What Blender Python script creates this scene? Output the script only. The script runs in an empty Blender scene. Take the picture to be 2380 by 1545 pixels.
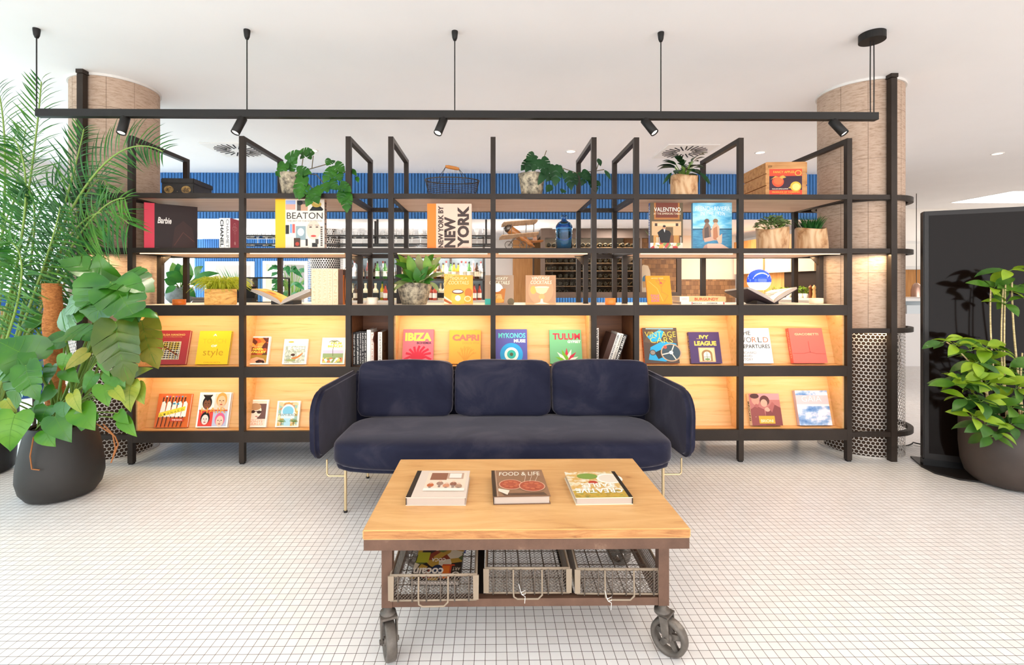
import bpy, bmesh, math, random
from mathutils import Vector, Matrix
random.seed(7)
SC = bpy.context.scene
COL = SC.collection
PI = math.pi

# ------------------------------------------------------------------ camera
FPX, CX, CY, EYE, YAW = 1141.0, 1157.0, 668.0, 1.4, 0.012
cam_data = bpy.data.cameras.new('camera')
cam_data.sensor_width = 36.0
cam_data.lens = FPX / 2380 * 36
cam_data.shift_x = (1190 - CX) / 2380
cam_data.shift_y = (CY - 772.5) / 2380
cam_data.clip_end = 100
cam = bpy.data.objects.new('camera', cam_data)
cam.location = (0, 0, EYE)
cam.rotation_euler = (PI / 2, 0, -YAW)
COL.objects.link(cam)
SC.camera = cam

# ------------------------------------------------------------------ exposure, daylight, fill lights
SC.view_settings.view_transform = 'Standard'
SC.view_settings.look = 'None'
SC.view_settings.gamma = 1.0
SC.view_settings.use_curve_mapping = False
SC.view_settings.exposure = 0.78
SC.cycles.use_denoising = True
SC.cycles.max_bounces = 8
SC.cycles.diffuse_bounces = 5
SC.cycles.transparent_max_bounces = 24
SC.cycles.caustics_reflective = False
SC.cycles.caustics_refractive = False
SC.cycles.sample_clamp_indirect = 6.0

world = bpy.data.worlds.new('daylight')
SC.world = world
world.use_nodes = True
wb = world.node_tree.nodes['Background']
# bright sky, cooler window side, warmer elsewhere; room rear left open for fill light
wn = world.node_tree
wtc, wsx, wrp = wn.nodes.new('ShaderNodeTexCoord'), wn.nodes.new('ShaderNodeSeparateXYZ'), wn.nodes.new('ShaderNodeValToRGB')
wn.links.new(wtc.outputs['Generated'], wsx.inputs[0])
wmr = wn.nodes.new('ShaderNodeMapRange')
wmr.inputs[1].default_value, wmr.inputs[2].default_value = -1, 1
wn.links.new(wsx.outputs[0], wmr.inputs[0])
wn.links.new(wmr.outputs[0], wrp.inputs[0])
wrp.color_ramp.elements[0].position, wrp.color_ramp.elements[0].color = .1, (.80, .92, 1.0, 1)
wrp.color_ramp.elements[1].position, wrp.color_ramp.elements[1].color = .5, (1.0, .985, .975, 1)
wn.links.new(wrp.outputs[0], wb.inputs[0])
wb.inputs[1].default_value = 2.6


def lamp(name, kind, loc, energy, color, size=1.0, size_y=None, rot=(0, 0, 0), spot=None):
    d = bpy.data.lights.new(name, kind)
    d.energy = energy
    d.color = color
    if kind == 'AREA':
        d.shape = 'RECTANGLE'
        d.size = size
        d.size_y = size_y or size
    elif kind == 'SPOT':
        d.spot_size = spot or 1.0
        d.spot_blend = 0.6
        d.shadow_soft_size = size
    else:
        d.shadow_soft_size = size
    o = bpy.data.objects.new(name, d)
    o.location = loc
    o.rotation_euler = rot
    COL.objects.link(o)
    return o


HC, HL = 3.12, 2.44          # main ceiling, lower ceiling over the bar
# warm area lights added to brighten seating, bar and kitchen, loosely after the downlights
for lx, ly, le in ((-1.8, 1.4, 42), (1.9, 1.4, 48), (0.2, -1.2, 50), (3.6, 2.2, 28), (-3.0, 5.8, 34), (0.0, 5.8, 42), (3.0, 5.8, 42), (7.5, 5.5, 60)):
    lamp('ceiling_fill_light', 'AREA', (lx, ly, HC - 0.02), le * .12, (1.0, 0.88, 0.78), 0.9)
for lx, ly, le in ((-3.6, 8.8, 30), (-0.6, 8.6, 30), (2.2, 8.0, 30), (4.3, 8.6, 24)):
    lamp('bar_fill_light', 'AREA', (lx, ly, HL - 0.02), le, (1.0, 0.90, 0.80), 0.5)

for lx, ly, lz in ((-2.9, 8.2, 1.95), (-1.2, 8.2, 1.95), (.4, 8.3, 2.0), (-4.6, 9.0, 1.9)):      # point lights added to brighten the bar ceiling, after one glowing bulb
    lamp('bar_fill_point', 'POINT', (lx, ly, lz), 13, (1.0, .92, .84), .04)

# ------------------------------------------------------------------ helpers


def at(px, py, Y):
    """the point of the depth plane Y that a photo pixel looks at"""
    c, s = (px - CX) / FPX, (CY - py) / FPX
    dx, dy = c * math.cos(YAW) + math.sin(YAW), math.cos(YAW) - c * math.sin(YAW)
    t = Y / dy
    return Vector((dx * t, Y, EYE + s * t))


def onfloor(px, py):
    t = EYE * FPX / (py - CY)
    c = (px - CX) / FPX
    return Vector(((c * math.cos(YAW) + math.sin(YAW)) * t, (math.cos(YAW) - c * math.sin(YAW)) * t, 0))


def lin(h):
    h = h.lstrip('#')
    out = []
    for i in (0, 2, 4):
        c = int(h[i:i + 2], 16) / 255
        out.append(c / 12.92 if c <= 0.04045 else ((c + 0.055) / 1.055) ** 2.4)
    return (*out, 1.0)


_M = {}


def M(hexc, rough=0.5, metal=0.0, emit=0.0, trans=0.0, ior=1.45, sheen=0.0, coat=0.0, spec=0.35):
    key = (hexc, rough, metal, emit, trans, ior, sheen, coat, spec)
    if key in _M:
        return _M[key]
    m = bpy.data.materials.new('paint_' + hexc.lstrip('#'))
    m.use_nodes = True
    b = m.node_tree.nodes['Principled BSDF']
    c = lin(hexc)
    b.inputs['Base Color'].default_value = c
    b.inputs['Roughness'].default_value = rough
    b.inputs['Metallic'].default_value = metal
    b.inputs['Specular IOR Level'].default_value = spec
    b.inputs['IOR'].default_value = ior
    if emit:
        b.inputs['Emission Color'].default_value = c
        b.inputs['Emission Strength'].default_value = emit
    if trans:
        b.inputs['Transmission Weight'].default_value = trans
    if sheen:
        b.inputs['Sheen Weight'].default_value = sheen
        b.inputs['Sheen Roughness'].default_value = 0.4
    if coat:
        b.inputs['Coat Weight'].default_value = coat
        b.inputs['Coat Roughness'].default_value = 0.05
    _M[key] = m
    return m


def thin_glass(name, tint='#ffffff', gloss=0.12):
    m = bpy.data.materials.new(name)
    m.use_nodes = True
    nt = m.node_tree
    nt.nodes.remove(nt.nodes['Principled BSDF'])
    out = nt.nodes['Material Output']
    mx = nt.nodes.new('ShaderNodeMixShader')
    tr = nt.nodes.new('ShaderNodeBsdfTransparent')
    gl = nt.nodes.new('ShaderNodeBsdfGlossy')
    fr = nt.nodes.new('ShaderNodeLayerWeight')
    fr.inputs[0].default_value = gloss
    tr.inputs[0].default_value = lin(tint)
    gl.inputs['Roughness'].default_value = 0.03
    nt.links.new(fr.outputs['Fresnel'], mx.inputs[0])
    nt.links.new(tr.outputs[0], mx.inputs[1])
    nt.links.new(gl.outputs[0], mx.inputs[2])
    nt.links.new(mx.outputs[0], out.inputs[0])
    return m


def noise_mat(name, stops, scale=5.0, stretch=(1, 1, 1), detail=5.0, rough=0.5, bump=0.0, coord='Object', metal=0.0, sheen=0.0,
              distort=0.0, kind='noise', spec=0.5, coat=0.0, bump_dist=0.005, nrough=0.55, depth=1.0):
    m = bpy.data.materials.new(name)
    m.use_nodes = True
    nt = m.node_tree
    b = nt.nodes['Principled BSDF']
    if coord == 'Position':
        g = nt.nodes.new('ShaderNodeNewGeometry')
        src = g.outputs['Position']
    else:
        g = nt.nodes.new('ShaderNodeTexCoord')
        src = g.outputs[coord]
    mp = nt.nodes.new('ShaderNodeMapping')
    mp.inputs['Scale'].default_value = stretch
    nt.links.new(src, mp.inputs['Vector'])
    if kind == 'voronoi':
        t = nt.nodes.new('ShaderNodeTexVoronoi')
        t.inputs['Scale'].default_value = scale
        sep = nt.nodes.new('ShaderNodeSeparateColor')
        nt.links.new(t.outputs['Color'], sep.inputs[0])
        fac = sep.outputs[0]
    elif kind == 'wave':
        t = nt.nodes.new('ShaderNodeTexWave')
        t.wave_type = 'RINGS'
        t.inputs['Scale'].default_value = scale
        t.inputs['Distortion'].default_value = distort
        t.inputs['Detail'].default_value = detail
        t.inputs['Detail Scale'].default_value = 1.5
        fac = t.outputs['Fac']
    else:
        t = nt.nodes.new('ShaderNodeTexNoise')
        t.inputs['Scale'].default_value = scale
        t.inputs['Detail'].default_value = detail
        t.inputs['Roughness'].default_value = nrough
        t.inputs['Distortion'].default_value = distort
        fac = t.outputs['Fac']
    nt.links.new(mp.outputs[0], t.inputs['Vector'])
    r = nt.nodes.new('ShaderNodeValToRGB')
    if kind == 'voronoi':
        r.color_ramp.interpolation = 'CONSTANT'
    el = r.color_ramp.elements
    while len(el) > 1:
        el.remove(el[-1])
    el[0].position, el[0].color = stops[0][0], lin(stops[0][1])
    for p, c in stops[1:]:
        e = el.new(p)
        e.color = lin(c)
    if depth != 1.0:       # deeper, richer tone of the same colours
        for e in el:
            c = e.color
            e.color = (c[0] * depth * .9, c[1] * depth, c[2] * depth * .85, 1)
    nt.links.new(fac, r.inputs[0])
    nt.links.new(r.outputs[0], b.inputs['Base Color'])
    b.inputs['Roughness'].default_value = rough
    b.inputs['Metallic'].default_value = metal
    b.inputs['Specular IOR Level'].default_value = spec
    if sheen:
        b.inputs['Sheen Weight'].default_value = sheen
        b.inputs['Sheen Roughness'].default_value = 0.35
        b.inputs['Sheen Tint'].default_value = (0.75, 0.68, 0.72, 1)
    if coat:
        b.inputs['Coat Weight'].default_value = coat
    if bump:
        bp = nt.nodes.new('ShaderNodeBump')
        bp.inputs['Strength'].default_value = bump
        bp.inputs['Distance'].default_value = bump_dist
        nt.links.new(fac, bp.inputs['Height'])
        nt.links.new(bp.outputs[0], b.inputs['Normal'])
    return m


class MB:
    """collects shapes; build() links them as ONE mesh object"""

    def __init__(self):
        self.v, self.f, self.m, self.s = [], [], [], []

    def add(self, vs, fs, mat=0, smooth=False):
        n = len(self.v)
        self.v += [tuple(p) for p in vs]
        for f in fs:
            self.f.append([i + n for i in f])
            self.m.append(mat)
            self.s.append(smooth)
        return self

    def box(self, x0, x1, y0, y1, z0, z1, mat=0):
        vs = [(x, y, z) for x in (x0, x1) for y in (y0, y1) for z in (z0, z1)]
        return self.add(vs, [(0, 1, 3, 2), (4, 6, 7, 5), (0, 4, 5, 1), (2, 3, 7, 6), (0, 2, 6, 4), (1, 5, 7, 3)], mat)

    def hexa(self, p, mat=0, smooth=False):
        """eight corners: bottom ring then top ring"""
        return self.add(p, [(3, 2, 1, 0), (4, 5, 6, 7), (0, 1, 5, 4), (1, 2, 6, 5), (2, 3, 7, 6), (3, 0, 4, 7)], mat, smooth)

    def bar(self, a, b, w, h=None, mat=0, up=(0, 0, 1)):
        a, b = Vector(a), Vector(b)
        h = h or w
        d = (b - a).normalized()
        u = Vector(up)
        if abs(d.dot(u)) > 0.98:
            u = Vector((0, 1, 0))
        s = d.cross(u).normalized() * (w / 2)
        t = s.cross(d).normalized() * (h / 2)
        return self.hexa([a - s - t, a + s - t, a + s + t, a - s + t, b - s - t, b + s - t, b + s + t, b - s + t], mat)

    def tube(self, pts, r, seg=8, mat=0, cap=True, closed=False):
        pts = [Vector(p) for p in pts]
        n = len(pts)
        rs = r if isinstance(r, (list, tuple)) else [r] * n
        vs, fs = [], []
        ref = None
        for i, p in enumerate(pts):
            if closed:
                d = pts[(i + 1) % n] - pts[i - 1]
            else:
                d = pts[min(i + 1, n - 1)] - pts[max(i - 1, 0)]
            d = d.normalized() if d.length > 1e-9 else Vector((0, 0, 1))
            if ref is None:
                ref = Vector((0, 0, 1)) if abs(d.z) < 0.9 else Vector((1, 0, 0))
            a = d.cross(ref)
            a = a.normalized() if a.length > 1e-6 else d.orthogonal().normalized()
            b = a.cross(d).normalized()
            ref = b
            for k in range(seg):
                an = 2 * PI * k / seg
                vs.append(p + (a * math.cos(an) + b * math.sin(an)) * rs[i])
        last = n if closed else n - 1
        for i in range(last):
            j = (i + 1) % n
            for k in range(seg):
                k2 = (k + 1) % seg
                fs.append((i * seg + k, i * seg + k2, j * seg + k2, j * seg + k))
        self.add(vs, fs, mat, seg > 4)
        if cap and not closed:
            self.add(vs[:seg], [tuple(range(seg))[::-1]], mat)
            self.add(vs[-seg:], [tuple(range(seg))], mat)
        return self

    def lathe(self, prof, c=(0, 0, 0), seg=32, mat=0, smooth=True, M4=None, a0=0.0, a1=None):
        """prof: (radius, height) pairs turned about the vertical through c"""
        full = a1 is None
        a1 = a0 + 2 * PI if full else a1
        cols = seg if full else seg + 1
        vs, fs = [], []
        for r, z in prof:
            for k in range(cols):
                an = a0 + (a1 - a0) * k / seg
                p = Vector((r * math.cos(an), r * math.sin(an), z))
                if M4 is not None:
                    p = M4 @ p
                vs.append((p.x + c[0], p.y + c[1], p.z + c[2]))
        for i in range(len(prof) - 1):
            for k in range(seg):
                k2 = (k + 1) % cols
                fs.append((i * cols + k, i * cols + k2, (i + 1) * cols + k2, (i + 1) * cols + k))
        return self.add(vs, fs, mat, smooth)

    def disc(self, c, r, seg=24, mat=0, M4=None, z=0):
        vs = []
        for k in range(seg):
            p = Vector((r * math.cos(2 * PI * k / seg), r * math.sin(2 * PI * k / seg), z))
            if M4 is not None:
                p = M4 @ p
            vs.append(p + Vector(c))
        return self.add(vs, [tuple(range(seg))], mat)

    def puff(self, c, h, n=5.0, res=12, mat=0, fn=None, M4=None):
        """a soft block: a cube net pushed out onto a rounded block of half-sizes h"""
        vs, fs, idx = [], [], {}

        def vid(p):
            k = (round(p[0], 4), round(p[1], 4), round(p[2], 4))
            if k not in idx:
                q = Vector(p)
                l = (abs(q.x) ** n + abs(q.y) ** n + abs(q.z) ** n) ** (1 / n)
                q = q / l
                if fn:
                    q = fn(q)
                w = Vector((q.x * h[0], q.y * h[1], q.z * h[2]))
                if M4 is not None:
                    w = M4 @ w
                idx[k] = len(vs)
                vs.append(w + Vector(c))
            return idx[k]

        def s(i):
            return math.tan((-1 + 2 * i / res) * PI / 4)
        for ax in range(3):
            for sg in (-1, 1):
                for i in range(res):
                    for j in range(res):
                        q = []
                        for (a, b) in ((i, j), (i + 1, j), (i + 1, j + 1), (i, j + 1)):
                            p = [0, 0, 0]
                            p[ax] = sg
                            p[(ax + 1) % 3] = s(a)
                            p[(ax + 2) % 3] = s(b)
                            q.append(vid(p))
                        fs.append(q if sg > 0 else q[::-1])
        return self.add(vs, fs, mat, True)

    def prism(self, pts, axis, t0, t1, mat=0):
        """outline pts (two coordinates) drawn out along axis 0, 1 or 2 from t0 to t1"""
        def mk(p, t):
            q = [0, 0, 0]
            q[axis] = t
            o = [i for i in range(3) if i != axis]
            q[o[0]], q[o[1]] = p
            return q
        n = len(pts)
        vs = [mk(p, t0) for p in pts] + [mk(p, t1) for p in pts]
        fs = [tuple(range(n)), tuple(range(n, 2 * n))[::-1]]
        for i in range(n):
            j = (i + 1) % n
            fs.append((i, i + n, j + n, j))
        return self.add(vs, fs, mat)

    def build(self, name, mats, parent=None, world=False, bevel=0.0, bseg=2, recalc=False, subsurf=0):
        me = bpy.data.meshes.new(name)
        off = parent.location if (parent is not None and world) else Vector((0, 0, 0))
        me.from_pydata([(p[0] - off[0], p[1] - off[1], p[2] - off[2]) for p in self.v], [], self.f)
        mats = mats if isinstance(mats, (list, tuple)) else [mats]
        for m in mats:
            me.materials.append(m)
        me.polygons.foreach_set('material_index', self.m)
        me.polygons.foreach_set('use_smooth', self.s)
        if recalc or bevel:
            bm = bmesh.new()
            bm.from_mesh(me)
            if bevel:
                bmesh.ops.remove_doubles(bm, verts=bm.verts, dist=1e-6)
            bmesh.ops.recalc_face_normals(bm, faces=bm.faces)
            if bevel:
                es = [e for e in bm.edges if len(e.link_faces) == 2 and e.calc_face_angle(0) > 0.45]
                bmesh.ops.bevel(bm, geom=es, offset=bevel, segments=bseg, affect='EDGES', clamp_overlap=True)
                if bseg > 1:
                    for f in bm.faces:
                        f.smooth = True
            bm.to_mesh(me)
            bm.free()
            if bevel and bseg > 1:
                try:
                    me.set_sharp_from_angle(angle=0.7)
                except Exception:
                    pass
        me.update()
        o = bpy.data.objects.new(name, me)
        COL.objects.link(o)
        if parent is not None:
            o.parent = parent
        if subsurf:
            md = o.modifiers.new('smooth', 'SUBSURF')
            md.levels = md.render_levels = subsurf
        return o


def tag(o, label, cat=None, group=None, kind=None):
    if label:
        o['label'] = label
    if cat:
        o['category'] = cat
    if group:
        o['group'] = group
    if kind:
        o['kind'] = kind
    return o


def thing(name, label, cat, loc=(0, 0, 0), rot=(0, 0, 0), group=None):
    o = bpy.data.objects.new(name, None)
    o.empty_display_size = 0.05
    COL.objects.link(o)
    o.location = loc
    o.rotation_euler = rot
    return tag(o, label, cat, group)


def struct(name, mb, mats, label=None, **kw):
    o = mb.build(name, mats, **kw)
    o['kind'] = 'structure'
    if label:
        o['label'] = label
    return o


def dup(root, loc, rot=None, label=None, group=None):
    c = root.copy()
    COL.objects.link(c)
    c.location = loc
    if rot is not None:
        c.rotation_euler = rot
    if label:
        c['label'] = label
    if group:
        c['group'] = group
    for ch in list(root.children):
        k = ch.copy()
        COL.objects.link(k)
        k.parent = c
        for g in list(ch.children):
            q = g.copy()
            COL.objects.link(q)
            q.parent = k
    return c


_TXT = {}


def text_mesh(s, bold=0.0, shear=0.0):
    """letters as triangles in a unit box: (verts 2d 0..1, faces)"""
    key = (s, bold, shear)
    if key in _TXT:
        return _TXT[key]
    cu = bpy.data.curves.new('lettering', 'FONT')
    cu.body = s
    cu.offset = bold
    cu.shear = shear
    cu.resolution_u = 3
    cu.align_x = 'CENTER'
    ob = bpy.data.objects.new('lettering', cu)
    COL.objects.link(ob)
    dg = bpy.context.evaluated_depsgraph_get()
    me = bpy.data.meshes.new_from_object(ob.evaluated_get(dg))
    vs = [(v.co.x, v.co.y) for v in me.vertices]
    fs = [tuple(p.vertices) for p in me.polygons]
    bpy.data.objects.remove(ob)
    bpy.data.curves.remove(cu)
    bpy.data.meshes.remove(me)
    x0, x1 = min(p[0] for p in vs), max(p[0] for p in vs)
    y0, y1 = min(p[1] for p in vs), max(p[1] for p in vs)
    vs = [((p[0] - x0) / (x1 - x0), (p[1] - y0) / (y1 - y0)) for p in vs]
    _TXT[key] = (vs, fs)
    return _TXT[key]


class Art:
    """flat print built up in thin layers on a face; coordinates 0..1 across and up"""

    def __init__(self, W, H):
        self.W, self.H, self.mb, self.mats, self.k = W, H, MB(), [], 0

    def mi(self, m):
        if isinstance(m, str):
            m = M(m, 0.45)
        if m not in self.mats:
            self.mats.append(m)
        return self.mats.index(m)

    def lay(self, pts, faces, m):
        self.k += 1
        e = -0.0004 - 0.00012 * self.k
        self.mb.add([((x - 0.5) * self.W, e, y * self.H) for x, y in pts], faces, self.mi(m))
        return self

    def r(self, x0, y0, x1, y1, m):
        return self.lay([(x0, y0), (x1, y0), (x1, y1), (x0, y1)], [(0, 1, 2, 3)], m)

    def p(self, pts, m):
        return self.lay(pts, [tuple(range(len(pts)))], m)

    def e(self, cx, cy, rx, ry, m, seg=20, a0=0, a1=2 * PI):
        return self.lay([(cx + rx * math.cos(a0 + (a1 - a0) * k / seg), cy + ry * math.sin(a0 + (a1 - a0) * k / seg)) for k in range(seg)], [tuple(range(seg))], m)

    def l(self, pts, w, m):
        a = self.W / self.H
        vs, fs = [], []
        for i, (x, y) in enumerate(pts):
            p, q = pts[max(i - 1, 0)], pts[min(i + 1, len(pts) - 1)]
            dx, dy = q[0] - p[0], (q[1] - p[1]) / a
            l = math.hypot(dx, dy) or 1
            nx, ny = -dy / l * w / 2, dx / l * w / 2 * a
            vs += [(x + nx, y + ny), (x - nx, y - ny)]
        for i in range(len(pts) - 1):
            fs.append((2 * i + 1, 2 * i + 3, 2 * i + 2, 2 * i))
        return self.lay(vs, fs, m)

    def t(self, s, x0, y0, x1, y1, m, bold=0.0, shear=0.0, rot=0):
        vs, fs = text_mesh(s, bold, shear)
        if rot == 90:       # reads upwards
            vs = [(1 - v, u) for u, v in vs]
        elif rot == -90:    # reads downwards
            vs = [(v, 1 - u) for u, v in vs]
        elif rot == 180:
            vs = [(1 - u, 1 - v) for u, v in vs]
        return self.lay([(x0 + (x1 - x0) * u, y0 + (y1 - y0) * v) for u, v in vs], fs, m)

    def build(self, name, parent, place=None):
        if place is not None:
            self.mb.v = [tuple(place @ Vector(p)) for p in self.mb.v]
        return self.mb.build(name, self.mats, parent)


_PH = {}


def photo(pal, scale=14, kind='noise', stretch=(1, 1, 1), seed=0.0):
    """a printed picture of mottled colour"""
    key = (tuple(pal), scale, kind, stretch)
    if key not in _PH:
        n = len(pal)
        if kind == 'voronoi':
            st = [(i / n, c) for i, c in enumerate(pal)]
        else:
            st = [(0.28 + 0.44 * i / max(n - 1, 1), c) for i, c in enumerate(pal)]
        _PH[key] = noise_mat('printed_picture', st, scale, stretch, 3.0, 0.4, kind=kind)
    return _PH[key]


PAGES = M('#b9aba0', 0.8)


def book(label, W, H, T, cover, art=None, spine=None, loc=(0, 0, 0), lean=0.0, yaw=0.0, rot=None, group=None, spine_right=False, spine_text=None,
         spine_col='#222222', spine_bold=0.02, name='book', pages=None, rough=0.4):
    """a hardback standing on its lower edge, front board towards -Y"""
    o = thing(name, label, 'book', loc, rot or (-lean, 0, yaw), group)
    cm = M(cover, rough) if isinstance(cover, str) else cover
    sm = (M(spine, rough) if isinstance(spine, str) else spine) or cm
    b = 0.003
    sx = 1 if spine_right else -1
    c = MB()
    c.box(-W / 2, W / 2, 0, b, 0, H, 0)
    c.box(-W / 2, W / 2, T - b, T, 0, H, 0)
    xs = sorted((sx * W / 2, sx * (W / 2 - b)))
    c.box(xs[0], xs[1], b, T - b, 0, H, 1)
    co = c.build('cover', [cm, sm], o)
    g = MB()
    xs = sorted((sx * (W / 2 - b), -sx * (W / 2 - 0.005)))
    g.box(xs[0], xs[1], b, T - b, 0.004, H - 0.004)
    g.build('page_block', pages or PAGES, o)
    if art:
        a = Art(W, H)
        art(a)
        a.build('cover_print', co)
    if spine_text:
        a = Art(T, H)
        for (s, x0, y0, x1, y1, col) in spine_text:
            a.t(s, x0, y0, x1, y1, col, spine_bold, 0, -90)
        # the strip faces sideways: turn it onto the spine
        mat = Matrix.Translation((sx * W / 2, T / 2, 0)) @ Matrix.Rotation(sx * PI / 2, 4, 'Z')
        a.build('spine_title', co, mat)
    return o


# ---- foliage
OVAL = [(0, 0, .06), (.12, .12, .55), (.3, .3, .92), (.48, .48, 1), (.66, .66, .84), (.82, .82, .52), (.93, .93, .22), (1, 1, 0)]
LANCE = [(0, 0, .15), (.15, .15, .75), (.35, .35, 1), (.6, .6, .8), (.82, .82, .4), (1, 1, 0)]
BLADE = [(0, 0, .5), (.25, .25, 1), (.6, .6, .8), (1, 1, 0)]
HEART = [(0, -.13, .28), (.02, -.14, .62), (.06, -.02, .92), (.2, .16, 1), (.4, .36, .9), (.6, .58, .66), (.8, .8, .34), (.92, .92, .14), (1, 1, 0)]


def split_profile(k=5, deep=0.55, fill=.7):
    """heart outline cut by narrow slits that slant towards the tip"""
    pr = [(0, -.1, .3), (.015, -.14, .62), (.03, -.07, .88)]
    for i in range(k):
        a, b = .04 + .8 * i / k, .04 + .8 * (i + fill) / k
        wa, wb = (1 - a ** 2.3) * .98 + .02, (1 - b ** 2.3) * .98
        pr += [(a, a + .15 * wa, wa), ((a + b) / 2, (a + b) / 2 + .2 * wa, (wa + wb) / 2 + .03), (b, b + .2 * wb, wb)]
        if i < k - 1:
            pr.append((b + .012, b + .012 + .16 * wb * deep, wb * deep))
    pr += [(.93, .99, .2), (1, 1.06, 0)]
    return pr


SPLIT = split_profile(5, .42)
SPLIT4 = split_profile(4, .45)
LOBED = split_profile(3, .3, .6)


def leaf(mb, base, tip, hw, prof=OVAL, up=(0, -.5, .85), bend=.12, fold=.15, mat=0, twist=0.0, vein=None):
    base, tip = Vector(base), Vector(tip)
    d = tip - base
    L = d.length
    if L < 1e-5:
        return
    d /= L
    n = Vector(up) - d * Vector(up).dot(d)
    if n.length < 1e-4:
        n = d.orthogonal()
    n.normalize()
    if twist:
        n = Matrix.Rotation(twist, 3, d) @ n
    s = d.cross(n)
    vs, fs = [], []
    for tm, te, w in prof:
        def q(t):
            return base + d * (L * t) + n * (bend * L * (4 * t * (1 - t)) * .5 - bend * L * .25 * t)
        m = q(tm)
        e = q(te)
        if hw > .035:      # large blades ripple along the margin
            e = e + n * (hw * .07 * math.sin(7 * te + 40 * hw))
        vs += [e - s * (hw * w) + n * (fold * hw * w), m, e + s * (hw * w) + n * (fold * hw * w)]
    for i in range(len(prof) - 1):
        a, b = 3 * i, 3 * i + 3
        fs += [(a, a + 1, b + 1, b), (a + 1, a + 2, b + 2, b + 1)]
    mb.add(vs, fs, mat, True)
    if vein is not None:        # pale midrib and side veins standing a hair off the blade
        def on(t, k):
            i = 0
            while i < len(prof) - 2 and prof[i + 1][0] < t:
                i += 1
            t0, t1 = prof[i][0], prof[i + 1][0]
            f = min(max((t - t0) / max(t1 - t0, 1e-6), 0), 1)
            m = Vector(vs[3 * i + 1]).lerp(vs[3 * i + 4], f)
            e = Vector(vs[3 * i + (2 if k > 0 else 0)]).lerp(vs[3 * i + (5 if k > 0 else 3)], f)
            return m.lerp(e, abs(k)) + n * .0012
        w = max(hw * .014, .0005)
        ts = [.02, .2, .4, .6, .8, .96]
        for a_, b_ in zip(ts[:-1], ts[1:]):
            p_, q_ = on(a_, .0), on(b_, .0)
            mb.add([p_ - s * w, p_ + s * w, q_ + s * w * .8, q_ - s * w * .8], [(0, 1, 2, 3)], vein)
        for t_ in (.1, .25, .4, .55, .7):
            for k in (-1, 1):
                p_, r_, q_ = on(t_, .0), on(t_ + .07, .42 * k), on(min(t_ + .15, .97), .8 * k)
                for (u_, v_) in ((p_, r_), (r_, q_)):
                    mb.add([u_ - d * w * .5, u_ + d * w * .5, v_ + d * w * .4, v_ - d * w * .4], [(0, 1, 2, 3)], vein)


def bez(a, c, b, n=12):
    a, c, b = Vector(a), Vector(c), Vector(b)
    return [a * (1 - t) ** 2 + c * (2 * t * (1 - t)) + b * t ** 2 for t in [i / n for i in range(n + 1)]]


def leafmat(name, c1, c2, rough=.38, scale=9, depth=.62, spec=.3):
    return noise_mat(name, [(.3, c1), (.7, c2)], scale, rough=rough, detail=2, coord='Position', spec=spec, depth=depth)
# ------------------------------------------------------------------ materials of the place
def tile_floor():
    m = bpy.data.materials.new('mosaic_floor_tiles')
    m.use_nodes = True
    nt = m.node_tree
    b = nt.nodes['Principled BSDF']
    g = nt.nodes.new('ShaderNodeNewGeometry')
    mp = nt.nodes.new('ShaderNodeMapping')
    mp.inputs['Location'].default_value = (-0.016, 0.01, 0)
    nt.links.new(g.outputs['Position'], mp.inputs['Vector'])
    br = nt.nodes.new('ShaderNodeTexBrick')
    T = 0.0412
    br.offset = 0.0
    br.squash = 1.0
    br.inputs['Scale'].default_value = 1.0
    br.inputs['Brick Width'].default_value = T
    br.inputs['Row Height'].default_value = T
    br.inputs['Mortar Size'].default_value = 0.0011
    br.inputs['Mortar Smooth'].default_value = 0.1
    br.inputs['Bias'].default_value = 0.0
    br.inputs['Color1'].default_value = lin('#edeae8')
    br.inputs['Color2'].default_value = lin('#e6e2df')
    br.inputs['Mortar'].default_value = lin('#4a382e')
    nt.links.new(mp.outputs[0], br.inputs['Vector'])
    nt.links.new(br.outputs['Color'], b.inputs['Base Color'])
    b.inputs['Roughness'].default_value = 0.3
    b.inputs['Specular IOR Level'].default_value = 0.35
    return m


FLOOR = tile_floor()
WALLW = noise_mat('cream_plaster', [(.3, '#efe6dc'), (.7, '#f3ebe2')], 3, rough=.85)
CEIL = noise_mat('white_ceiling_plaster', [(.3, '#f4f1f0'), (.7, '#f7f4f3')], 1.5, rough=.9)
CEILB = M('#f2e7dc', .9)
BLUE = noise_mat('blue_painted_slats', [(.3, '#2f6aa8'), (.7, '#3774b4')], 4, rough=.5)
BLACK = noise_mat('charcoal_steel', [(.3, '#2a211b'), (.7, '#332922')], 6, rough=.5, spec=.25)
OAK = noise_mat('oak_lining', [(.28, '#c89154'), (.42, '#dcab6e'), (.6, '#e2b078'), (.75, '#e9bc88')], 2.2, (1.0, 9, 15), 6, .5, coord='Position', distort=.6)
OAKD = noise_mat('oak_door', [(.3, '#b5773a'), (.6, '#c98d4d'), (.8, '#d39b5c')], 3, (12, 12, 1), 5, .5, coord='Position')
CORK = noise_mat('cork_cladding', [(.33, '#6b5145'), (.41, '#a2866f'), (.5, '#b79c88'), (.68, '#c2a994')], 7.5, (2.2, 2.2, 17), 10, .8, bump=.12, coord='Position', nrough=.78)
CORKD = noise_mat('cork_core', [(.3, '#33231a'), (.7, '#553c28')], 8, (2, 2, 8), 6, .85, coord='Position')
STEELW = M('#c4bcb4', .4, .3)
CREAMW = M('#f6efe6', .6)
BRASS = M('#dcc49a', .35, .8)
GLASS = thin_glass('window_glass', '#f4fbfa', .08)
GLASSB = thin_glass('cabinet_glass', '#f4efe6', .10)

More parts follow.
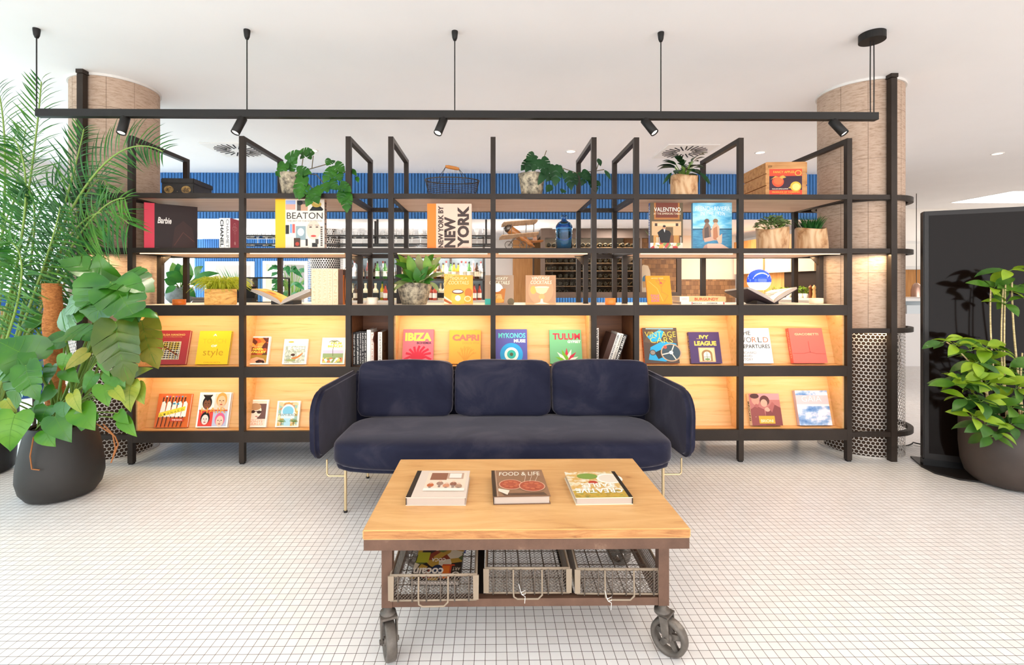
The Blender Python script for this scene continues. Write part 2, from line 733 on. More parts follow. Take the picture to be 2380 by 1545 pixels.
X0, X1, Y0, Y1 = -6.2, 11.5, -3.6, 10.6
YB = 7.4                       # face of the slatted bulkhead
XB = 5.4                       # where the lower ceiling ends
fl = MB().box(X0 - .2, X1 + .2, Y0, Y1 + .2, -.1, 0)
struct('floor', fl, FLOOR, 'white mosaic tile floor with dark grout')
struct('ceiling', MB().box(X0 - .2, X1 + .2, Y0, Y1 + .2, HC, HC + .15), CEIL, 'white plaster ceiling')
struct('ceiling_lower', MB().box(X0, XB, YB + .06, Y1, HL, HL + .08), CEIL, 'lower white ceiling over the bar')
struct('wall_right', MB().box(X1, X1 + .15, Y0, Y1, 0, HC), WALLW, 'cream wall far on the right')

# slatted bulkhead: real grooves
def slats(x0, x1, y, z0, z1, pitch=.047, groove=.010, depth=.012, mb=None):
    mb = mb or MB()
    n = int((x1 - x0) / pitch)
    p = (x1 - x0) / n
    vs, fs = [], []
    for i in range(n):
        a = x0 + i * p
        for (xx, yy) in ((a, y), (a + p - groove, y), (a + p - groove, y + depth), (a + p, y + depth)):
            vs += [(xx, yy, z0), (xx, yy, z1)]
    for i in range(4 * n - 1):
        fs.append((2 * i, 2 * i + 2, 2 * i + 3, 2 * i + 1))
    mb.add(vs, fs)
    mb.box(x0, x1, y + depth, y + depth + .04, z0, z1)
    return mb


struct('wall_bulkhead', slats(X0, XB, YB, HL - .005, HC, ), BLUE, 'blue slatted bulkhead hanging above the bar')

# back wall: blue slats on the left with two white framed openings, cream beyond the bar
def px_x(px, Y):
    return at(px, 668, Y).x


def px_z(py, Y):
    return EYE + (CY - py) / FPX * Y


wl, wr = px_x(452, Y1), px_x(722, Y1)
o1l, o1r, o1b, o1t = px_x(478, Y1), px_x(592, Y1), px_z(646, Y1), px_z(608, Y1)
o2l, o2r, o2t = px_x(612, Y1), px_x(716, Y1), px_z(607, Y1)
mb = MB()
slats(wl, o1l, Y1, 0, HL, mb=mb)
slats(o1l, o1r, Y1, 0, o1b - .35, mb=mb)
slats(o1l, o1r, Y1, o1t, HL, mb=mb)
slats(o1r, o2l, Y1, 0, HL, mb=mb)
slats(o2l, o2r, Y1, o2t, HL, mb=mb)
slats(o2r, wr, Y1, 0, HL, mb=mb)
struct('wall_back', mb, BLUE, 'blue slatted wall behind the bar')
ob = o1b - .35
tr = MB()
for (a, b, c, d) in ((o1l, o1r, ob, o1t), (o2l, o2r, 0, o2t)):
    w = .07
    tr.box(a, a + w, Y1 - .03, Y1 + .25, c, d).box(b - w, b, Y1 - .03, Y1 + .25, c, d).box(a + w, b - w, Y1 - .03, Y1 + .25, d - w, d)
tr.box(o1l + .07, o1r - .07, Y1 - .03, Y1 + .25, ob, ob + .06)
struct('trim_1', tr, CREAMW, 'white frames of the openings in the blue wall')
# corridor seen through the openings: wardrobe fronts, a far glazed wall
struct('wall_corridor', MB().box(wl - 1.2, o1l + .45, 12.6, 12.7, 0, 2.6).box(o2l - .15, o2l + .38, 12.0, 12.1, 0, 2.6), M('#9a9189', .7), 'pale grey panels in the corridor beyond')
struct('wall_bar', MB().box(wr, px_x(1192, Y1), Y1, Y1 + .1, 0, HL), M('#e6ddd6', .7), 'pale wall behind the bar')
struct('wall_rear', MB().box(px_x(1192, Y1), X1, Y1, Y1 + .1, 0, HC), WALLW, 'cream wall at the back right')
dl, dr = px_x(1192, Y1 - .12), px_x(1241, Y1 - .12)
d1 = struct('door_1', MB().box(dl, dr, Y1 - .12, Y1 - .07, 0, HL - .02), OAKD, 'oak door beside the wine cabinet')
MB().box(dr - .12, dr - .10, Y1 - .16, Y1 - .12, 1.02, 1.25).build('door_handle', M('#55504c', .3, .8), d1)

# left wall: tall windows full of daylight
wy = [-3.4, -2.2, .2, 2.6, 5.0, 7.4, 9.8]
wm = MB().box(X0 - .15, X0, Y0, Y1, 0, .25).box(X0 - .15, X0, Y0, Y1, 2.85, HC)
for y in wy:
    wm.box(X0 - .15, X0, y - .12, y + .12, .25, 2.85)
struct('wall_left', wm, CREAMW, 'white window wall on the left')
for i in range(len(wy) - 1):
    a, b = wy[i] + .12, wy[i + 1] - .12
    w = MB()
    w.box(X0 - .11, X0 - .05, a, a + .06, .25, 2.85).box(X0 - .11, X0 - .05, b - .06, b, .25, 2.85)
    w.box(X0 - .11, X0 - .05, a, b, .25, .31).box(X0 - .11, X0 - .05, a, b, 2.79, 2.85).box(X0 - .1, X0 - .06, a, b, 2.0, 2.05)
    wo = struct('window_%d' % (i + 1), w, M('#dfe3e2', .4), 'tall window in the left wall')
    MB().box(X0 - .085, X0 - .079, a + .06, b - .06, .31, 2.79).build('window_glass', GLASS, wo)

# ------------------------------------------------------------------ cork columns with perforated guards
YC, RC, ZG = 4.28, .313, 1.035
XCL, XCR = -3.245, 3.232


def guard_mesh(r, z0, z1, n=62):
    """a sheet of round holes rolled into a drum"""
    pitch = 2 * PI / n
    row = pitch * r * .866
    rows = max(1, round((z1 - z0) / row))
    row = (z1 - z0) / rows
    mb = MB()
    vs, fs = [], []
    for j in range(rows):
        for i in range(n):
            ca = (i + .5 * (j % 2)) * pitch
            cz = z0 + (j + .5) * row
            outer, inner = [], []
            for k in range(12):
                t = 2 * PI * k / 12 + PI / 6
                # hexagon cell boundary
                h = .5 / max(abs(math.cos(t - PI / 3 * round(t / (PI / 3)))), .5)
                outer.append((ca + pitch * h * math.cos(t), cz + row / .866 * h * math.sin(t)))
                inner.append((ca + pitch * .44 * math.cos(t), cz + row / .866 * .44 * math.sin(t)))
            b = len(vs)
            for (a, z) in outer + inner:
                z = min(max(z, z0), z1)
                vs.append((r * math.cos(a), r * math.sin(a), z))
            for k in range(12):
                k2 = (k + 1) % 12
                fs.append((b + k, b + k2, b + 12 + k2, b + 12 + k))
    mb.add(vs, fs, 0, True)
    mb.lathe([(r, z0), (r, z0 + .012)], seg=60)
    mb.lathe([(r, z1 - .012), (r, z1)], seg=60)
    return mb


def column(loc, label):
    c = thing('round_column', label, 'column', loc)
    MB().lathe([(RC, ZG - .01), (RC, HC - .012)], seg=72).lathe([(RC, ZG), (RC - .05, ZG)], seg=72).build('cork_cladding', CORK, c)
    sm = MB()
    for a in (.35, 1.45, 2.55, 3.65, 4.25, 5.15, 5.75):      # joints between the cork sheets
        sm.lathe([(RC + .0006, ZG + .01), (RC + .0006, HC - .02)], seg=1, a0=a, a1=a + .006)
    for z in (1.52, 2.02, 2.46, 2.86):
        sm.lathe([(RC + .0006, z), (RC + .0006, z + .0022)], seg=72)
    sm.build('sheet_joint', M('#5a4436', .8), c)
    MB().lathe([(RC + .012, HC - .02), (RC + .012, HC)], seg=72).lathe([(RC, HC - .02), (RC + .012, HC - .02)], seg=72).build('ceiling_collar', M('#d8d2cc', .5), c)
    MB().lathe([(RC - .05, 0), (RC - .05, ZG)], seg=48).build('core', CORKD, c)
    return c


cl = column((XCL, YC, 0), 'cork clad round column at the palm end of the bookcase')
gm = guard_mesh(RC, .0, ZG).build('perforated_guard', STEELW, cl)
cr = column((XCR, YC, 0), 'cork clad round column at the screen end of the bookcase')
g2 = gm.copy()
COL.objects.link(g2)
g2.parent = cr

# ------------------------------------------------------------------ the long open bookcase
YS, DP = 3.91, .735
YK = YS + DP
PW = .04
bc = thing('bookcase', 'long charcoal steel bookcase with lit oak display bays', 'bookcase', (0, YS + DP / 2, 0))
PX_POST = [302, 561, 809, 908, 1146, 1381, 1480, 1723, 1975]
XP = [at(p, 700, YS).x for p in PX_POST]
ZB1, ZB2, ZB3, ZB4, ZB5, ZT = 2.147, 1.714, 1.2595, .770, .259, 2.60


def put(name, mb, mat, bevel=0):
    return mb.build(name, mat, bc, world=True, bevel=bevel, bseg=1)


for x in XP:
    put('post', MB().box(x - PW / 2, x + PW / 2, YS, YS + PW, .012, ZT), BLACK)
    put('post', MB().box(x - PW / 2, x + PW / 2, YK - PW, YK, .012, ZT), BLACK)
    put('foot', MB().box(x - .016, x + .016, YS + .004, YS + PW - .004, 0, .012), M('#1c1a19', .7))
    put('foot', MB().box(x - .016, x + .016, YK - PW + .004, YK - .004, 0, .012), M('#1c1a19', .7))
    put('top_rail', MB().box(x - PW / 2, x + PW / 2, YS + PW, YK - PW, ZT - .035, ZT), BLACK)
for x in (XCL, XCR):
    put('ceiling_post', MB().box(x - .024, x + .024, YS - .006, YS + .042, .0, HC - .035), BLACK)
    put('ceiling_plate', MB().box(x - .028, x + .028, YS - .012, YS + .05, HC - .03, HC), BLACK)
    put('ceiling_post', MB().box(x - .024, x + .024, YK - .042, YK + .006, .0, HC), BLACK)
# beams between posts, front and back, all levels
segs = list(zip(XP[:-1], XP[1:]))
for (z, h) in ((ZB1, .037), (ZB2, .039), (ZB3, .083), (ZB4, .083), (ZB5, .086)):
    for i, (a, b) in enumerate(segs):
        if i in (2, 5) and z == ZB5:
            continue
        put('beam', MB().box(a + PW / 2, b - PW / 2, YS + .001, YS + PW - .004, z - h, z), BLACK)
        put('beam', MB().box(a + PW / 2, b - PW / 2, YK - PW + .004, YK - .001, z - h, z), BLACK)
# straight links out to the columns and rings round them
for s, xc, xe in ((-1, XCL, XP[0]), (1, XCR, XP[-1])):
    for z, h in ((ZB1, .037), (ZB2, .037), (1.07, .037), (.235, .037)):
        a, b = sorted((xe + s * PW / 2, xc - s * .024))
        put('link_bar', MB().box(a, b, YS + .002, YS + .034, z - h, z), BLACK)
        put('link_bar', MB().box(a, b, YK - .034, YK - .002, z - h, z), BLACK)
        a0 = -PI / 2 if s > 0 else PI / 2
        ro, ri = DP / 2 - .002, DP / 2 - .038
        full = z > 1.2
        ring = MB()
        kw = dict(seg=48) if full else dict(seg=32, a0=a0, a1=a0 + PI)
        prof = [(ri, z - h), (ro, z - h), (ro, z), (ri, z), (ri, z - h)]
        if full:      # half outside at full width, half inside tucked close to the column
            kw = dict(seg=32, a0=a0, a1=a0 + PI)
        ring.lathe(prof, (xc, YC, 0), smooth=False, **kw)
        put('ring', ring, BLACK)
        if full:
            put('ring', MB().lathe([(RC + .012, z - h - .004), (RC + .045, z - h - .004), (RC + .045, z - .01), (RC + .012, z - .01), (RC + .012, z - h - .004)],
                                   (xc, YC, 0), seg=32, a0=a0 + PI, a1=a0 + 2 * PI, smooth=False), BLACK)
# oak shelf boards in the three wide units
UNITS = [(0, 2), (3, 5), (6, 8)]
SHELFW = noise_mat('shelf_underside', [(.3, '#d6b396'), (.5, '#e0c0a4'), (.75, '#e8ccb3')], 2.2, (1, 10, 10), 5, .6, coord='Position')
TOPW = M('#e9dccd', .5)


def plank(name, x0, x1, z0, z1, mat, y0=None, y1=None):
    """a board whose ends are cut round where they meet a column"""
    y0, y1 = y0 or YS + PW - .004, y1 or YK - PW + .004
    pts_f, pts_b = [], []
    n = 14
    L, R = [], []
    for i in range(n + 1):
        y = y0 + (y1 - y0) * i / n
        xa, xb = x0, x1
        for xc in (XCL, XCR):
            d = (RC + .02) ** 2 - (y - YC) ** 2
            if d > 0:
                q = math.sqrt(d)
                if xc < 0:
                    xa = max(xa, xc + q)
                else:
                    xb = min(xb, xc - q)
        L.append((xa, y))
        R.append((xb, y))
    return put(name, MB().prism(L + R[::-1], 2, z0, z1), mat)


for a, b in UNITS:
    plank('shelf', XP[a] - PW / 2 + .041, XP[b] + PW / 2 - .041, ZB1 - .034, ZB1 - .003, SHELFW)
    plank('shelf', XP[a] - PW / 2 + .041, XP[b] + PW / 2 - .041, ZB2 - .034, ZB2 - .003, SHELFW)
    for j in (a, b):   # side rails carrying the boards
        for z in (ZB1, ZB2):
            put('side_rail', MB().box(XP[j] - PW / 2, XP[j] + PW / 2, YS + PW, YK - PW, z - .037, z), BLACK)
plank('counter_top', XP[0] + PW / 2, XP[-1] - PW / 2, ZB3 - .03, ZB3, TOPW, YS + PW - .004, YK - PW + .004)
# uprights half way back between counter and second shelf, with gussets
for j, s in ((0, 1), (2, -1), (3, 1), (5, -1), (6, 1), (8, -1)):
    x = XP[j]
    put('mid_post', MB().box(x - PW / 2, x + PW / 2, 4.25, 4.25 + PW, ZB3, ZB2 - .039), BLACK)
    put('gusset', MB().prism([(x + s * .02, ZB2 - .04), (x + s * .10, ZB2 - .04), (x + s * .02, ZB2 - .12)], 1, 4.262, 4.268), BLACK)
# lit display bays: sloping oak backs, oak floors, side linings
SL_Y0, SL_Y1 = 4.035, 4.16
BAYS = [(0, 1), (1, 2), (3, 4), (4, 5), (6, 7), (7, 8)]
for a, b in UNITS:
    for zf, zt in ((ZB4, ZB3 - .083), (ZB5, ZB4 - .083)):
        x0, x1 = XP[a] + PW / 2 - .002, XP[b] - PW / 2 + .002
        put('display_back', MB().prism([(SL_Y0, zf), (SL_Y0 + .012, zf), (SL_Y1 + .012, zt + .052), (SL_Y1, zt + .052)], 0, x0, x1), OAK)
        put('bay_floor', MB().box(x0, x1, YS + PW - .004, SL_Y0 + .01, zf - .03, zf - .001), OAK)
        for x in (x0, x1 - .014):
            put('side_lining', MB().box(x, x + .014, YS + PW - .004, SL_Y1, zf, zt + .046), OAK)
        xm = XP[a + 1]
        put('divider', MB().box(xm - .016, xm + .016, YS + PW, SL_Y1, zf, zt + .046), OAK)
    put('unit_back', MB().box(XP[a], XP[b], YK - .07, YK - .05, ZB5 - .05, ZB3 - .04), OAK)
    put('unit_base', MB().box(XP[a], XP[b], YS + .05, YK - .05, ZB5 - .06, ZB5 - .035), BLACK)
# the two narrow cubbies of dark walnut between the units
WALNUT = noise_mat('walnut_lining', [(.3, '#6d3f22'), (.6, '#84502c'), (.8, '#8f5a34')], 3, (1, 12, 12), 5, .5, coord='Position')
for a, b in ((2, 3), (5, 6)):
    x0, x1 = XP[a] + PW / 2, XP[b] - PW / 2
    put('cubby', MB().box(x0 - .014, x0, YS + PW, 4.3, ZB5, ZB3 - .04).box(x1, x1 + .014, YS + PW, 4.3, ZB5, ZB3 - .04)
        .box(x0, x1, 4.29, 4.31, ZB5, ZB3 - .04).box(x0, x1, YS + PW, 4.3, ZB4 - .03, ZB4 - .001).box(x0, x1, YS + PW, 4.3, ZB5 - .03, ZB5), WALNUT)
# warm LED strips and the light they give
LEDM = M('#ffd9a0', .5, emit=1.6)
WARM = (1.0, .778, .46)
for a, b in BAYS:
    x0, x1 = XP[a] + .045, XP[b] - .045
    xm, w = (x0 + x1) / 2, x1 - x0
    put('led_strip', MB().box(x0, x1, YS + .045, YS + .055, ZB2 - .045, ZB2 - .036), LEDM)
    lamp('led_light', 'AREA', (xm, YS + .34, ZB2 - .046), 1.6, WARM, w, .06)
    for zt in (ZB3 - .031, ZB4 - .031):
        put('led_strip', MB().box(x0, x1, YS + .042, YS + .05, zt - .008, zt), LEDM)
        lamp('led_light', 'AREA', (xm, YS + .07, zt - .012), .8, WARM, w, .03, (0.35, 0, 0))

# the same warm light under the second shelf where it runs round the columns
for s, xc, xe in ((-1, XCL, XP[0]), (1, XCR, XP[-1])):
    xm = (xe + xc) / 2
    lamp('led_light', 'AREA', (xm, YS + .012, ZB2 - .05), 1.3, WARM, abs(xc - xe), .02)
    lamp('led_light', 'AREA', (xc - s * .42, YC, ZB2 - .05), .7, WARM, .02, .4, (0, 0, 0))
    lamp('led_light', 'AREA', (xm, YS + .045, 1.02), .35, WARM, abs(xc - xe), .02, (.5, 0, 0))
# ------------------------------------------------------------------ track light
YT = 3.30
tl = at(88, 271, YT)
trr = at(2037, 273, YT)
zt0, zt1 = 2.533, 2.582
tk = thing('track_light', 'black suspended track with five tilted spotlights above the bookcase', 'track light', (0, YT, zt1))
TBLK = M('#1b1816', .5)
MB().box(tl.x, trr.x, YT - .022, YT + .022, zt0, zt1).build('track', TBLK, tk, world=True)
for px in (85, 574, 1057, 1536):
    x = at(px, 200, YT).x
    MB().tube([(x, YT, zt1), (x, YT, HC - .05)], .004, 6).build('rod', TBLK, tk, world=True)
    MB().lathe([(.0, HC - .062), (.010, HC - .062), (.017, HC - .045), (.021, HC - .012), (.021, HC)], (x, YT, 0), 16).build('ceiling_cap', TBLK, tk, world=True)
xc = at(2027, 200, YT).x
MB().lathe([(0, HC - .05), (.078, HC - .05), (.078, HC), (0, HC)], (xc, YT, 0), 32, smooth=False).build('canopy', TBLK, tk, world=True)
for dx in (-.012, .012):
    MB().tube([(xc + dx, YT, zt1), (xc + dx * 1.1, YT, 2.85), (xc + dx, YT, HC - .05)], .0035, 6).build('supply_cable', TBLK, tk, world=True)
LENS = M('#fff6ea', .3, emit=4.0)
for (tpx, tpy, epx, epy) in ((291, 281, 279, 318), (563, 282, 543, 315), (1030, 281, 1015, 315), (1500, 285, 1525, 313), (1937, 284, 1965, 313)):
    a = at(tpx, tpy, YT)
    a.z = zt0 - .012
    b = at(epx, epy, YT - .05)
    d = (b - a).normalized()
    q = Vector((0, 0, 1)).rotation_difference(d).to_matrix().to_4x4()
    c = a - d * .015
    sp = MB().lathe([(0, 0), (.026, 0), (.028, .004), (.028, .128), (.024, .13), (.022, .118)], c, 24, M4=q).build('spotlight', TBLK, tk, world=True)
    MB().disc(c, .0225, 24, M4=q, z=.12).build('lens', LENS, sp).location = -Vector((0, YT, zt1))
    MB().tube([(a.x, YT, zt0 + .002), tuple(c + d * .02)], .008, 8).build('swivel', TBLK, tk, world=True)
    lamp('spot_light', 'SPOT', c + d * .135, 9, (1, .86, .7), .02, rot=(Vector((0, 0, -1)).rotation_difference(d).to_euler()), spot=1.3)

# ------------------------------------------------------------------ sofa
VELVET = noise_mat('navy_velvet', [(.32, '#111226'), (.5, '#1c1d30'), (.66, '#33313f')], 3.2, (.7, 1, 1), 5, .8, sheen=.38, distort=.6, nrough=.6, coord='Position', spec=.2)
SXA, SXB, SYF, SYB = -1.035, 1.175, 2.97, 3.74
sxm = (SXA + SXB) / 2
sofa = thing('sofa', 'three seat navy velvet sofa on thin brass legs', 'sofa', (sxm, 3.36, 0))
random.seed(3)


def wrinkle(q):
    w = .012 * math.sin(9 * q.x + 3 * q.z) + .01 * math.sin(17 * q.x - 5 * q.y)
    return Vector((q.x, q.y, q.z * (1 + w * .6)))


MB().puff((sxm, 3.27, .388), ((SXB - SXA) / 2 - .045, .375, .096), 5.5, 22, fn=wrinkle).build('seat', VELVET, sofa, world=True)
MB().puff((sxm, 3.30, .33), ((SXB - SXA) / 2 - .06, .36, .06), 7, 16).build('seat_base', VELVET, sofa, world=True)
# side outline of the arms: rounded front corners, low bottom
prof = []
for (cy, cz, r, a0, a1) in ((SYF + .10, .44, .10, 180, 270), (SYB - .05, .39, .05, 270, 360), (SYB - .03, .745, .03, 0, 90), (SYF + .17, .60, .17, 90, 180)):
    for k in range(7):
        t = math.radians(a0 + (a1 - a0) * k / 6)
        prof.append((cy + r * math.cos(t), cz + r * math.sin(t)))
for s, x in ((-1, SXA), (1, SXB)):
    m = MB().prism(prof, 0, x - .028, x + .028)
    # the arms lean outwards a little towards the front
    m.v = [(v[0] + s * .04 * (SYB - v[1]) / .77 + s * .02 * (v[2] - .3), v[1], v[2]) for v in m.v]
    m.build('armrest', VELVET, sofa, world=True, bevel=.022, bseg=3)
MB().box(SXA - .0, SXB + .0, SYB - .055, SYB, .33, .775).build('back_shell', VELVET, sofa, world=True, bevel=.02, bseg=3)
for s, x in ((-1, -.912), (1, 1.075)):
    MB().tube([(x, 3.07, .012), (x, 3.07, .31)], .009, 10).build('leg', BRASS, sofa, world=True)
    xo = x + s * .115
    MB().tube([(xo, 3.07, .33), (xo, 3.07, .245)] + [(xo - s * .018 * (1 - math.cos(t)), 3.07, .245 - .018 * math.sin(t)) for t in (.4, .8, 1.2, 1.57)] + [(x, 3.07, .227)],
              .006, 8).build('side_loop', BRASS, sofa, world=True)
    MB().tube([(x, 3.62, .012), (x, 3.62, .31)], .009, 10).build('leg', BRASS, sofa, world=True)
    for y in (3.07, 3.62):
        MB().lathe([(0, 0), (.012, 0), (.012, .013), (0, .013)], (x, y, 0), 12).build('foot', M('#2a2522', .6), sofa, world=True)
# loose back cushions
for (a, b, w) in ((832, 1052, 'beside the left arm of the navy sofa'), (1057, 1280, 'in the middle of the navy sofa'), (1284, 1509, 'beside the right arm of the navy sofa')):
    xa, xb = at(a, 900, 3.52).x, at(b, 900, 3.52).x
    c = thing('cushion', 'plump navy velvet back cushion ' + w, 'cushion', ((xa + xb) / 2, 3.56, .475), (-.13, 0, 0), 'back cushions of the sofa')
    ph = random.uniform(0, 6)

    def pw(q, ph=ph):
        e = abs(q.x) ** 3
        w = .02 * math.sin(14 * q.x + 4 * q.y + ph) * e + .012 * math.sin(23 * q.z + ph) * e + .015 * math.sin(5 * q.x + ph) * max(q.z, 0)
        return Vector((q.x + w * .3, q.y * (1 - .12 * max(q.z, 0)) + w, q.z + w * .8 - .03 * q.x * q.x))
    MB().puff((0, 0, .2), ((xb - xa) / 2 - .001,   .105, .2), 8, 20, fn=pw).build('cushion_cover', VELVET, c)
    MB().tube([((xb - xa) / 2 * .96 * math.copysign(abs(math.cos(t)) ** .34, math.cos(t)), .0, .2 + .185 * math.copysign(abs(math.sin(t)) ** .34, math.sin(t)))
               for t in [2 * PI * i / 40 for i in range(40)]], .0025, 6, closed=True).build('seam', VELVET, c)

# ------------------------------------------------------------------ coffee table on casters
WOODT = noise_mat('mango_wood_top', [(.25, '#a8703e'), (.40, '#cf9a60'), (.58, '#dbab70'), (.8, '#e2b982')], 2.0, (1.0, 6.5, 6.5), 8, .38, coord='Object', distort=1.2, bump=.06, nrough=.62)
IRON = noise_mat('brown_iron', [(.35, '#5a4032'), (.6, '#6a4d3d'), (.78, '#937660')], 7, (1, 1, 1), 6, .5, coord='Position', metal=.25, nrough=.7)
WHEELM = noise_mat('worn_caster_iron', [(.3, '#4a433d'), (.6, '#655c54'), (.8, '#92887e')], 22, (1, 1, 1), 6, .55, coord='Object', metal=.1)
TYF, TYB = 1.80, 2.545
TX0, TX1 = at(842, 1231, TYF).x, at(1606, 1230, TYF).x
TZ = .512
ctr = ((TX0 + TX1) / 2, (TYF + TYB) / 2)
tb = thing('coffee_table', 'low industrial coffee table with thick mango wood top on iron casters', 'table', (ctr[0], ctr[1], 0))
EDGE = noise_mat('rough_mango_edge', [(.25, '#6e4424'), (.42, '#a0693a'), (.6, '#b8824c'), (.8, '#c9965e')], 5, (1.0, 6, 9), 9, .6, coord='Object', distort=1.5, bump=.3, nrough=.7)
tt = MB().box(TX0, TX1, TYF, TYB, TZ - .036, TZ)
tt.m = [0 if i in (5, 4) else 1 for i in range(6)]
tt.m[4], tt.m[5] = 1, 0
tt.build('tabletop', [WOODT, EDGE], tb, world=True, bevel=.004, bseg=2)
for (x0, x1, y0, y1) in ((TX0 + .004, TX1 - .004, TYF + .004, TYF + .03), (TX0 + .004, TX1 - .004, TYB - .03, TYB - .004), (TX0 + .004, TX0 + .03, TYF + .03, TYB - .03), (TX1 - .03, TX1 - .004, TYF + .03, TYB - .03)):
    MB().box(x0, x1, y0, y1, TZ - .076, TZ - .036).build('apron', IRON, tb, world=True)
LX0, LX1 = at(901, 1330, 1.88).x, at(1540, 1330, 1.88).x
LYF, LYB = 1.885, 2.46
for x in (LX0, LX1):
    for y in (LYF, LYB):
        MB().box(x - .02, x + .02, y - .02, y + .02, .186, TZ - .07).build('leg', IRON, tb, world=True)
ZR = .216
for y in (LYF, LYB):
    MB().box(LX0 + .02, LX1 - .02, y - .016, y + .016, ZR - .03, ZR).build('lower_rail', IRON, tb, world=True)
for x in (LX0, LX1):
    MB().box(x - .016, x + .016, LYF + .02, LYB - .02, ZR - .03, ZR).build('lower_rail', IRON, tb, world=True)
for f in (1 / 3, 2 / 3):
    x = LX0 + (LX1 - LX0) * f
    MB().box(x - .014, x + .014, LYF - .01, LYB + .01, ZR - .012, ZR - .001).build('basket_runner', M('#1d1918', .6), tb, world=True)


def caster(x, y, ang):
    c = Matrix.Translation((x, y, 0)) @ Matrix.Rotation(ang, 4, 'Z')
    R = .07
    off = .028

    def P(p):
        return c @ Vector(p)
    f = MB()
    f.lathe([(0, .186), (.016, .186), (.016, .165), (.030, .162), (.030, .150), (0, .150)], (x, y, 0), 20)
    for sx in (-1, 1):
        q = [P((off - .03, sx * .026, .155)), P((off + .005, sx * .026, .155)), P((off + .005, sx * .031, .155)), P((off - .03, sx * .031, .155))]
        q2 = [P((off - .012, sx * .026, .062)), P((off + .012, sx * .026, .062)), P((off + .012, sx * .031, .062)), P((off - .012, sx * .031, .062))]
        f.hexa(q2 + q)
    f.hexa([P((off - .034, -.031, .148)), P((off + .008, -.031, .148)), P((off + .008, .031, .148)), P((off - .034, .031, .148)),
            P((off - .034, -.031, .156)), P((off + .008, -.031, .156)), P((off + .008, .031, .156)), P((off - .034, .031, .156))])
    f.tube([P((off, -.036, R)), P((off, .036, R))], .009, 10)
    fo = f.build('caster_fork', WHEELM, tb, world=True, recalc=True)
    w = MB()
    M4 = c @ Matrix.Translation((off, 0, R)) @ Matrix.Rotation(PI / 2, 4, 'X')
    w.lathe([(R - .018, -.019), (R - .004, -.019), (R, -.012), (R, .012), (R - .004, .019), (R - .018, .019), (R - .018, -.019)], (0, 0, 0), 36, M4=M4)
    w.lathe([(0, -.02), (.016, -.02), (.016, .02), (0, .02)], (0, 0, 0), 16, M4=M4)
    for k in range(5):
        a = 2 * PI * k / 5 + .3
        d = Vector((math.cos(a), math.sin(a), 0))
        n = Vector((-math.sin(a), math.cos(a), 0))
        pts = []
        for zz in (-.007, .007):
            pts += [M4 @ (d * .012 - n * .012 + Vector((0, 0, zz))), M4 @ (d * (R - .016) - n * .009 + Vector((0, 0, zz))),
                    M4 @ (d * (R - .016) + n * .009 + Vector((0, 0, zz))), M4 @ (d * .012 + n * .012 + Vector((0, 0, zz)))]
        w.hexa(pts)
    wo = w.build('wheel', WHEELM, fo, recalc=True)
    wo.location = -tb.location


caster(LX0, LYF, 1.95 - PI)
caster(LX1, LYF, -.75)
caster(LX0, LYB, .5)
caster(LX1, LYB, 2.2)

# ------------------------------------------------------------------ wire baskets under the table
WIRE = M('#6b5f55', .5, .2)
WIREL = M('#958471', .5, .15)
BW, BD, BH = .318, .60, .098


def basket_parts(t):
    # tray on its bottom at z=0, front at y=0
    w2 = .125
    fr = MB()
    top = [(-BW / 2, 0, BH), (BW / 2, 0, BH), (BW / 2 - .005, BD, BH + .02), (-BW / 2 + .005, BD, BH + .02)]
    fr.tube(top, .006, 8, closed=True)
    for s in (-1, 1):
        fr.hexa([(s * BW / 2 - .010, -.004, .006), (s * BW / 2 + .010, -.004, .006), (s * BW / 2 + .010, .002, .006), (s * BW / 2 - .010, .002, .006),
                 (s * BW / 2 - .011, -.004, BH), (s * BW / 2 + .011, -.004, BH), (s * BW / 2 + .011, .002, BH), (s * BW / 2 - .011, .002, BH)])
    fr.tube([(-BW / 2, 0, .004), (BW / 2, 0, .004), (BW / 2, BD, .004), (-BW / 2, BD, .004)], .004, 6, closed=True)
    fr.build('rim', WIREL, t, recalc=True)
    ri = MB()
    for k in range(6):
        x = -BW / 2 + BW * (k + .5) / 6
        ri.tube([(x, -.003, BH), (x, -.006, .05), (x, -.003, -.0), (x, .02, .003), (x, BD, .003)], .0026, 5)
    for k in range(1, 6):
        ri.tube([(-BW / 2, BD * k / 6, .003), (BW / 2, BD * k / 6, .003)], .0022, 5)
    ri.build('rib', WIRE, t)
    me = MB()
    r = .0012
    st = .0125
    # diagonal mesh: bottom, front, sides
    def diag(o, u, v, lu, lv, r=.0011, st=.0125):
        o, u, v = Vector(o), Vector(u), Vector(v)
        n = int((lu + lv) / st)
        for i in range(1, n):
            c = i * st
            a0, a1 = max(0, c - lv), min(lu, c)
            if a1 - a0 > .004:
                me.tube([o + u * a0 + v * (c - a0), o + u * a1 + v * (c - a1)], r, 3, cap=False)
                me.tube([o + u * (lu - a0) + v * (c - a0), o + u * (lu - a1) + v * (c - a1)], r, 3, cap=False)
    diag((-BW / 2, 0, .004), (1, 0, 0), (0, 1, 0), BW, BD, .0008, .019)
    diag((-BW / 2, 0, .004), (1, 0, 0), (0, 0, 1), BW, BH - .006)
    diag((-BW / 2, BD, .004), (1, 0, 0), (0, 0, 1), BW, BH)
    for s in (-1, 1):
        diag((s * BW / 2, 0, .004), (0, 1, 0), (0, 0, 1), BD, BH)
    me.build('wire_mesh', WIRE, t)
    h = MB()
    h.tube([(-.055, -.006, BH), (-.055, -.012, .02)] + [(-.055 + .015 * (1 - math.cos(a)), -.014, .005 - .015 * math.sin(a) + .0) for a in (.5, 1.57)] +
           [(.04, -.014, -.01), (.055, -.014, .005), (.055, -.012, .02), (.055, -.006, BH)], .0035, 8)
    h.build('handle', WIREL, t)


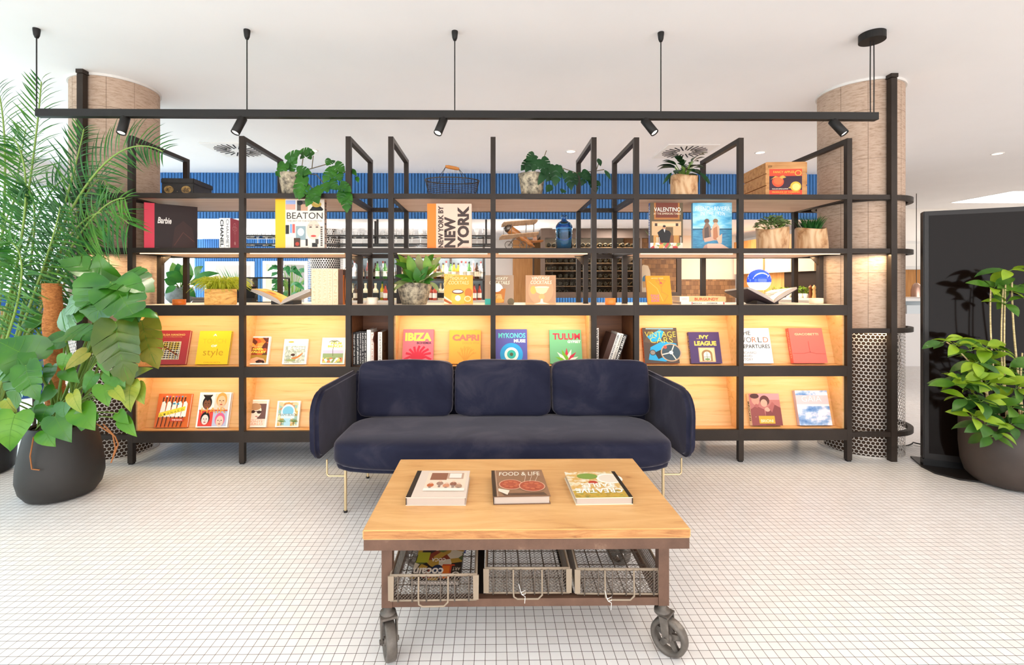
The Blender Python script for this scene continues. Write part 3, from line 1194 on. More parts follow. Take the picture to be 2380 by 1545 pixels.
bks = []
for i, (pxa, pxb, y, lab) in enumerate(((908, 1107, 1.845, 'grey wire drawer basket holding magazines under the coffee table'),
                                        (1128, 1324, 1.885, 'empty grey wire drawer basket, middle one under the coffee table'),
                                        (1340, 1537, 1.875, 'empty grey wire drawer basket beside the turned caster of the coffee table'))):
    x = (at(pxa, 1380, y).x + at(pxb, 1380, y).x) / 2
    if i == 0:
        t = thing('wire_basket', lab, 'basket', (x, y, ZR + .007), (0, 0, .01), 'wire baskets under the table')
        basket_parts(t)
        bks.append(t)
    else:
        bks.append(dup(bks[0], (x, y, ZR + .007), (0, 0, -.01 * i), lab))
# string ties
for i, (px, py, y) in enumerate(((1213, 1375, 1.865), (1413, 1390, 1.855))):
    p = at(px, py, y)
    s = MB().tube([p + Vector((-.012, 0, .03)), p + Vector((-.004, -.004, .0)), p + Vector((.0, -.004, -.008)), p + Vector((.012, -.006, -.014)), p + Vector((.01, -.006, -.04))], .0012, 5)
    s.tube([p + Vector((-.004, -.004, 0)), p + Vector((.014, -.004, .008)), p + Vector((.013, -.004, -.006)), p + Vector((0, -.004, -.008))], .0012, 5)
    tag(s.build('string_tie', M('#e9e2da', .8)), ('white string tied to the middle wire basket handle', 'white string bow tied to the wire basket beside the turned caster')[i], 'string')

# ------------------------------------------------------------------ screen totem
sa, sb = onfloor(2143, 1087), None
sa = Vector((3.375, 3.80, 0))
dr_ = Vector((.90, -.42, 0)).normalized()
nr_ = Vector((-.42, -.90, 0)).normalized()
ang = math.atan2(dr_.y, dr_.x)
tv = thing('screen_totem', 'tall glossy black digital screen totem on a low floor plate', 'screen', (sa.x, sa.y, 0), (0, 0, ang))
SWD, SHT = 1.0, 1.995
MB().box(0, SWD, 0, .07, .06, SHT).build('casing', M('#1f1a18', .35), tv, bevel=.006, bseg=2)
SCR = M('#110906', .09, spec=.13)
MB().box(.035, SWD - .035, -.003, .001, .11, SHT - .035).build('glass_screen', SCR, tv)
pl = [(-.02, -.02), (.02, -.16), (.14, -.24), (SWD - .14, -.24), (SWD, -.16), (SWD + .02, .22), (-.02, .22)]
MB().prism(pl, 2, .0, .012).build('floor_plate', M('#211c1a', .4), tv)
MB().box(0, SWD, .005, .065, .012, .06).build('plinth', M('#0e0c0c', .4), tv)
# cables behind the totem
for k in range(2):
    p = onfloor(2118, 1040 + 6 * k)
    q = [p + Vector((-.12, .1 * k, .012)), p + Vector((0, .0, .012)), p + Vector((.06, .05, .03)), p + Vector((.12, .02, .012)), p + Vector((.24, .06 - .04 * k, .012))]
    tag(MB().tube(bez(q[0], q[1], q[2], 6) + bez(q[2], q[3], q[4], 6)[1:], .006, 6).build('power_cable', M('#d9d4cf' if k else '#2a2725', .5)),
        ('black power cable lying on the floor behind the screen', 'white power cable lying on the floor behind the screen')[k], 'cable')
# ------------------------------------------------------------------ books on the sloping displays
def disp(label, pxl, pxr, pyt, zf, cover, art, T=.026, group='books on the sloping displays', **kw):
    top = (ZB3 if zf == ZB4 else ZB4) - .083 + .052
    L = math.atan((SL_Y1 - SL_Y0) / (top - zf))
    oy, oz = SL_Y0 - .003 - T * math.cos(L), zf + T * math.sin(L) + .001
    xa, xb = at(pxl, CY, oy).x, at(pxr, CY, oy).x
    k = (CY - pyt) / FPX
    H = (EYE + k * oy - oz) / (math.cos(L) - k * math.sin(L))
    return book(label, xb - xa, H, T, cover, art, loc=((xa + xb) / 2, oy, oz), lean=L, group=group, **kw)


def a_red(a):
    a.t('OLGA HANONO', .14, .845, .86, .9, '#e9c26a', .02).t('The Art of Beautiful Living', .22, .79, .78, .825, '#d9a860', .0, .3)
    a.r(.24, .14, .78, .67, '#e8d9b4').r(.26, .155, .76, .655, '#3a2316')
    for i in range(9):
        y = .17 + i * .055
        a.l([(.26, y), (.5, y + .012), (.76, y + .02)], .018, '#e9c94f' if i > 4 else '#f0ece2')
    for i in range(6):
        x = .29 + i * .085
        a.l([(x, .155), (x + .03, .655)], .016, '#efe6cf' if i % 2 else '#e2bf55')
    a.l([(.28, .52), (.74, .26)], .04, '#7a3b1c')


def a_style(a):
    a.t('A', .44, .84, .56, .91, '#fffbe8', .04).t('TOUCH', .14, .62, .86, .76, '#e9b92a', .0).t('OF', .42, .51, .6, .58, '#fffbe8', .03)
    a.t('style', .2, .2, .82, .46, '#c0851c', -.01).t('CARLOS MOTA', .26, .035, .78, .075, '#c58f1f')


def frame(a, m, bg='#fbf3e2'):
    a.r(0, 0, 1, 1, bg).r(.075, .045, .925, .955, m)


def a_napa(a):
    frame(a, photo(['#5e2410', '#c4571f', '#8f3a18', '#e09a3f', '#5b3512', '#d77a2a'], 26, 'voronoi'))
    a.r(.075, .045, .925, .33, '#a9822d').p([(.075, .045), (.925, .045), (.8, .2), (.5, .26), (.2, .18)], '#e2a27a')
    a.p([(.45, .1), (.6, .17), (.8, .14), (.86, .08), (.6, .05)], '#4a1c14').e(.55, .085, .07, .035, '#1e1410').e(.8, .075, .06, .03, '#1e1410')
    a.t('IN THE SPIRIT OF', .25, .615, .7, .64, '#f8e6b0').t('NAPA', .3, .5, .75, .58, '#f4d44c', .04).t('VALLEY', .2, .4, .88, .48, '#f4d44c', .04)


def a_barths(a):
    frame(a, photo(['#b59a6a', '#e8dcc0', '#8f9a86', '#f3e9d4', '#cdb888'], 30))
    a.r(.075, .72, .925, .955, '#b9d2de').e(.3, .88, .12, .035, '#d9b04a').t('ST. BARTHS', .2, .6, .88, .67, '#fffdf4', .04)
    a.p([(.35, .25), (.62, .32), (.8, .45), (.84, .43), (.7, .28), (.45, .16)], '#c47c3e').e(.42, .37, .09, .05, '#4a2c1c').e(.35, .16, .2, .05, '#9aa26a')


def a_palm(a):
    frame(a, '#f5dfd9')
    a.r(.075, .045, .925, .52, '#c9bfd0').r(.075, .045, .925, .4, '#8fa06a')
    a.l([(.5, .3), (.48, .55), (.52, .82)], .02, '#6b5a44')
    for k in range(7):
        t = .3 + k * .42
        a.l([(.52, .82), (.52 + .14 * math.cos(t), .85 + .06 * math.sin(t)), (.52 + .24 * math.cos(t), .8 + .08 * math.sin(t))], .022, '#7b8446')
    a.r(.09, .06, .9, .24, photo(['#e9c55a', '#7f8f4a', '#e0793a', '#f3ecd8', '#5b4030'], 45, 'voronoi'))
    a.t('PALM', .38, .74, .82, .82, '#f0d048', .04).t('BEACH', .26, .63, .86, .71, '#f0d048', .04)


def a_donald(a):
    cs = ['#d7502a', '#c9d6d8', '#b04a86', '#d9b36b', '#a66ba0', '#c5466b', '#6aa0b8', '#cf8f4a']
    for k in range(8):
        x = .17 + k * .095
        a.e(x, .92, .035, .02, cs[k]).l([(x, .9), (x - .01, .8), (x - .015, .6)], .03, '#3b2118').e(x, .86, .022, .03, '#3b2118')
    for k in range(5):
        x = .1 + k * .165
        a.p([(x, .3), (x + .05, .75), (x + .12, .78), (x + .17, .7), (x + .16, .32)], '#f6efe4')
    for k in range(7):
        x = .08 + k * .12
        a.l([(x, .02), (x + .02, .15), (x + .03, .33)], .025, '#3b2118')
    a.r(.48, .68, .56, .73, '#3f8fb0').r(.6, .67, .67, .72, '#3f8fb0')
    a.p([(.1, .3), (.88, .5), (.88, .63), (.1, .43)], '#f3d93a')
    for i, ch in enumerate("D'ONALD"):
        x = .14 + i * .105
        y = .33 + i * .028
        a.t(ch, x, y, x + .06, y + .055, '#6b5a1f')
    a.r(.46, .18, .88, .27, '#d2432b').t('THE BOOK', .52, .205, .84, .245, '#fff1e0', .02)


def face(a, x, y, s, skin, hair, side=0):
    a.e(x, y + .02 * s, .13 * s, .16 * s, hair).e(x, y - .02 * s, .1 * s, .13 * s, skin)
    for q in (-1, 1):
        a.e(x + q * .042 * s, y + .0 * s, .018 * s, .010 * s, '#2a1a16')
    a.e(x, y - .085 * s, .035 * s, .012 * s, '#a5413c').l([(x, y + .0), (x + .012 * s, y - .05 * s), (x - .01 * s, y - .055 * s)], .008, '#7a4a38')


def a_hair(a):
    a.r(0, 0, 1, 1, '#fdf7ee').r(.05, .03, .95, .97, '#e9e2dc')
    a.r(.05, .03, .5, .48, '#e0483c').r(.5, .03, .95, .48, '#bcc2d8').r(.5, .5, .95, .97, '#d8c8b4')
    face(a, .27, .68, 1.15, '#7a4a30', '#20140f')
    for k in range(7):
        a.l([(.27, .76), (.13 + .047 * k, .93)], .035, '#20140f')
    face(a, .72, .76, 1.3, '#e8b48c', '#d39a4e')
    face(a, .27, .24, 1.1, '#f0d8cc', '#1b1513')
    face(a, .74, .2, 1.2, '#f1c4ac', '#e8628c')
    a.r(.05, .46, .95, .5, '#c95a3c').t('HAIR', .12, .4, .9, .56, '#f4a63a', -.01)


def a_monte(a):
    frame(a, '#e8d2bd')
    a.r(.55, .3, .925, .85, '#6b4a42').e(.45, .58, .27, .25, '#f1dcc8').e(.42, .74, .27, .13, '#b58a62')
    a.r(.18, .56, .75, .585, '#4a2a20').e(.34, .56, .1, .055, '#3a211b').e(.62, .545, .1, .055, '#3a211b').e(.52, .39, .06, .018, '#b05a50')
    a.p([(.075, .045), (.075, .3), (.3, .38), (.6, .3), (.925, .2), (.925, .045)], '#f0dcc8')
    a.t('IN THE SPIRIT OF', .2, .255, .8, .28, '#c45a3a').t('MONTE', .16, .17, .84, .24, '#d98a5a', .0).t('CARLO', .16, .08, .84, .15, '#d98a5a', .0)


def a_miami(a):
    frame(a, photo(['#c9a24a', '#e9d8a8', '#8fb0a0', '#d7b98a', '#b98a5a'], 40, 'voronoi'))
    a.e(.5, .57, .3, .3, '#eaf1ec').e(.5, .6, .24, .2, '#79bcd6').r(.2, .33, .8, .5, '#cfe3e2').r(.36, .045, .64, .33, '#a9d3e2')
    a.t('MIAMI BEACH', .1, .42, .9, .51, '#4a5a62', .0).e(.5, .9, .2, .03, '#c58a4a')
    for px_ in (.25, .78):
        for k in range(9):
            t = k * .35
            a.l([(px_, .2), (px_ + .19 * math.cos(t), .2 + .1 * math.sin(t) * 1.1)], .02, '#5b7f3a')
        a.l([(px_, .06), (px_, .2)], .03, '#6a5a3a')


def a_striped(a):
    frame(a, photo(['#d9503a', '#3f78b0', '#f0d9b0', '#5a8f6a'], 30, 'voronoi'))


def sun_rays(a, cx, cy, n, rx, ry, m, w=.05, a0=0.15, a1=PI - .15):
    for k in range(n):
        t = a0 + (a1 - a0) * k / (n - 1)
        p, q = (cx, cy), (cx + rx * math.cos(t), cy + ry * math.sin(t))
        nx, ny = -math.sin(t) * w, math.cos(t) * w
        mx, my = (p[0] + q[0]) / 2, (p[1] + q[1]) / 2
        a.p([p, (mx + nx, my + ny), q, (mx - nx, my - ny)], m)


def a_ibiza(a):
    a.t('IBIZA', .07, .66, .93, .9, '#f3cf5a', .05).t('BOHEMIA', .46, .57, .93, .635, '#3a1c3c', .035)
    for k in range(9):
        t = .0 + PI * k / 8
        q = [(.5, .12), (.5 + .26 * math.cos(t), .2 + .2 * math.sin(t)), (.5 + .44 * math.cos(t) + .05 * math.sin(t), .12 + .4 * math.sin(t) ** .8 if math.sin(t) > 0 else .12)]
        a.l(q, .075, '#d8263c')
    a.e(.5, .14, .16, .09, '#d8263c')


def a_capri(a):
    a.t('CAPRI', .1, .68, .95, .87, '#e8705a', .05).t('DOLCE VITA', .42, .58, .95, .645, '#dd9a3c', .035)
    for t in (.5, .9, 1.3, 1.7, 2.1, 2.6):
        q = (.52 + .3 * math.cos(t), .18 + .34 * math.sin(t))
        a.l([(.52, .05), (.52 + .12 * math.cos(t), .2), q], .035, '#e09a34').l([(.52 + .2 * math.cos(t), .18 + .2 * math.sin(t)), (q[0] + .07, q[1] - .02)], .028, '#e09a34')


def a_mykonos(a):
    a.t('MYKONOS', .09, .74, .95, .89, '#63cfd0', .025).t('MUSE', .58, .61, .95, .71, '#fbf6ea', .045)
    for r, c in ((.36, '#2fa2dc'), (.22, '#fbf3e4'), (.14, '#35b8a4'), (.055, '#5a5c3a')):
        a.e(.5, .27, r, r * a.W / a.H, c, 40)


def a_tulum(a):
    a.t('TULUM', .1, .7, .96, .89, '#cf2f45', .03).t('GYPSET', .56, .6, .97, .68, '#fbf6ea', .04)
    for (t, L, c) in ((PI / 2, .42, '#cf2f45'), (PI / 2 + .35, .4, '#7cb82a'), (PI / 2 - .35, .4, '#f7f0dc'), (PI / 2 + .75, .4, '#f7f0dc'), (PI / 2 - .75, .4, '#cf2f45'),
                      (PI / 2 + 1.15, .36, '#7cb82a'), (PI / 2 - 1.15, .36, '#f7f0dc'), (PI / 2, .2, '#7cb82a')):
        b = (.52, .06)
        q = (b[0] + L * 1.1 * math.cos(t), b[1] + L * math.sin(t) * .95)
        m = ((b[0] + q[0]) / 2, (b[1] + q[1]) / 2)
        n = (-math.sin(t) * .055, math.cos(t) * .045)
        a.p([b, (m[0] - n[0], m[1] - n[1]), q, (m[0] + n[0], m[1] + n[1])], c)


def a_cars(a):
    a.r(0, 0, 1, 1, '#4e4038').p([(0, .6), (.3, .98), (.9, .98), (1, .6), (.6, .5)], '#5d4c3e')
    a.p([(.12, .75), (.5, .95), (.62, .9), (.5, .62), (.25, .6)], '#2a9fd0').r(.1, .96, .9, .985, '#8fb8c4')
    a.p([(.12, .1), (.2, .45), (.55, .62), (.95, .55), (.98, .2), (.6, .05)], '#2b9ccb').p([(.3, .3), (.6, .42), (.62, .2), (.4, .12)], '#2a2624')
    a.e(.25, .3, .09, .08, '#3a332e').e(.25, .3, .07, .06, '#8f8378')
    a.e(.78, .3, .3, .25, '#b99a7a', 30).e(.78, .3, .265, .22, '#3a4a54', 30)
    for t in (1.2, 3.4, 5.2):
        a.l([(.78, .3), (.78 + .27 * math.cos(t), .3 + .22 * math.sin(t))], .03, '#d8cec2')
    a.e(.78, .3, .06, .05, '#e4dbd0').e(.62, .45, .05, .045, '#d94f3a')
    a.t('VINTAGE', .06, .74, .96, .89, '#e8c84e', -.012).t('CARS', .2, .57, .86, .73, '#e8c84e', -.012)


def a_ivy(a):
    a.t('IVY', .34, .78, .66, .9, '#e6c258', .05).t('THE', .24, .77, .32, .795, '#e6c258').t('LEAGUE', .16, .56, .88, .71, '#e6c258', .05)
    a.r(.27, .04, .8, .5, '#cba878').r(.3, .07, .77, .48, '#e2c494')
    a.e(.535, .3, .17, .13, '#9b7448').r(.365, .07, .705, .3, '#9b7448').e(.535, .27, .11, .1, '#efe6cc').r(.425, .09, .645, .27, '#efe6cc')
    a.l([(.535, .09), (.535, .36)], .012, '#4a3a26').l([(.43, .2), (.64, .2)], .012, '#4a3a26').e(.535, .13, .09, .03, '#6f8a4a')


def a_world(a):
    a.r(0, 0, 1, 1, '#fdf6ee').t('THE', .08, .8, .42, .92, '#3a2f2a', .01).t('WO', .03, .59, .42, .74, '#3a2f2a', -.005)
    a.t('R', .44, .59, .58, .74, '#c5653a').t('L', .62, .59, .74, .74, '#3a2f2a').t('D', .78, .59, .94, .74, '#c5653a')
    a.t('DEPARTURES', .04, .42, .96, .53, '#2b2623', .012)
    a.t('RICHARD', .08, .26, .52, .33, '#5a463a', -.008).t('DAVID', .08, .17, .38, .235, '#5a463a', -.008).t('STORY', .08, .07, .4, .14, '#5a463a', -.008)


def a_coral(a):
    a.t('GIACOBETTI', .16, .79, .86, .855, '#f3c79a', .01)
    a.l([(.53, .62), (.53, .42), (.535, .31)], .014, '#c9473a').l([(.02, .27), (.35, .27), (.53, .31), (.7, .265), (.98, .255)], .010, '#a8402f')
    a.e(.535, .31, .012, .01, '#6b2a20')


def a_brioni(a):
    a.r(0, 0, 1, 1, '#b06a64').r(.3, .8, 1, 1, '#d98a8c')
    a.p([(.0, .0), (.0, .5), (.2, .62), (.45, .5), (.5, 0)], '#8a4440').p([(.45, 0), (.5, .5), (.75, .68), (1, .55), (1, 0)], '#7c3a38')
    a.e(.2, .8, .13, .16, '#c98c78').e(.18, .92, .15, .08, '#4a2622').e(.5, .78, .16, .16, '#5a2e28').e(.47, .7, .11, .12, '#d09a84').e(.56, .5, .09, .07, '#cf9a86')
    a.p([(.6, .55), (.74, .74), (.82, .66), (.7, .4)], '#a45a55').p([(.12, .6), (.24, .55), (.3, .64), (.2, .68)], '#a45a55')
    for q in (.15, .25, .6):
        a.e(q, .3 - q * .2, .012, .01, '#e0b8a8')
    a.r(.24, .06, .76, .3, '#c9a02f').t('BRIONI', .3, .1, .7, .19, '#f7edc8', .0)


CLOUD = noise_mat('printed_clouds', [(.36, '#4b78b4'), (.46, '#8fa9cc'), (.54, '#e4dde4'), (.66, '#f6eef0')], 7, (1, 1, 1.6), 5, .4)


def a_gaia(a):
    a.r(0, 0, 1, 1, '#dcb9bd').r(0, 0, 1, .55, CLOUD).r(0, .86, 1, 1, CLOUD).r(.0, .55, 1, .6, '#efdcdc')
    a.t('GAIA', .18, .68, .78, .84, '#fdf6f4', -.02)


D4, D5 = ZB4, ZB5
disp('red book with gold title and lattice picture on the upper display', 353, 430, 767, D4, '#a83236', a_red, pages=M('#d9b49c', .8), spine='#97282d')
disp('bright yellow book on the upper display next to the red one', 453, 528, 768, D4, '#f0c92a', a_style)
disp('white edged guide with vineyard picture and yellow lettering', 567, 622, 781, D4, '#f8efdd', a_napa, T=.02, group='slim illustrated guides')
disp('white edged guide with a sunbather on the sand', 655, 711, 787, D4, '#f8efdd', a_barths, T=.02, group='slim illustrated guides')
disp('white edged guide with a palm tree over a garden party', 744, 800, 784, D4, '#f8efdd', a_palm, T=.02, group='slim illustrated guides')
disp('orange book with lined up figures and a yellow banner', 357, 434, 913, D5, '#d9682a', a_donald, pages=M('#f3e0d4', .8))
disp('white book with four hairstyle portraits on the lower display', 454, 528, 910, D5, '#fdf7ee', a_hair)
disp('white edged guide with a woman in round sunglasses', 566, 618, 927, D5, '#f8efdd', a_monte, T=.02, group='slim illustrated guides')
disp('white edged guide with palms round a blue pool', 639, 693, 930, D5, '#f8efdd', a_miami, T=.02, group='slim illustrated guides')
disp('white edged guide half hidden behind the sofa arm', 721, 775, 931, D5, '#f8efdd', a_striped, T=.02, group='slim illustrated guides')
TR = dict(group='cloth bound travel books')
disp('pink travel book with large yellow title and red fronds', 934, 1006, 765, D4, '#e86f78', a_ibiza, spine='#d9505c', **TR)
disp('orange yellow travel book with coral red title', 1043, 1117, 767, D4, '#efa83c', a_capri, spine='#e09a34', **TR)
disp('violet blue travel book with a blue and white eye emblem', 1152, 1226, 765, D4, '#5a59a4', a_mykonos, spine='#4a4894', **TR)
disp('green travel book with red title and leaf flame emblem', 1279, 1354, 766, D4, '#76b983', a_tulum, spine='#65a873', **TR)
disp('dark book with a turquoise dashboard and steering wheel', 1499, 1580, 762, D4, '#c8622c', a_cars, T=.034, spine_text=[('VINTAGE CARS', .2, .15, .8, .9, '#5a2c14')])
disp('purple book with gold lettering and a stone archway picture', 1607, 1679, 772, D4, '#4c3560', a_ivy, T=.03, spine_text=[('THE IVY LEAGUE', .2, .15, .8, .9, '#d8b85a')])
disp('white book with black and orange title lettering behind the post', 1721, 1798, 763, D4, '#fdf6ee', a_world, T=.034, spine_text=[('THE WORLD DEPARTURES', .25, .3, .75, .95, '#6a5a4e')])
disp('coral red book with small gold title', 1845, 1924, 763, D4, '#e5685a', a_coral, T=.042, spine_text=[('GIACOBETTI', .3, .15, .7, .9, '#f3b79a')])
disp('book with two men in suits and a gold plate on the lower display', 1749, 1820, 916, D5, '#f3ebe0', a_brioni, T=.04, spine='#f6efdd', spine_text=[('BRIONI', .2, .15, .8, .75, '#4a4a3a')])
disp('pale pink and blue cloud picture book on the lower display', 1859, 1935, 909, D5, '#d9bfc6', a_gaia, T=.034, spine='#c9b4c0')

# ------------------------------------------------------------------ large books standing on the second shelf
ZS = ZB2 - .003 + .0005


def stand(label, pxl, pxr, pyt, y, z, T, cover, art, yaw=0.0, lean=0.0, **kw):
    p, q = at(pxl, pyt, y), at(pxr, pyt, y)
    return book(label, (q.x - p.x), p.z - z, T, cover, art, loc=((p.x + q.x) / 2, y, z), yaw=yaw, lean=lean, **kw)


def a_doll(a):
    a.r(0, 0, .185, 1, '#ee4058').r(.185, 0, 1, 1, '#2a1512')
    a.t('Barbie', .24, .57, .5, .71, '#fbf4ee', .03, .25).t('ASSOULINE', .2, .025, .34, .037, '#d8cfc8')
    a.p([(.5, .0), (.56, .5), (.72, .66), (.9, .5), (.98, 0)], '#3b201a')   # plain dark drapery
    a.l([(.55, .1), (.72, .4), (.94, .2)], .02, '#5a3228')


pl_ = at(335, 470, 3.985)
book('black and pink square book standing at an angle on the second shelf', .370, pl_.z - ZS, .05, '#2a1512', a_doll,
     loc=(pl_.x + .185 * math.cos(.68), 3.985 + .185 * math.sin(.68), ZS), yaw=.68, group='large picture books', spine='#ee4058')


def a_beaton(a):
    a.r(0, 0, .205, 1, '#f3bb22').r(.205, 0, 1, 1, '#ecdccd')
    g = photo(['#2b2523', '#8a7a70', '#d8c8b8', '#b5653c'], 24)
    a.r(.21, .79, .41, .98, '#9aa8d0').r(.21, .79, .41, .9, '#d9a08c').r(.44, .77, .66, .98, '#5a5048').r(.52, .77, .66, .9, '#c99a7c').e(.5, .93, .06, .05, '#1d1a19')
    a.p([(.69, .77), (.76, .86), (.9, .88), (.98, .8), (.96, .77)], '#1d1a19').e(.84, .9, .1, .06, '#c9a24a').e(.85, .93, .06, .03, '#e0c27a')
    a.t('BEATON', .235, .605, .965, .735, '#2a2320', .0).t('THE ART OF THE SCRAPBOOK', .24, .55, .96, .578, '#9a8a7c', .01)
    a.r(.21, .3, .28, .48, '#2a2724').r(.3, .32, .34, .5, '#7aa0cc').r(.35, .32, .4, .5, '#d9605a').r(.42, .18, .62, .46, '#8fa0a4').e(.52, .34, .07, .08, '#c8d0d0')
    a.e(.78, .38, .14, .19, '#efc4ae', 26).e(.72, .44, .03, .012, '#3a2a26').e(.85, .44, .03, .012, '#3a2a26').e(.78, .26, .055, .02, '#c8423a').l([(.68, .475), (.76, .48)], .008, '#5a3a30').l([(.81, .48), (.89, .475)], .008, '#5a3a30')
    a.r(.21, .03, .34, .24, '#dcd0c4').r(.38, .04, .51, .22, '#4a3428').e(.45, .1, .04, .04, '#b8402e').r(.62, .06, .66, .2, '#3a3230').r(.75, .04, .86, .12, '#24201e')
    a.r(.82, .1, .88, .2, '#4a4440')
    for k in range(9):
        a.r(.925, .06 + k * .045, .965, .09 + k * .045, '#5a504a')
    a.t('ASSOULINE', .52, .02, .68, .035, '#6a5a50')


stand('big scrapbook style book with a yellow band under the trailing plant', 640, 754, 463, 3.98, ZS, .055, '#ecdccd', a_beaton, spine_right=True, spine='#b98d70',
      group='large picture books', spine_text=[('BEATON', .15, .1, .85, .95, '#3a2a22')], spine_bold=.03)


def a_ny(a):
    a.r(0, 0, .2, 1, '#f47b26').r(.2, 0, 1, 1, '#e3bba5')
    a.t('NEW YORK BY', .245, .03, .365, .95, '#41302a', .045, 0, 90).t('NEW', .385, .03, .64, .71, '#41302a', .05, 0, 90).t('YORK', .68, .03, .945, .95, '#41302a', .05, 0, 90)
    a.t('ASSOULINE', .78, .03, .93, .045, '#6a4a3c')


stand('large orange and tan book with giant sideways letters', 993, 1096, 473, 3.97, ZS, .06, '#e3bba5', a_ny, group='large picture books', spine='#f47b26')


def a_val(a):
    a.r(0, 0, 1, 1, '#5a4a32').r(.12, .64, .9, 1, '#a86a32').r(.17, .68, .85, 1, '#6b2f1c').r(.05, .3, .95, .6, '#c9a276').r(.1, .5, .9, .56, '#dcbb90')
    a.r(.14, .5, .22, .56, '#4a342a').r(.78, .5, .86, .56, '#4a342a').r(.38, .3, .7, .48, '#6a5236').r(.1, .1, .92, .3, '#7a4a2a').r(.1, .1, .25, .3, '#c08a4a').r(.72, .1, .88, .3, '#b5803f')
    a.p([(.22, .36), (.36, .44), (.44, .42), (.58, .4), (.64, .34), (.58, .14), (.34, .14)], '#1d1918').e(.43, .47, .045, .04, '#c98f6a').e(.43, .495, .045, .025, '#2a201c').p([(.41, .43), (.46, .43), (.44, .36)], '#efe6dc')
    a.r(0, 0, 1, .14, photo(['#d8c8b0', '#c0392f', '#e0a04a', '#7a8f4a', '#efe6da', '#a8354f'], 34, 'voronoi'))
    for x in (.2, .26, .93):
        a.r(x, .1, x + .018, .26, '#f3ead8')
    a.t('VALENTINO', .12, .81, .93, .9, '#f3e9d8', .005).t('AT THE EMPERORS TABLE', .1, .745, .93, .785, '#e6d2b0', .0)


stand('dark red and gold book with a man in black at a laid table', 1511, 1587, 471, 4.0, ZS, .04, '#5a4a32', a_val, group='large picture books', spine='#2c4f9a', spine_text=[('VALENTINO', .2, .3, .8, .95, '#e8edf4')], yaw=0)


def a_riv(a):
    a.r(0, 0, 1, 1, photo(['#2f8fc0', '#5fb4d6', '#a9d6e4', '#3f9fca'], 6, 'noise', (1, 1, 3))).r(0, 0, 1, .44, photo(['#1f5f86', '#2f7fa2', '#4a97b4'], 18, 'noise', (1, 1, 4))).r(0, .425, 1, .45, '#2b4f62')
    a.p([(.3, 0), (.38, .13), (.72, .13), (.98, 0)], '#e0b49c').p([(.24, 0), (.3, .09), (.36, .12), (.38, .0)], '#b98e7e')
    for (x, c, s) in ((.36, '#8a6a58', 1), (.58, '#d9a88a', -1)):
        a.e(x, .61, .065, .05, '#6a5244' if s > 0 else '#8a6a4e').p([(x - .03, .58), (x + .03, .58), (x + .1 * 1, .48), (x + .1, .2), (x - .1, .2), (x - .12, .4)], c)
        a.p([(x - .06, .45), (x + .04, .5), (x + .07, .2), (x - .06, .22)], '#5a4a44' if s > 0 else '#b3734f')
    a.p([(.28, .24), (.5, .28), (.55, .2), (.3, .16)], '#caa08a').p([(.6, .24), (.75, .34), (.74, .14), (.66, .13)], '#dcb094')
    a.t('FRENCH RIVIERA', .07, .83, .95, .92, '#eef6f8', -.005).t('IN THE 1920s', .2, .73, .82, .81, '#eef6f8', -.005)


stand('sea blue book with two bathers seated on a jetty', 1611, 1700, 471, 4.02, ZS, .035, '#2f7fa2', a_riv, group='large picture books', yaw=-.05)


def spine_out(label, px_r, T, y, z, H, W, cover, col='#f2ece2', text=None, side=None, spine=None, group=None, bold=.02, tb=(.2, .12, .8, .92), name='book', roll=0.0, x=None, rot=None, loc=None):
    """a book standing with its spine to the room; px_r is its right edge"""
    xr = at(px_r, CY, y).x if x is None else x
    o = book(label, W, H, T, cover, side, spine=spine, loc=loc or (xr, y + W / 2, z), rot=rot or (0, 0, PI / 2), group=group,
             spine_text=[(text, *tb, col)] if text else None, spine_bold=bold)
    return o


def a_jewel(a):
    a.r(0, 0, 1, 1, '#b72f4a')
    for (x, y, r) in ((.35, .8, .09), (.25, .68, .08), (.45, .68, .08), (.35, .56, .07)):
        a.e(x, y, r, r * .8, '#e08a90').e(x, y, r * .7, r * .56, '#b72f4a')
    a.l([(.35, .5), (.35, .25)], .02, '#e08a90').e(.35, .2, .06, .06, '#e8a8a8')


spine_out('white book with a black vertical name on its spine beside the red one', 521.6, .0415, 3.975, ZS, .247, .20, '#f3efe9', '#1d1b1a', 'CHANEL', spine='#f3efe9', bold=.03, tb=(.2, .06, .85, .95), group='paired fashion books')
spine_out('white spined book with a crimson cover and jewel drawing', 535, .0435, 3.975, ZS, .247, .20, '#f0ebe5', '#3a3634', 'CHAUMET', side=a_jewel, spine='#f0ebe5', bold=0, tb=(.25, .04, .75, .96), group='paired fashion books')

# ------------------------------------------------------------------ cream volumes on the counter
ZC = ZB3 + .0005
CREAMB = '#ecd0ac'
for i, (pr, tx, w) in enumerate(((736, 'EGYPT', 'first of five, nearest the open book'), (748.3, 'MANTAINS', 'second of five from the open book'), (760.6, 'GUATAULTS', 'middle one of the five'),
                                 (773, 'OTHONAC', 'fourth of five, next to the last'), (785.6, 'VENIS', 'last of five beside the orange book'))):
    spine_out('tall cream volume with embossed spine, ' + w, pr, .0422, 4.0, ZC, .292, .235, CREAMB, '#d9b98e', tx, group='tall cream volumes', bold=-.005, tb=(.22, .05, .78, .95))


def a_orange(a):
    a.r(0, 0, 1, 1, '#e07a22').e(.3, .5, .2, .5, '#5a2a14').e(.4, .45, .2, .42, '#e8862a').r(0, .85, 1, 1, '#4a2a1c')


spine_out('orange and brown book at the end of the cream volumes', 797, .032, 4.01, ZC, .285, .24, '#7a3f1f', side=a_orange, spine='#5c3320')

# ------------------------------------------------------------------ three cocktail books and the orange one
def script(a, l1, l2, y1=.86, col='#fbf3d8'):
    a.t(l1, .2, y1, .8, y1 + .1, col, .0, .2).t(l2, .16, y1 - .15, .86, y1 - .03, col, .0, .2)


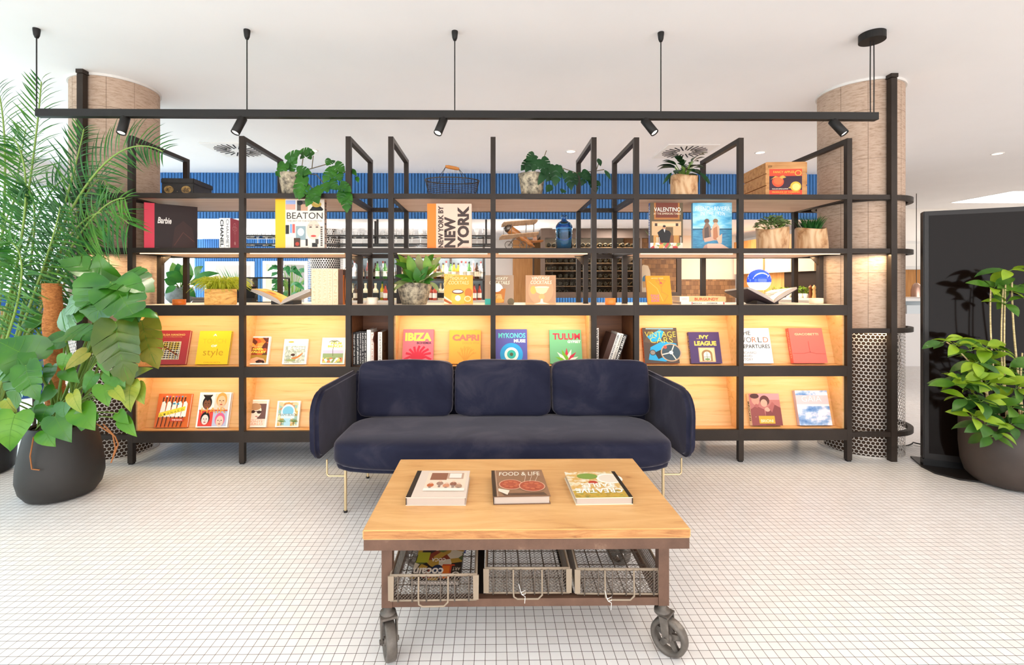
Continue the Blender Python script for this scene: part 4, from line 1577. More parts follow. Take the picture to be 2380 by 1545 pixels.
def a_teq(a):
    a.r(0, 0, 1, 1, '#e6a53a')
    for k in range(8):
        a.p([(-.0, .3 + k * .1), (.0, .36 + k * .1), (.1 + k * .09, 1), (.05 + k * .085, 1)], '#f0c463')
    a.p([(0, 0), (0, .3), (.3, .1), (.3, 0)], '#f3dcb0').p([(0, .12), (.0, .22), (.28, .06), (.26, 0)], '#b5561f').r(0, 0, 1, .03, '#d9a878')
    a.e(.48, .24, .24, .26, '#f0b23c').r(.27, .02, .7, .3, '#f0b545').e(.48, .44, .2, .08, '#7a3f20').e(.48, .45, .17, .05, '#e9d8c8').e(.48, .22, .1, .1, '#fdeec8').e(.85, .4, .13, .16, '#d9742c').e(.82, .2, .12, .1, '#f3dca0').e(.82, .2, .09, .07, '#e0a23f')
    script(a, 'TEQUILA', 'COCKTAILS', .84, '#fbe9a8')


def a_whi(a):
    a.r(0, 0, 1, 1, '#a98a70').r(0, 0, .3, .2, '#3fae9c').e(.42, .55, .2, .18, '#fbf4ea').p([(.2, .06), (.22, .5), (.72, .55), (.66, .06)], '#c8762c')
    a.e(.44, .14, .22, .08, '#e8a23c').e(.4, .56, .18, .13, '#fdf8f0').e(.9, .1, .12, .12, '#6a5a3e').r(.3, .2, .6, .36, photo(['#d9842c', '#f0b454', '#a84f1a'], 30))
    script(a, 'WHISKEY', 'COCKTAILS', .84)


def a_vin(a):
    a.r(0, 0, 1, 1, '#c08f68').e(.5, .5, .42, .5, '#cf9c72').r(0, 0, 1, .06, '#d9a878').e(.25, .5, .1, .14, '#efb45a')
    a.p([(.3, .6), (.78, .6), (.68, .42), (.58, .36), (.48, .36), (.36, .42)], '#f2d0a0').e(.54, .6, .24, .025, '#fae6c4').e(.53, .27, .1, .1, '#e0ac6c').p([(.5, .2), (.56, .2), (.58, .08), (.8, .02), (.26, .02), (.48, .08)], '#fbeacb')
    script(a, 'VINTAGE', 'COCKTAILS', .85)


CKT = dict(group='square cocktail books')
stand('square golden book with an amber drink beside the potted plant', 1032, 1099, 639.5, 4.02, ZC, .03, '#d9963c', a_teq, spine='#3a2a20', **CKT)
stand('square brown book with an iced whisky glass behind the post', 1127, 1194, 639.5, 4.02, ZC, .03, '#a08266', a_whi, spine='#6f8a7c', **CKT)
stand('square tan book with a coupe glass picture', 1222, 1292, 639.5, 4.02, ZC, .03, '#b98a64', a_vin, spine='#b9926e', **CKT)


def a_neon(a):
    a.r(0, 0, 1, 1, '#ee9a2c').t('aperitivo cocktails', .22, .89, .72, .935, '#fbe9c0', .0, .2)
    a.p([(.38, .84), (.82, .84), (.6, .6)], '#e27f3c').p([(.42, .82), (.78, .82), (.6, .63)], '#ee9a2c').l([(.6, .62), (.6, .4)], .02, '#e2843c').l([(.52, .92), (.58, .72)], .02, '#b54a6a').e(.6, .74, .06, .04, '#d8604c')
    a.l([(.1, .8), (.42, .55), (.62, .1)], .016, '#f6c469').l([(.62, .42), (.85, .3), (.66, .08)], .016, '#e0783c').p([(.12, .06), (.12, .36), (.5, .36), (.5, .06)], '#e8923c')
    for k in range(3):
        a.t(('PALE', 'TALE', 'BAR')[k], .14, .26 - .09 * k, .48, .33 - .09 * k, '#d0699a', .01)


cb = at(1506, 709, 4.0)
book('orange cocktail book tilted back on its stand by the post', .2, .243, .022, '#ee9a2c', a_neon, loc=(at(1535, 709, 4.0).x, 4.0, ZC + .004), lean=.28)
# its little easel
ez = thing('book_easel', 'small dark easel behind the orange cocktail book', 'stand', (at(1535, 709, 4.0).x, 4.0, ZC))
MB().bar((-.05, .045, .0), (-.05, .073, .16), .006).bar((.05, .045, .0), (.05, .073, .16), .006).build('easel_frame', M('#3a2c24', .5), ez)
MB().bar((0, .14, .0), (0, .08, .15), .006).build('strut', M('#3a2c24', .5), ez)

# flat stack of two
def flat(label, cx, cy, z, W, H, T, cover, art=None, yaw=0.0, **kw):
    """lying on its back, lower edge to the room"""
    c, s = math.cos(yaw), math.sin(yaw)
    return book(label, W, H, T, cover, art, loc=(cx + s * H / 2, cy - c * H / 2, z + T), rot=(-PI / 2, 0, yaw), **kw)


def spine_front(label, cx, yf, z, L, D, T, cover, words_, **kw):
    """lying flat with the spine to the room"""
    o = book(label, D, L, T, cover, None, loc=(cx - L / 2, yf + D / 2, z + T), rot=(-PI / 2, 0, PI / 2), **kw)
    return o


def lying(label, pxa, pxb, yf, z, D, T, cover, words_, spine=None, group=None):
    """closed book lying flat, its titled spine facing the room"""
    xa, xb = at(pxa, CY, yf).x, at(pxb, CY, yf).x
    o = thing('book', label, 'book', ((xa + xb) / 2, yf, z), group=group)
    W = xb - xa
    cm = M(cover, .45)
    co = MB().box(-W / 2, W / 2, 0, D, 0, .003, 0).box(-W / 2, W / 2, 0, D, T - .003, T, 0).box(-W / 2, W / 2, 0, .003, .003, T - .003, 1)
    co = co.build('cover', [cm, M(spine or cover, .45)], o)
    MB().box(-W / 2 + .004, W / 2 - .004, .003, D - .005, .003, T - .003).build('page_block', PAGES, o)
    a = Art(W, T)
    words_(a)
    a.build('spine_print', co)
    return o


def w_miss(a):
    a.t('MISSONI', .27, .25, .47, .68, '#3a2c24', .01).t('FAMILY', .5, .35, .56, .6, '#b0704a').t('COOKBOOK', .58, .25, .83, .7, '#2b211c', .03).r(.24, .1, .26, .9, '#c8402c').r(.96, .1, .985, .9, '#c8402c')


def w_burg(a):
    a.r(.0, 0, .2, 1, '#efe2d2').r(.2, 0, 1, 1, '#e2b57a').t('BURGUNDY', .32, .2, .84, .78, '#c8502a', .035).e(.1, .5, .07, .25, '#c9c2bc')


lying('cream cookbook at the bottom of the flat pair', 1583, 1685, 4.0, ZC, .2, .024, '#f1e3cf', w_miss, group='flat pair of books')
lying('tan wine book with red spine lettering on top of the flat pair', 1580, 1687, 4.0, ZC + .0245, .21, .042, '#e8cfa8', w_burg, spine='#e2b57a', group='flat pair of books')

# ------------------------------------------------------------------ open books
def open_book(name_label, loc, rot, W, H, half_angle, art_l, art_r, cover, group=None):
    o = thing('open_book', name_label, 'book', loc, rot, group)
    T = .022
    for s, art, nm in ((-1, art_l, 'left_pages'), (1, art_r, 'right_pages')):
        c, sn = math.cos(half_angle), math.sin(half_angle)
        # page block: thick, swelling near the gutter; u runs out from the gutter, v up the page
        n = 12
        top, bot = [], []
        for i in range(n + 1):
            u = i / n
            th = T * (.25 + 2.6 * (u ** .5) * (1 - u) ** .9 + .55 * u)
            px_, pz_ = u * W * c - th * sn * .4, u * W * sn + th * c
            top.append((s * px_, pz_))
            bot.append((s * (u * W * c), u * W * sn + .001))
        m = MB()
        vs, fs = [], []
        for (x, z) in top:
            vs += [(x, 0, z), (x, H, z)]
        k = len(vs)
        for (x, z) in bot:
            vs += [(x, 0, z), (x, H, z)]
        for i in range(n):
            fs += [(2 * i, 2 * i + 2, 2 * i + 3, 2 * i + 1), (k + 2 * i, k + 2 * i + 1, k + 2 * i + 3, k + 2 * i + 2), (2 * i, k + 2 * i, k + 2 * i + 2, 2 * i + 2), (2 * i + 1, 2 * i + 3, k + 2 * i + 3, k + 2 * i + 1)]
        fs.append((2 * n, k + 2 * n, k + 2 * n + 1, 2 * n + 1))
        m.add(vs, fs)
        po = m.build(nm, PAGES, o, recalc=True)
        # picture printed on the page surface
        pm = MB()
        mats = []
        for (u0, u1, v0, v1, mt) in art:
            mats.append(M(mt, .5) if isinstance(mt, str) else mt)
            i0, i1 = int(u0 * n), max(int(u0 * n) + 1, int(u1 * n))
            vv, ff = [], []
            for i in range(i0, i1 + 1):
                x, z = top[i]
                lift = .0006 + .0003 * len(mats)
                vv += [(x - s * sn * lift, v0 * H, z + c * lift), (x - s * sn * lift, v1 * H, z + c * lift)]
            for i in range(len(vv) // 2 - 1):
                ff.append((2 * i, 2 * i + 2, 2 * i + 3, 2 * i + 1))
            pm.add(vv, ff, len(mats) - 1)
        if mats:
            pm.build('page_print', mats, po)
    cv = MB()
    c, sn = math.cos(half_angle), math.sin(half_angle)
    for s in (-1, 1):
        e = W + .006
        p = [(0, -.004, -.004), (s * e * c, -.004, e * sn - .004), (s * e * c, H + .004, e * sn - .004), (0, H + .004, -.004)]
        q = [(0, -.004, -.0005), (s * e * c, -.004, e * sn - .0005), (s * e * c, H + .004, e * sn - .0005), (0, H + .004, -.0005)]
        cv.hexa(p + q if s > 0 else [p[1], p[0], p[3], p[2], q[1], q[0], q[3], q[2]])
    cv.build('cover', M(cover, .5), o, recalc=True)
    return o


def cradle(label, x, y, z, ang, c):
    o = thing('book_cradle', label, 'stand', (x, y, z))
    cs, sn = math.cos(ang), math.sin(ang)
    m = MB()
    for s in (-1, 1):
        m.hexa([(s * .012, 0, .0), (s * .09, 0, .0), (s * .09, .18, .0), (s * .012, .18, 0), (s * .012, 0, .001 + .012 * sn / cs), (s * .09, 0, .09 * sn / cs - .004), (s * .09, .18, .09 * sn / cs - .004), (s * .012, .18, .001 + .012 * sn / cs)])
    m.build('wedge', c, o, recalc=True)
    return o


OBL = at(652, 707, 4.03)
ART1 = noise_mat('printed_collage', [(.3, '#c9702a'), (.45, '#e8a83c'), (.6, '#f0c878'), (.75, '#d98a3a')], 9, rough=.5)
open_book('open picture book with orange pages standing on its spine by the cream volumes', (OBL.x, 4.03, ZC + .006), (0, 0, -.12), .275, .2, .40,
          [(.05, 1, .04, .96, ART1), (.45, .7, .3, .6, '#b5653c')], [(.08, .95, .05, .95, '#d8ccd6'), (.3, .8, .2, .6, '#7f83a8')], '#d9d2cb')
cradle('black wedge cradle under the open orange picture book', OBL.x, 4.06, ZC, .38, M('#2b2624', .5))
OBR = at(1805, 706, 4.05)
open_book('open book with dark pictures resting on a dark stand by the globe lamp', (OBR.x - .02, 4.05, ZC + .012), (-.10, 0, .34), .30, .24, .40,
          [(.1, .9, .1, .9, '#efe6da'), (.15, .85, .45, .85, '#8f8478')],
          [(.05, .95, .05, .95, '#f6efe6'), (.12, .6, .35, .9, photo(['#3a332e', '#8a7d70', '#d8ccbc'], 26)), (.66, .92, .2, .9, photo(['#8a7d70', '#efe6da', '#b5a898'], 30))], '#43363a')
cradle('dark wedge stand under the open book by the lamp', OBR.x - .05, 4.09, ZC, .36, M('#30241f', .5))

# ------------------------------------------------------------------ spines in the two cubbies
cub = 'books in the narrow cubby by the guides'
z4 = ZB4
for (pr, T, H, cov, col, tx, lab, sd) in (
        (826.5, .022, .268, '#221d1b', '#efe8df', 'THE LIGHT OF TELLER TOWN', 'black spine with white letters against the cubby side', None),
        (835, .027, .272, '#1d1917', '#f3ece4', 'THE LIGHT OF JERUSALEM', 'thick black spine with large white lettering in the cubby', None),
        (840.3, .017, .276, '#2a2422', '#d8d0c8', 'SAINTS OF THE CITY', 'slim black spine, third from the cubby side', None),
        (846, .018, .276, '#241f1d', '#d8d0c8', 'NUDES LTD', 'slim black spine, fourth from the cubby side', None),
        (851.8, .018, .276, '#2b2523', '#e2d9cf', 'NUDES 2ND', 'slim black spine next to the tall white book', None),
        (861.5, .031, .288, '#efe5da', '#cdbfae', None, 'tall plain white book in the narrow cubby', None),
        (868.5, .022, .268, '#ecd9cb', '#c79a86', 'LENSES', 'pinkish white spine with a russet cover in the cubby', lambda a: a.r(0, 0, 1, 1, '#8f4a30').e(.2, .8, .3, .15, '#6a3524')),
        (888, .033, .270, '#f1e8dc', '#a59a8c', 'KARIM PORTRAITS OF MEN', 'white spine with a brown linen cover in the cubby', lambda a: a.r(0, 0, 1, 1, '#b08a62').e(.4, .5, .2, .14, '#7a5a3c').e(.4, .5, .15, .1, '#b08a62'))):
    spine_out(lab, pr, T, 3.975, z4, H, .21 if sd is None else .24, cov, col, tx, side=sd, group=cub, bold=.02, tb=(.25, .05, .75, .95))
cub2 = 'books in the narrow cubby by the car book'
x0 = XP[5] + PW / 2 + .004
spine_out('white and black lettered spine standing upright in the cubby', None, .026, 3.99, z4, .30, .21, '#f0e4d8', '#2a2320', 'WORLDTOTEL', group=cub2, bold=.03, tb=(.15, .03, .85, .97), x=x0 + .03)
xc_ = x0 + .042
for (T, H, cov, col, tx, lab) in ((.045, .26, '#4a2c20', '#8a6a52', None, 'thick dark brown book leaning in the cubby'),
                                  (.026, .27, '#f2e9df', '#3a322d', 'AMERICAN FASHION MENSWEAR', 'white spine leaning beside the dark brown book'),
                                  (.024, .265, '#efe3d4', '#5a4a40', 'FASHION ACCESSORIES', 'cream spine leaning, third of the leaning row'),
                                  (.03, .255, '#2a2422', '#efe6dc', 'GYPSET TRAVEL', 'black spine with white lettering leaning outermost in the cubby')):
    r = .33
    xc_ += T / math.cos(r) + .001
    # leaning to the right, standing on the lower right edge
    M4 = Matrix.Rotation(r, 4, 'Y') @ Matrix.Rotation(PI / 2, 4, 'Z')
    spine_out(lab, None, T, 3.98, z4, H, .2, cov, col, tx, group=cub2, bold=.02, tb=(.2, .05, .8, .95), x=0, rot=M4.to_euler(), loc=(xc_, 4.08, z4 + .0005))

# ------------------------------------------------------------------ books on the coffee table
TT = TZ + .0005


def a_tab1(a):
    a.r(0, 0, 1, 1, '#d6c6b8').r(0, 0, .085, 1, '#262120').r(.24, .2, .95, .93, '#e3cdb8').r(.3, .62, .6, .9, '#8a5a48').r(.6, .66, .9, .9, '#b79a88').r(.64, .7, .86, .88, '#e8dcd2')
    for (x, y, c) in ((.34, .42, '#b8623c'), (.5, .48, '#9a7a6a'), (.62, .4, '#c98a6a'), (.74, .46, '#8a5a4a'), (.84, .38, '#a8846e')):
        a.e(x, y, .06, .07, c).e(x, y + .08, .03, .03, '#d9b49c').r(x - .02, y - .14, x + .02, y - .05, '#8f7a70')
    a.r(.24, .2, .95, .3, '#ecdfd4')


def a_tab2(a):
    a.r(0, 0, 1, 1, '#8f6a50').r(0, 0, .06, 1, '#33261f').l([(.08, 0), (.08, 1)], .008, '#c9b09a').t('FOOD & LIFE', .14, .77, .94, .92, '#f3ead9', .0, .15)
    a.p([(.1, .2), (.25, .1), (.9, .12), (.95, .02), (.2, .02)], '#5c4436').p([(.1, .28), (.1, .18), (.25, .05), (.3, .2)], '#e6d3c0')
    for (x, y, r) in ((.34, .42, .22), (.72, .34, .24)):
        a.e(x, y, r, r * .85, '#d9a88c', 28).e(x, y, r * .93, r * .78, '#a8503a', 28)
        for k in range(8):
            t = k * PI / 4
            a.e(x + r * .55 * math.cos(t), y + r * .46 * math.sin(t), r * .18, r * .15, '#bd6446', 10)
    for k in range(3):
        a.l([(.6 + .1 * k, .5), (.66 + .12 * k, .78)], .006, '#e8d8c8')


def a_tab3(a):
    a.r(0, 0, 1, 1, photo(['#8fa04a', '#e8dcc0', '#d0a24a', '#f0e8d8', '#6a8a3c'], 12))
    a.r(0, .75, 1, 1, photo(['#6f8a34', '#c8a040', '#3f5a24'], 20)).e(.55, .45, .09, .07, '#b8402c').e(.2, .3, .25, .2, '#f3ede2').e(.2, .3, .2, .16, '#e2d6c4').e(.6, .2, .2, .12, '#7f9a44')
    a.r(0, 0, .07, 1, '#1f1c1a')
    a.t('CREATIVE', .1, .68, .95, .84, '#fbf6ea', .02, .1).t('TABLES', .2, .48, .8, .63, '#fbf6ea', .02, .1)


fl1 = ((at(958, 1153, 2.011).x + at(1085, 1153, 2.011).x) / 2)
flat('white book with a sketched party scene on the coffee table', fl1 - .012, 2.145, TT, .245, .29, .034, '#d6c6b8', a_tab1, yaw=-.015, spine='#262120', group='books on the coffee table')
flat('brown book with cut pomegranates in the middle of the coffee table', (at(1144, 1150, 2.02).x + at(1277, 1150, 2.02).x) / 2, 2.15, TT, .235, .285, .034, '#6f5443', a_tab2, yaw=.03, spine='#33261f', group='books on the coffee table')
c3 = flat('leafy table setting book turned upside down on the coffee table', (at(1336, 1150, 2.01).x + at(1468, 1150, 2.01).x) / 2, 2.14, TT, .235, .28, .03, '#e8dcc0', a_tab3, yaw=PI + .02, spine='#1f1c1a', group='books on the coffee table')


# magazines in the left basket
def a_coca(a):
    a.r(0, 0, 1, 1, photo(['#2a2422', '#b8923c', '#d8ccb4', '#8a3a24', '#5a6a3a', '#1d1a1a'], 22, 'voronoi'))
    a.r(.05, .5, .4, .9, photo(['#1f1d22', '#c84a2a', '#e8d8b8', '#3a3632'], 16, 'voronoi')).r(.72, .1, .98, .45, '#a9a832').r(0, .55, .2, .98, '#3a342f').r(.24, .55, .42, .95, '#e0752a').e(.5, .72, .13, .2, '#23304a')
    a.t('cocain', .36, .62, .98, .86, '#f3ece0', .03).t('COCA', .36, .3, .66, .42, '#f3ece0', .02).t('ART', .02, .6, .18, .7, '#e8dcc8').e(.1, .82, .08, .08, '#e8e0d4').e(.1, .82, .05, .05, '#3a342f')


xk = (at(958, 1340, 1.95).x + at(1067, 1340, 1.95).x) / 2
zk = ZR + .007 + .0068
k1 = flat('collage covered magazine lying in the wire basket', xk, 2.04, zk, .196, .225, .022, '#3a3430', a_coca, yaw=PI - .02, group='magazines in the wire basket')
flat('dark blue book lying at the back of the wire basket', xk + .012, 2.27, zk, .19, .21, .03, '#1f2f7c', lambda a: a.r(.1, .1, .9, .3, '#2a3c92'), yaw=PI, group='magazines in the wire basket')
# ------------------------------------------------------------------ plants and things on the shelves
Z1 = ZB1 + .0005
GR1 = leafmat('leaf_green', '#28601f', '#4c8a2c')
GR2 = leafmat('leaf_dark_green', '#163a1e', '#2a5a30')
GR3 = leafmat('leaf_fresh_green', '#5f9a2a', '#9cc24a')
GRY = leafmat('leaf_lime', '#b3ba2a', '#e6dc48', scale=20, depth=.85)
GRP = leafmat('palm_green', '#2f7426', '#679c34', scale=6)
GRM = leafmat('monstera_green', '#22621c', '#4f8826', .28, 5, .72, .42)
GRT = leafmat('philodendron_green', '#3a7a1e', '#6a9a28', .3, 6, .75)
STEM = M('#6f8f3a', .5)
STEMB = M('#6a5a3c', .7)
SOIL = noise_mat('potting_soil', [(.3, '#2a1d15'), (.7, '#4a3424')], 30, rough=.95)
STONE = noise_mat('mossy_stone', [(.36, '#4f483e'), (.46, '#857a68'), (.54, '#ab9c84'), (.64, '#c9b99c')], 26, (1, 1, 1), 8, .9, bump=.4, coord='Object', bump_dist=.01, nrough=.7)
STUMP = noise_mat('carved_teak', [(.3, '#8f5f38'), (.42, '#b98a5e'), (.55, '#cfa67c'), (.7, '#d9b48c')], 5, (1, 1, .6), 5, .6, distort=3.5, bump=.12, coord='Object')
PLANKP = noise_mat('yellow_planter_wood', [(.3, '#b8722a'), (.42, '#dd9a3c'), (.55, '#eab255'), (.7, '#f0c06a')], 7, (1, 1, 2.2), 4, .5, distort=3, coord='Object')


def pot(t, prof, mat, soil_z, soil_r):
    MB().lathe(prof, seg=32).build('pot', mat, t)
    MB().disc((0, 0, soil_z), soil_r, 24).build('soil', SOIL, t)


def vine_leaves(fo, p, d, L, mat=0, prof=SPLIT4, hw=.5, up=(0, -.9, .45)):
    p, d = Vector(p), Vector(d).normalized()
    leaf(fo, p, p + d * L, L * hw, prof, up, .1, .12, mat)


def trailing_plant(label, px, pyb, y, rt, rb, h, leaves, vines, lm):
    b = at(px, pyb, y)
    t = thing('trailing_plant', label, 'potted plant', (b.x, y, Z1), group=None)
    pot(t, [(0, 0), (rb, 0), (rt, h), (rt - .012, h + .002), (rt - .016, h - .02)], STONE, h - .018, rt - .014)
    o = t.location
    st = MB()
    for v in vines:
        P = [at(q[0], q[1], q[2]) - o for q in v]
        pts = []
        for i in range(len(P) - 1):
            pts += [P[i].lerp(P[i + 1], k / 4) for k in range(4)]
        pts.append(P[-1])
        st.tube(pts, .0035, 6)
    fo = MB()
    for (bx, by, tx, ty, yy, hwp, up) in leaves:
        p, q = at(bx, by, yy) - o, at(tx, ty, yy - .04) - o
        leaf(fo, p, q, hwp * yy / FPX, LOBED if hwp > 10 else OVAL, up or (.1, -.95, .3), .12, .1)
    st.build('vine', STEMB, t)
    fo.build('foliage', lm, t)
    return t


F = (0, -1, .2)
trailing_plant('stone pot with a split leaf plant trailing over the scrapbook style book', 679, 446, 4.02, .105, .075, .175,
               [(668, 372, 700, 352, 4.0, 14, None), (672, 395, 690, 365, 4.0, 15, None), (662, 380, 650, 410, 3.98, 13, None), (655, 402, 641, 408, 3.98, 10, None),
                (700, 360, 724, 348, 4.02, 13, None), (725, 362, 707, 350, 4.05, 12, None), (690, 398, 722, 402, 3.96, 15, None), (700, 408, 712, 420, 3.95, 14, None),
                (705, 415, 688, 458, 3.90, 15, None), (708, 432, 695, 462, 3.89, 15, None), (735, 445, 712, 478, 3.88, 14, None), (728, 445, 740, 472, 3.88, 14, None),
                (770, 372, 760, 384, 4.02, 11, None), (778, 384, 800, 398, 3.98, 15, None), (775, 395, 752, 422, 3.96, 14, None), (784, 404, 792, 420, 3.95, 13, None),
                (765, 422, 782, 440, 3.93, 15, None), (755, 428, 762, 446, 3.92, 12, None), (790, 430, 815, 444, 3.90, 14, None), (802, 446, 790, 470, 3.88, 15, None),
                (806, 455, 806, 492, 3.87, 14, None), (815, 392, 829, 408, 3.98, 6, None), (829, 410, 833, 424, 3.98, 5, None), (745, 438, 720, 465, 3.89, 12, None)],
               [[(680, 405, 4.02), (712, 395, 4.0), (758, 382, 4.02)], [(690, 405, 4.0), (735, 405, 3.98), (760, 436, 3.93), (800, 430, 3.9), (806, 450, 3.88)],
                [(700, 405, 4.0), (702, 385, 4.0), (705, 362, 4.02)], [(665, 405, 4.0), (668, 375, 4.0)], [(795, 404, 3.98), (815, 392, 3.98), (830, 410, 3.98)],
                [(690, 408, 3.98), (705, 415, 3.92), (735, 447, 3.88)], [(725, 392, 4.02), (728, 362, 4.05)]], GR1)
trailing_plant('stone pot with a dark split leaf plant reaching along the rail', 1236, 447, 4.05, .112, .082, .185,
               [(1242, 360, 1224, 372, 4.0, 12, None), (1232, 375, 1212, 395, 4.0, 12, None), (1240, 372, 1222, 398, 3.98, 13, None), (1250, 372, 1238, 396, 3.98, 14, None),
                (1258, 370, 1276, 392, 4.0, 14, None), (1256, 378, 1266, 404, 3.97, 12, None), (1275, 388, 1250, 430, 3.97, 10, None), (1292, 388, 1290, 430, 3.97, 16, None), (1300, 392, 1270, 420, 3.98, 14, None),
                (1318, 402, 1328, 440, 3.96, 14, None), (1330, 405, 1340, 430, 3.97, 11, None), (1352, 400, 1372, 420, 3.97, 13, None), (1362, 402, 1352, 430, 3.97, 11, None), (1375, 420, 1386, 446, 3.95, 11, None), (1380, 420, 1396, 432, 3.95, 7, None),
                (1282, 430, 1270, 446, 3.93, 9, None), (1310, 440, 1306, 448, 3.93, 8, None), (1390, 368, 1396, 386, 3.99, 6, None), (1405, 395, 1420, 418, 3.99, 5, None)],
               [[(1240, 405, 4.05), (1252, 375, 4.03), (1300, 388, 4.0), (1340, 402, 3.98), (1380, 398, 3.98), (1404, 394, 3.99)], [(1262, 372, 4.03), (1270, 350, 4.05)], [(1385, 398, 3.98), (1393, 375, 3.99)]], GR2)

# dark plant in a carved stump
b = at(1590, 447, 4.03)
t = thing('potted_plant', 'dark glossy leaved plant in a carved teak pot on the top shelf', 'potted plant', (b.x, 4.03, Z1))


def stump(t, r, h, seed, mat=STUMP, soil=True):
    rnd = random.Random(seed)
    ph = [rnd.uniform(0, 6) for _ in range(4)]
    m = MB()
    vs, fs = [], []
    n, k = 36, 8
    for j in range(k + 1):
        z = h * j / k
        for i in range(n):
            a = 2 * PI * i / n
            rr = r * (1 + .05 * math.sin(2 * a + ph[0] + z * 9) + .03 * math.sin(3 * a + ph[1] - z * 14) + .025 * math.sin(5 * a + ph[2]))
            q = z + (.012 * math.sin(2 * a + ph[3]) if j == k else 0)
            vs.append((rr * math.cos(a), rr * math.sin(a), q))
    for i in range(n):
        a = 2 * PI * i / n
        p = vs[k * n + i]
        vs.append((p[0] * .84, p[1] * .84, p[2] - .002))
    for i in range(n):
        p = vs[(k + 1) * n + i]
        vs.append((p[0], p[1], h - .03))
    for j in range(k + 2):
        for i in range(n):
            i2 = (i + 1) % n
            fs.append((j * n + i, j * n + i2, (j + 1) * n + i2, (j + 1) * n + i))
    m.add(vs, fs, 0, True)
    m.build('pot', mat, t)
    if soil:
        MB().disc((0, 0, h - .026), r * .87, 24).build('soil', SOIL, t)


stump(t, .102, .168, 4)
fo, st = MB(), MB()
rnd = random.Random(11)
for k in range(30):
    a = rnd.uniform(0, 2 * PI)
    el = rnd.uniform(-.1, 1.1)
    L = rnd.uniform(.10, .15)
    b0 = Vector((0, 0, .15))
    c0 = b0 + Vector((math.cos(a) * .07, math.sin(a) * .07, .05 + .09 * max(el, 0)))
    d = Vector((math.cos(a) * math.cos(el * .5), math.sin(a) * math.cos(el * .5), math.sin(el * .8 - .35)))
    st.tube([b0, c0], .003, 5)
    leaf(fo, c0, c0 + d * L, L * .26, OVAL, (0, 0, 1), .25, .12)
for a in (-.4, 3.3, 3.0, .2):
    b0 = Vector((0, 0, .16))
    c0 = b0 + Vector((math.cos(a) * .12, -.04, .03))
    leaf(fo, c0, c0 + Vector((math.cos(a) * .08, -.02, -.10)), .014, OVAL, (0, -1, .4), .2, .1)
st.build('stem', STEM, t)
fo.build('foliage', GR2, t)

# black tin chest with worn painted ovals
p, q = at(377, 447, 4.1), at(449, 447, 4.1)
t = thing('tin_chest', 'old black tin chest with two worn gold ovals on the top shelf', 'box', ((p.x + q.x) / 2, 4.1, Z1), (0, 0, .06))
W, D, H = q.x - p.x, .30, .158
TIN = noise_mat('worn_black_tin', [(.3, '#191412'), (.62, '#2a211d'), (.82, '#5a4634')], 26, (1, 1, 1), 6, .45, metal=.3, nrough=.7)
MB().box(-W / 2, W / 2, 0, D, 0, H * .72).build('body', TIN, t, bevel=.004)
MB().box(-W / 2 - .005, W / 2 + .005, -.006, D + .006, H * .72, H).build('lid', TIN, t, bevel=.006)
GOLD = noise_mat('worn_gold_paint', [(.3, '#3a2a18'), (.5, '#8a6830'), (.7, '#b58f4a')], 30, rough=.5)
a = Art(W, H * .72)
for cx_ in (.22, .76):
    a.e(cx_, .56, .15, .28, GOLD)
a.t('MT', .14, .4, .3, .72, '#4a3820', .01, .3).t('86', .68, .4, .84, .72, '#4a3820', .01, .3).e(.49, .42, .016, .03, '#6a5a4a')
a.build('painted_mark', t)

# oval wire basket
p, q = at(983, 447, 3.99), at(1113, 447, 3.99)
t = thing('oval_wire_basket', 'oval wire basket with a wooden handle on the top shelf', 'basket', ((p.x + q.x) / 2, 4.13, Z1), (0, 0, .12))
OW = M('#4a423b', .5, .6)
rx, ry, H = (q.x - p.x) / 2, .13, .15


def ov(s, z, n=40):
    return [(rx * s * math.cos(2 * PI * i / n), ry * s * math.sin(2 * PI * i / n), z) for i in range(n)]


m = MB()
m.tube(ov(1, H), .005, 6, closed=True).tube(ov(.84, .004), .004, 6, closed=True)
m.build('rim', OW, t)
m = MB()
for j in range(1, 9):
    m.tube(ov(.84 + .16 * j / 9, H * j / 9), .0014, 4, closed=True)
for i in range(56):
    a = 2 * PI * i / 56
    c, s = math.cos(a), math.sin(a)
    m.tube([(rx * .2 * c, ry * .2 * s, .004), (rx * .84 * c, ry * .84 * s, .004), (rx * c, ry * s, H)], .0012, 4)
m.build('wire_mesh', OW, t)
m = MB()
for s in (-1, 1):
    for w in (-1, 1):
        m.tube([(s * rx * .5, w * ry * .86, H), (s * .055, 0, H + .10 + (.015 if s < 0 else 0))], .0022, 5)
m.build('handle_wire', OW, t)
MB().tube([(-.058, 0, H + .118), (-.03, 0, H + .114), (.03, 0, H + .104), (.058, 0, H + .099)], [.011, .0155, .0155, .011], 12).build('handle_grip', M('#b87437', .5), t)

# apple crate
CRATE = noise_mat('crate_pine', [(.3, '#a06a38'), (.5, '#bd8650'), (.75, '#cc9c66')], 4, (1, 9, 9), 6, .7, coord='Object')
p, q = at(1783, 447, 4.03), at(1877, 447, 4.0)
zt_ = at(1783, 376, 4.03).z
t = thing('apple_crate', 'old wooden apple crate with a red printed label', 'crate', ((p.x + q.x) / 2, 4.03, Z1), (0, 0, -.06))
W, D, H = q.x - p.x, .40, zt_ - Z1
MB().box(-W / 2, W / 2, 0, .014, 0, H).build('end_board', CRATE, t)
MB().box(-W / 2, W / 2, D - .014, D, 0, H).build('end_board', CRATE, t)
for s in (-1, 1):
    for j in range(3):
        x = s * W / 2
        MB().box(min(x, x + s * .008), max(x, x + s * .008), -.002, D + .002, H * j / 3 + .004, H * (j + 1) / 3 - .004).build('side_slat', CRATE, t)
MB().box(-W / 2, W / 2, .014, D - .014, .0, .008).build('bottom', CRATE, t)
a = Art(W, H)
